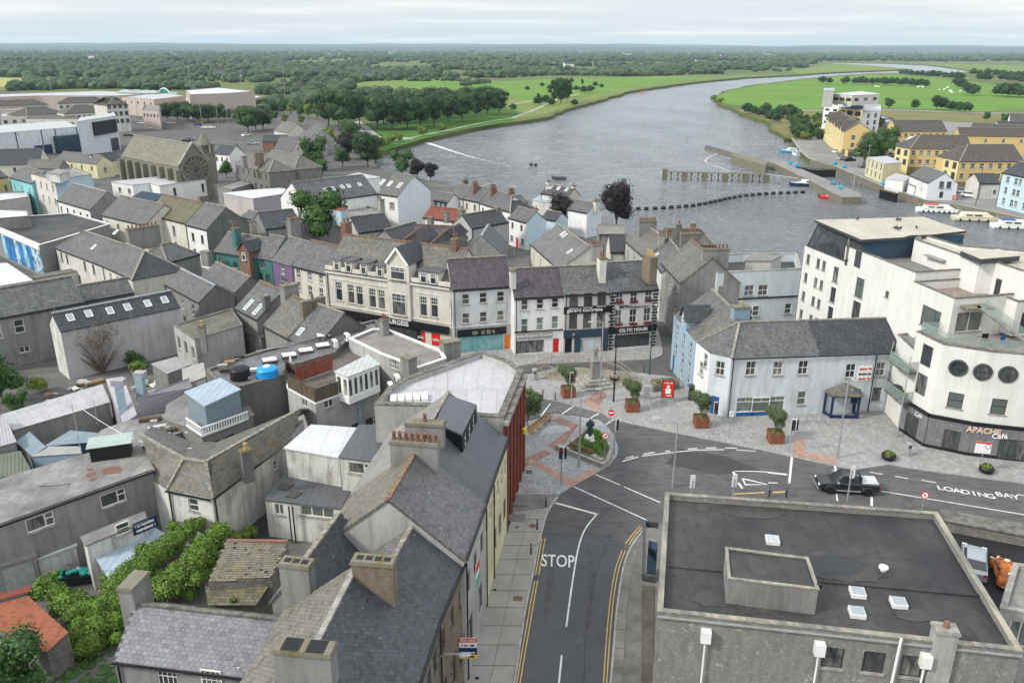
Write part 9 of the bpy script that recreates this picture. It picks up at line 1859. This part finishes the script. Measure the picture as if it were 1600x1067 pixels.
# window plants, estate agent flags
r_=thing('estate_agent_sign','red, white and green estate agent board jutting from the chamfered corner','sign',W((1148,607),3.0));b=MB();b.box(-.8,.8,-.03,.03,-.1,.9);b.build('board',whitep,r_);b=MB();b.box(-.8,.8,-.05,-.031,.55,.9);b.build('red_band',redp,r_);b=MB();b.box(-.8,.8,-.05,-.031,-.1,.2);b.build('green_band',greenp,r_);marks(r_,(0,-.04,.37),0,1.3,.18,black,23);marks(r_,(0,-.055,.05),0,1.2,.18,whitep,24)
# things on the apartment balconies
pl_=thing('potted_plant','small bright green potted plant on the lower balcony','potted plant',V((40.4,77.6,3.85)));b=MB();b.lathe([(.15,0),(.22,.35)],10);b.build('pot',black,pl_);b=MB();leafcloud(b,[(V((0,0,.65)),.3,1.3)],260,.09,R);b.build('foliage',leaf_v,pl_)
tb=thing('balcony_table','round black table set on the lower balcony','table',V((40.6,79.2,3.85)));b=MB();b.lathe([(.6,.7),(.6,.75)],14);b.build('table_top',black,tb);b=MB();b.tube([(0,0,0),(0,0,.7)],.05,6);b.build('leg',black,tb)
for i,(p,m_,l_)in enumerate([(V((46.2,74.6,11.0)),black,'black garden chair on the terrace above the round windows'),(V((47.8,74.2,11.0)),bluep,'blue folded item on the terrace above the round windows'),(V((50.2,73.3,11.0)),yellowp,'small yellow stool on the terrace above the round windows')]):
 r_=thing('garden_chair',l_,'chair',p,.3*i);b=MB();b.box(-.3,.3,-.3,.3,.4,.46);b.build('seat',m_,r_);b=MB();b.box(-.3,.3,.26,.32,.46,1.0);b.build('backrest',m_,r_)
 for sx in(-1,1):
  for sy in(-1,1):b=MB();b.box(sx*.26-.025,sx*.26+.025,sy*.26-.025,sy*.26+.025,0,.4);b.build('leg',m_,r_)
# ---------------------------------------------------------------- pickup and parked cars
def pickup():
 a,c_=W((12,310,812),0),W((12,690,862),0);r_=thing('pickup_truck','glossy black double cab pickup with a silver load cover, driving left','pickup truck',W((12,500,838),.02)+V((0,.75,0)),rad(180-7));m_=carp['black'];w=.93
 def loft(sec):
  b=MB();n=len(sec[0][1]);vs=[V((x,y,z))for x,ring in sec for(y,z)in ring];fs=[]
  for i in range(len(sec)-1):
   for k in range(n):k2=(k+1)%n;fs.append((i*n+k,i*n+k2,(i+1)*n+k2,(i+1)*n+k))
  fs+=[tuple(range(n))[::-1],tuple((len(sec)-1)*n+k for k in range(n))];b.mesh_add(vs,fs);return b
 def ring(w_,z0,z1,c=.08):return[(-w_+.04,z0),(w_-.04,z0),(w_,z0+.15),(w_,z1-c),(w_-c*1.3,z1),(-w_+c*1.3,z1),(-w_,z1-c),(-w_,z0+.15)]
 loft([(-2.65,ring(.86,.55,1.1)),(-2.6,ring(.92,.45,1.14)),(-.95,ring(.93,.42,1.16)),(.95,ring(.93,.42,1.14)),(1.6,ring(.92,.42,1.12)),(2.35,ring(.9,.42,1.04)),(2.62,ring(.82,.45,.92)),(2.7,ring(.72,.5,.8))]).build('body',m_,r_,smooth=False)
 def cab(z,x0,x1,w_):return[V((x0,-w_,z)),V((x1,-w_,z)),V((x1,w_,z)),V((x0,w_,z))]
 b=MB();lo,hi=cab(1.13,-1.1,1.25,.86),cab(1.78,-.85,.45,.68);b.mesh_add(lo+hi,[(0,1,5,4),(1,2,6,5),(2,3,7,6),(3,0,4,7)]);b.build('windows',glass,r_)
 b=MB();lo,hi=cab(1.76,-.9,.5,.71),cab(1.84,-.78,.38,.6);b.mesh_add(lo+hi,[(3,2,1,0),(0,1,5,4),(1,2,6,5),(2,3,7,6),(3,0,4,7),(4,5,6,7)]);b.build('roof',m_,r_)
 for s_ in(-1,1):
  for x in(-.82,-.2,.3):b=MB();b.bar((x*1.1,s_*.85,1.14),(x if x<.3 else .3,s_*.69,1.78),.07,.05);b.build('door_pillar',m_,r_)
  b=MB();b.bar((1.22,s_*.84,1.14),(.46,s_*.68,1.8),.07,.06);b.build('windscreen_pillar',m_,r_)
  b=MB();b.box(.95,1.15,s_*1.05-.09,s_*1.05+.09,1.15,1.33);b.build('wing_mirror',galv,r_);b=MB();b.bar((-1.0,s_*.98,.45),(1.1,s_*.98,.45),.14,.05);b.build('side_step',galv,r_);b=MB();b.bar((-.75,s_*.58,1.9),(.35,s_*.58,1.9),.04,.04);b.build('roof_rail',galv,r_)
  b=MB();b.box(2.45,2.68,s_*.68-.14,s_*.68+.14,.76,.92);b.build('headlight',whitep,r_);b=MB();b.box(-2.68,-2.6,s_*.8-.07,s_*.8+.07,.75,1.08);b.build('tail_light',redp,r_)
  for x in(-1.65,1.62):
   b=MB();b.lathe([(.24,-.13),(.38,-.13),(.41,-.08),(.41,.08),(.38,.13),(.24,.13)],20);b.v=[Matrix.Rotation(rad(90),4,'X')@v for v in b.v];o=b.build('wheel',black,r_,loc=(x,s_*.86,.41));b=MB()
   for k in range(6):t=k*1.047;b.bar((0,0,0),(.23*math.cos(t),0,.23*math.sin(t)),.27,.06,up=V((0,1,0)))
   b.build('rim',galv,o)
   b=MB();b.tube([(x+.47*math.cos(t/8*3.14),s_*.93,.43+.45*math.sin(t/8*3.14))for t in range(9)],.045,5);b.build('wheel_arch',dkgrey,r_)
 b=MB();b.box(-2.55,-1.05,-.78,.78,1.15,1.2);b.build('load_cover',M_plain('silver_cover',(.5,.52,.54),.4,.05),r_);b=MB();b.box(-1.04,-.98,-.75,.75,1.15,1.72);b.build('roll_bar',m_,r_);b=MB();b.box(2.66,2.72,-.45,.45,.55,.78);b.build('grille',dkgrey,r_);b=MB();b.box(2.55,2.74,-.8,.8,.42,.52);b.build('bumper',galv,r_)
pickup()
car('silver',(1520,886),62,'blue silver hatchback parked beside the white bay line','parked cars',.06,1.0)
def beetle():
 rc=M_plain('rust_orange_paint',(.42,.13,.03),.55,.6,2.2,b=.004);r_=thing('vintage_car','rust orange vintage beetle shaped car with white roundels in the car park','car',W((1568,903),.06),rad(72));b=MB();n=12;sec=[]
 for x,w,h in[(-2.0,.3,.55),(-1.85,.55,.75),(-1.4,.68,1.05),(-.8,.7,1.38),(-.1,.68,1.47),(.5,.66,1.3),(.85,.62,.98),(1.4,.5,.88),(1.8,.38,.7),(1.98,.2,.5)]:sec.append([V((x,w*math.cos(math.pi*k/(n-1)),.32+(h-.32)*math.sin(math.pi*k/(n-1))**.8))for k in range(n)])
 vs=[q for s_ in sec for q in s_];fs=[]
 for i in range(len(sec)-1):
  for k in range(n-1):fs.append((i*n+k,i*n+k+1,(i+1)*n+k+1,(i+1)*n+k))
 fs+=[tuple(range(n))[::-1],tuple((len(sec)-1)*n+k for k in range(n))];b.mesh_add(vs,fs);b.build('body',rc,r_,smooth=True)
 for x in(-1.25,1.25):
  for s_ in(-1,1):b=MB();b.blob((x,s_*.62,.42),.46,2,0,0,(1.05,.45,.9));b.build('mudguard',rc,r_);ob('wheel',WIN['wheel'][0],r_,loc=(x,s_*.66,.32))
 for s_ in(-1,1):b=MB();b.box(-.65,.45,s_*.66-.03,s_*.66+.03,.98,1.24);b.build('side_window',glass,r_);b=MB();b.blob((1.62,s_*.6,.62),.13,1,0);b.build('headlight',whitep,r_)
 b=MB();b.mesh_add([V((.55,-.48,1.3)),V((.9,-.5,1.0)),V((.9,.5,1.0)),V((.55,.48,1.3))],[(0,1,2,3)]);b.v=[v+V((.03,0,.03))for v in b.v];b.build('windscreen',glass,r_)
 for p,t in(((-1.2,0,1.2),0),((.2,.0,1.475),0),((-.3,-.7,.8),90)):b=MB();b.lathe([(.2,0),(.2,.02)],16);b.v=[Matrix.Translation(p)@Matrix.Rotation(rad(t),4,'X')@v for v in b.v];b.build('white_roundel',MATS['cream_gelcoat'],r_)
 for x in(-2.02,2.0):b=MB();b.tube([(x*.97,-.6,.42),(x*1.03,0,.42),(x*.97,.6,.42)],.04,6);b.build('bumper',galv,r_)
beetle()
for k_,o_ in CP.items():
 if k_ not in used_p:
  for c_ in list(o_.children_recursive)+[o_]:bpy.data.objects.remove(c_)
# aerials on the stacks, cables over the yards
for i,(p,z,h)in enumerate([((449,368),12.5,2.2),((709,372),12,2),((221,350),11,2.4),((803,398),11.5,2.4),((726,338),9,2),((748,290),9,2.2),((778,300),9,2.6),((364,362),11,1.8),((309,306),12,1.8),((1056,350),9,3.2),((592,340),9,1.8),((405,260),12,2.6),((939,400),12,2)]):
 yagi(p,z,h,label='thin aerial standing on '+['the cream terrace stack','the brick stack of the shop building','the great eight pot chimney','the stack between grey and white houses','the stone stack by the long grey house','the cream quay house stack','the white quay house stack','the teal stack','the stack of the mossy roofed house','the riverside house ridge','the square conservative stack of the dark slate house','the mill chimney','the name board house chimney'][i].replace('conservative ',''))
for i,(a,c,z0,z1,l_)in enumerate([((330,690),(470,560),6,8,'cable sagging from the slate house to the tank roof'),((130,640),(300,700),7,6,'cable across the green sheet roofs'),((703,470),(725,560),8,2,'stay wire in front of the grey shop house'),((60,760),(250,690),7,6,'cable looping over the worn felt roof')]):
 A_,C_=W(a,z0),W(c,z1);r_=thing('cable',l_,'cable',A_);b=MB(A_);b.tube([A_.lerp(C_,t/8)-V((0,0,1.2*math.sin(t/8*math.pi)))for t in range(9)],.025,4);b.build('wire',dkgrey if i!=1 else pvc,r_)
rn=random.Random(77)
for(reg,z,n,l_)in[([(225,655),(290,650),(300,668),(235,690)],4.25,16,'on the littered flat roof behind the slate house'),([(60,640),(150,600),(150,590),(60,625)],.1,12,'in the overgrown yard behind the felt lean-to'),([(210,600),(260,585),(275,600),(225,620)],.1,9,'in the yard by the ribbed canopy')]:
 q=[W(p,z)for p in reg]
 for k in range(n):
  a,c=rn.random(),rn.random();p=q[0].lerp(q[1],a).lerp(q[3].lerp(q[2],a),c);b=MB();L_=rn.uniform(.5,2.2);b.box(-L_/2,L_/2,-.08-rn.random()*.3,.08+rn.random()*.3,0,rn.uniform(.05,.4));b.build('loose_board',[wood_l,wood,galv,pvc,grey_l][rn.randrange(5)],None,label='loose board, crate or sheet lying '+l_,cat='board',group='debris '+l_,loc=p,rz=rn.uniform(0,3))
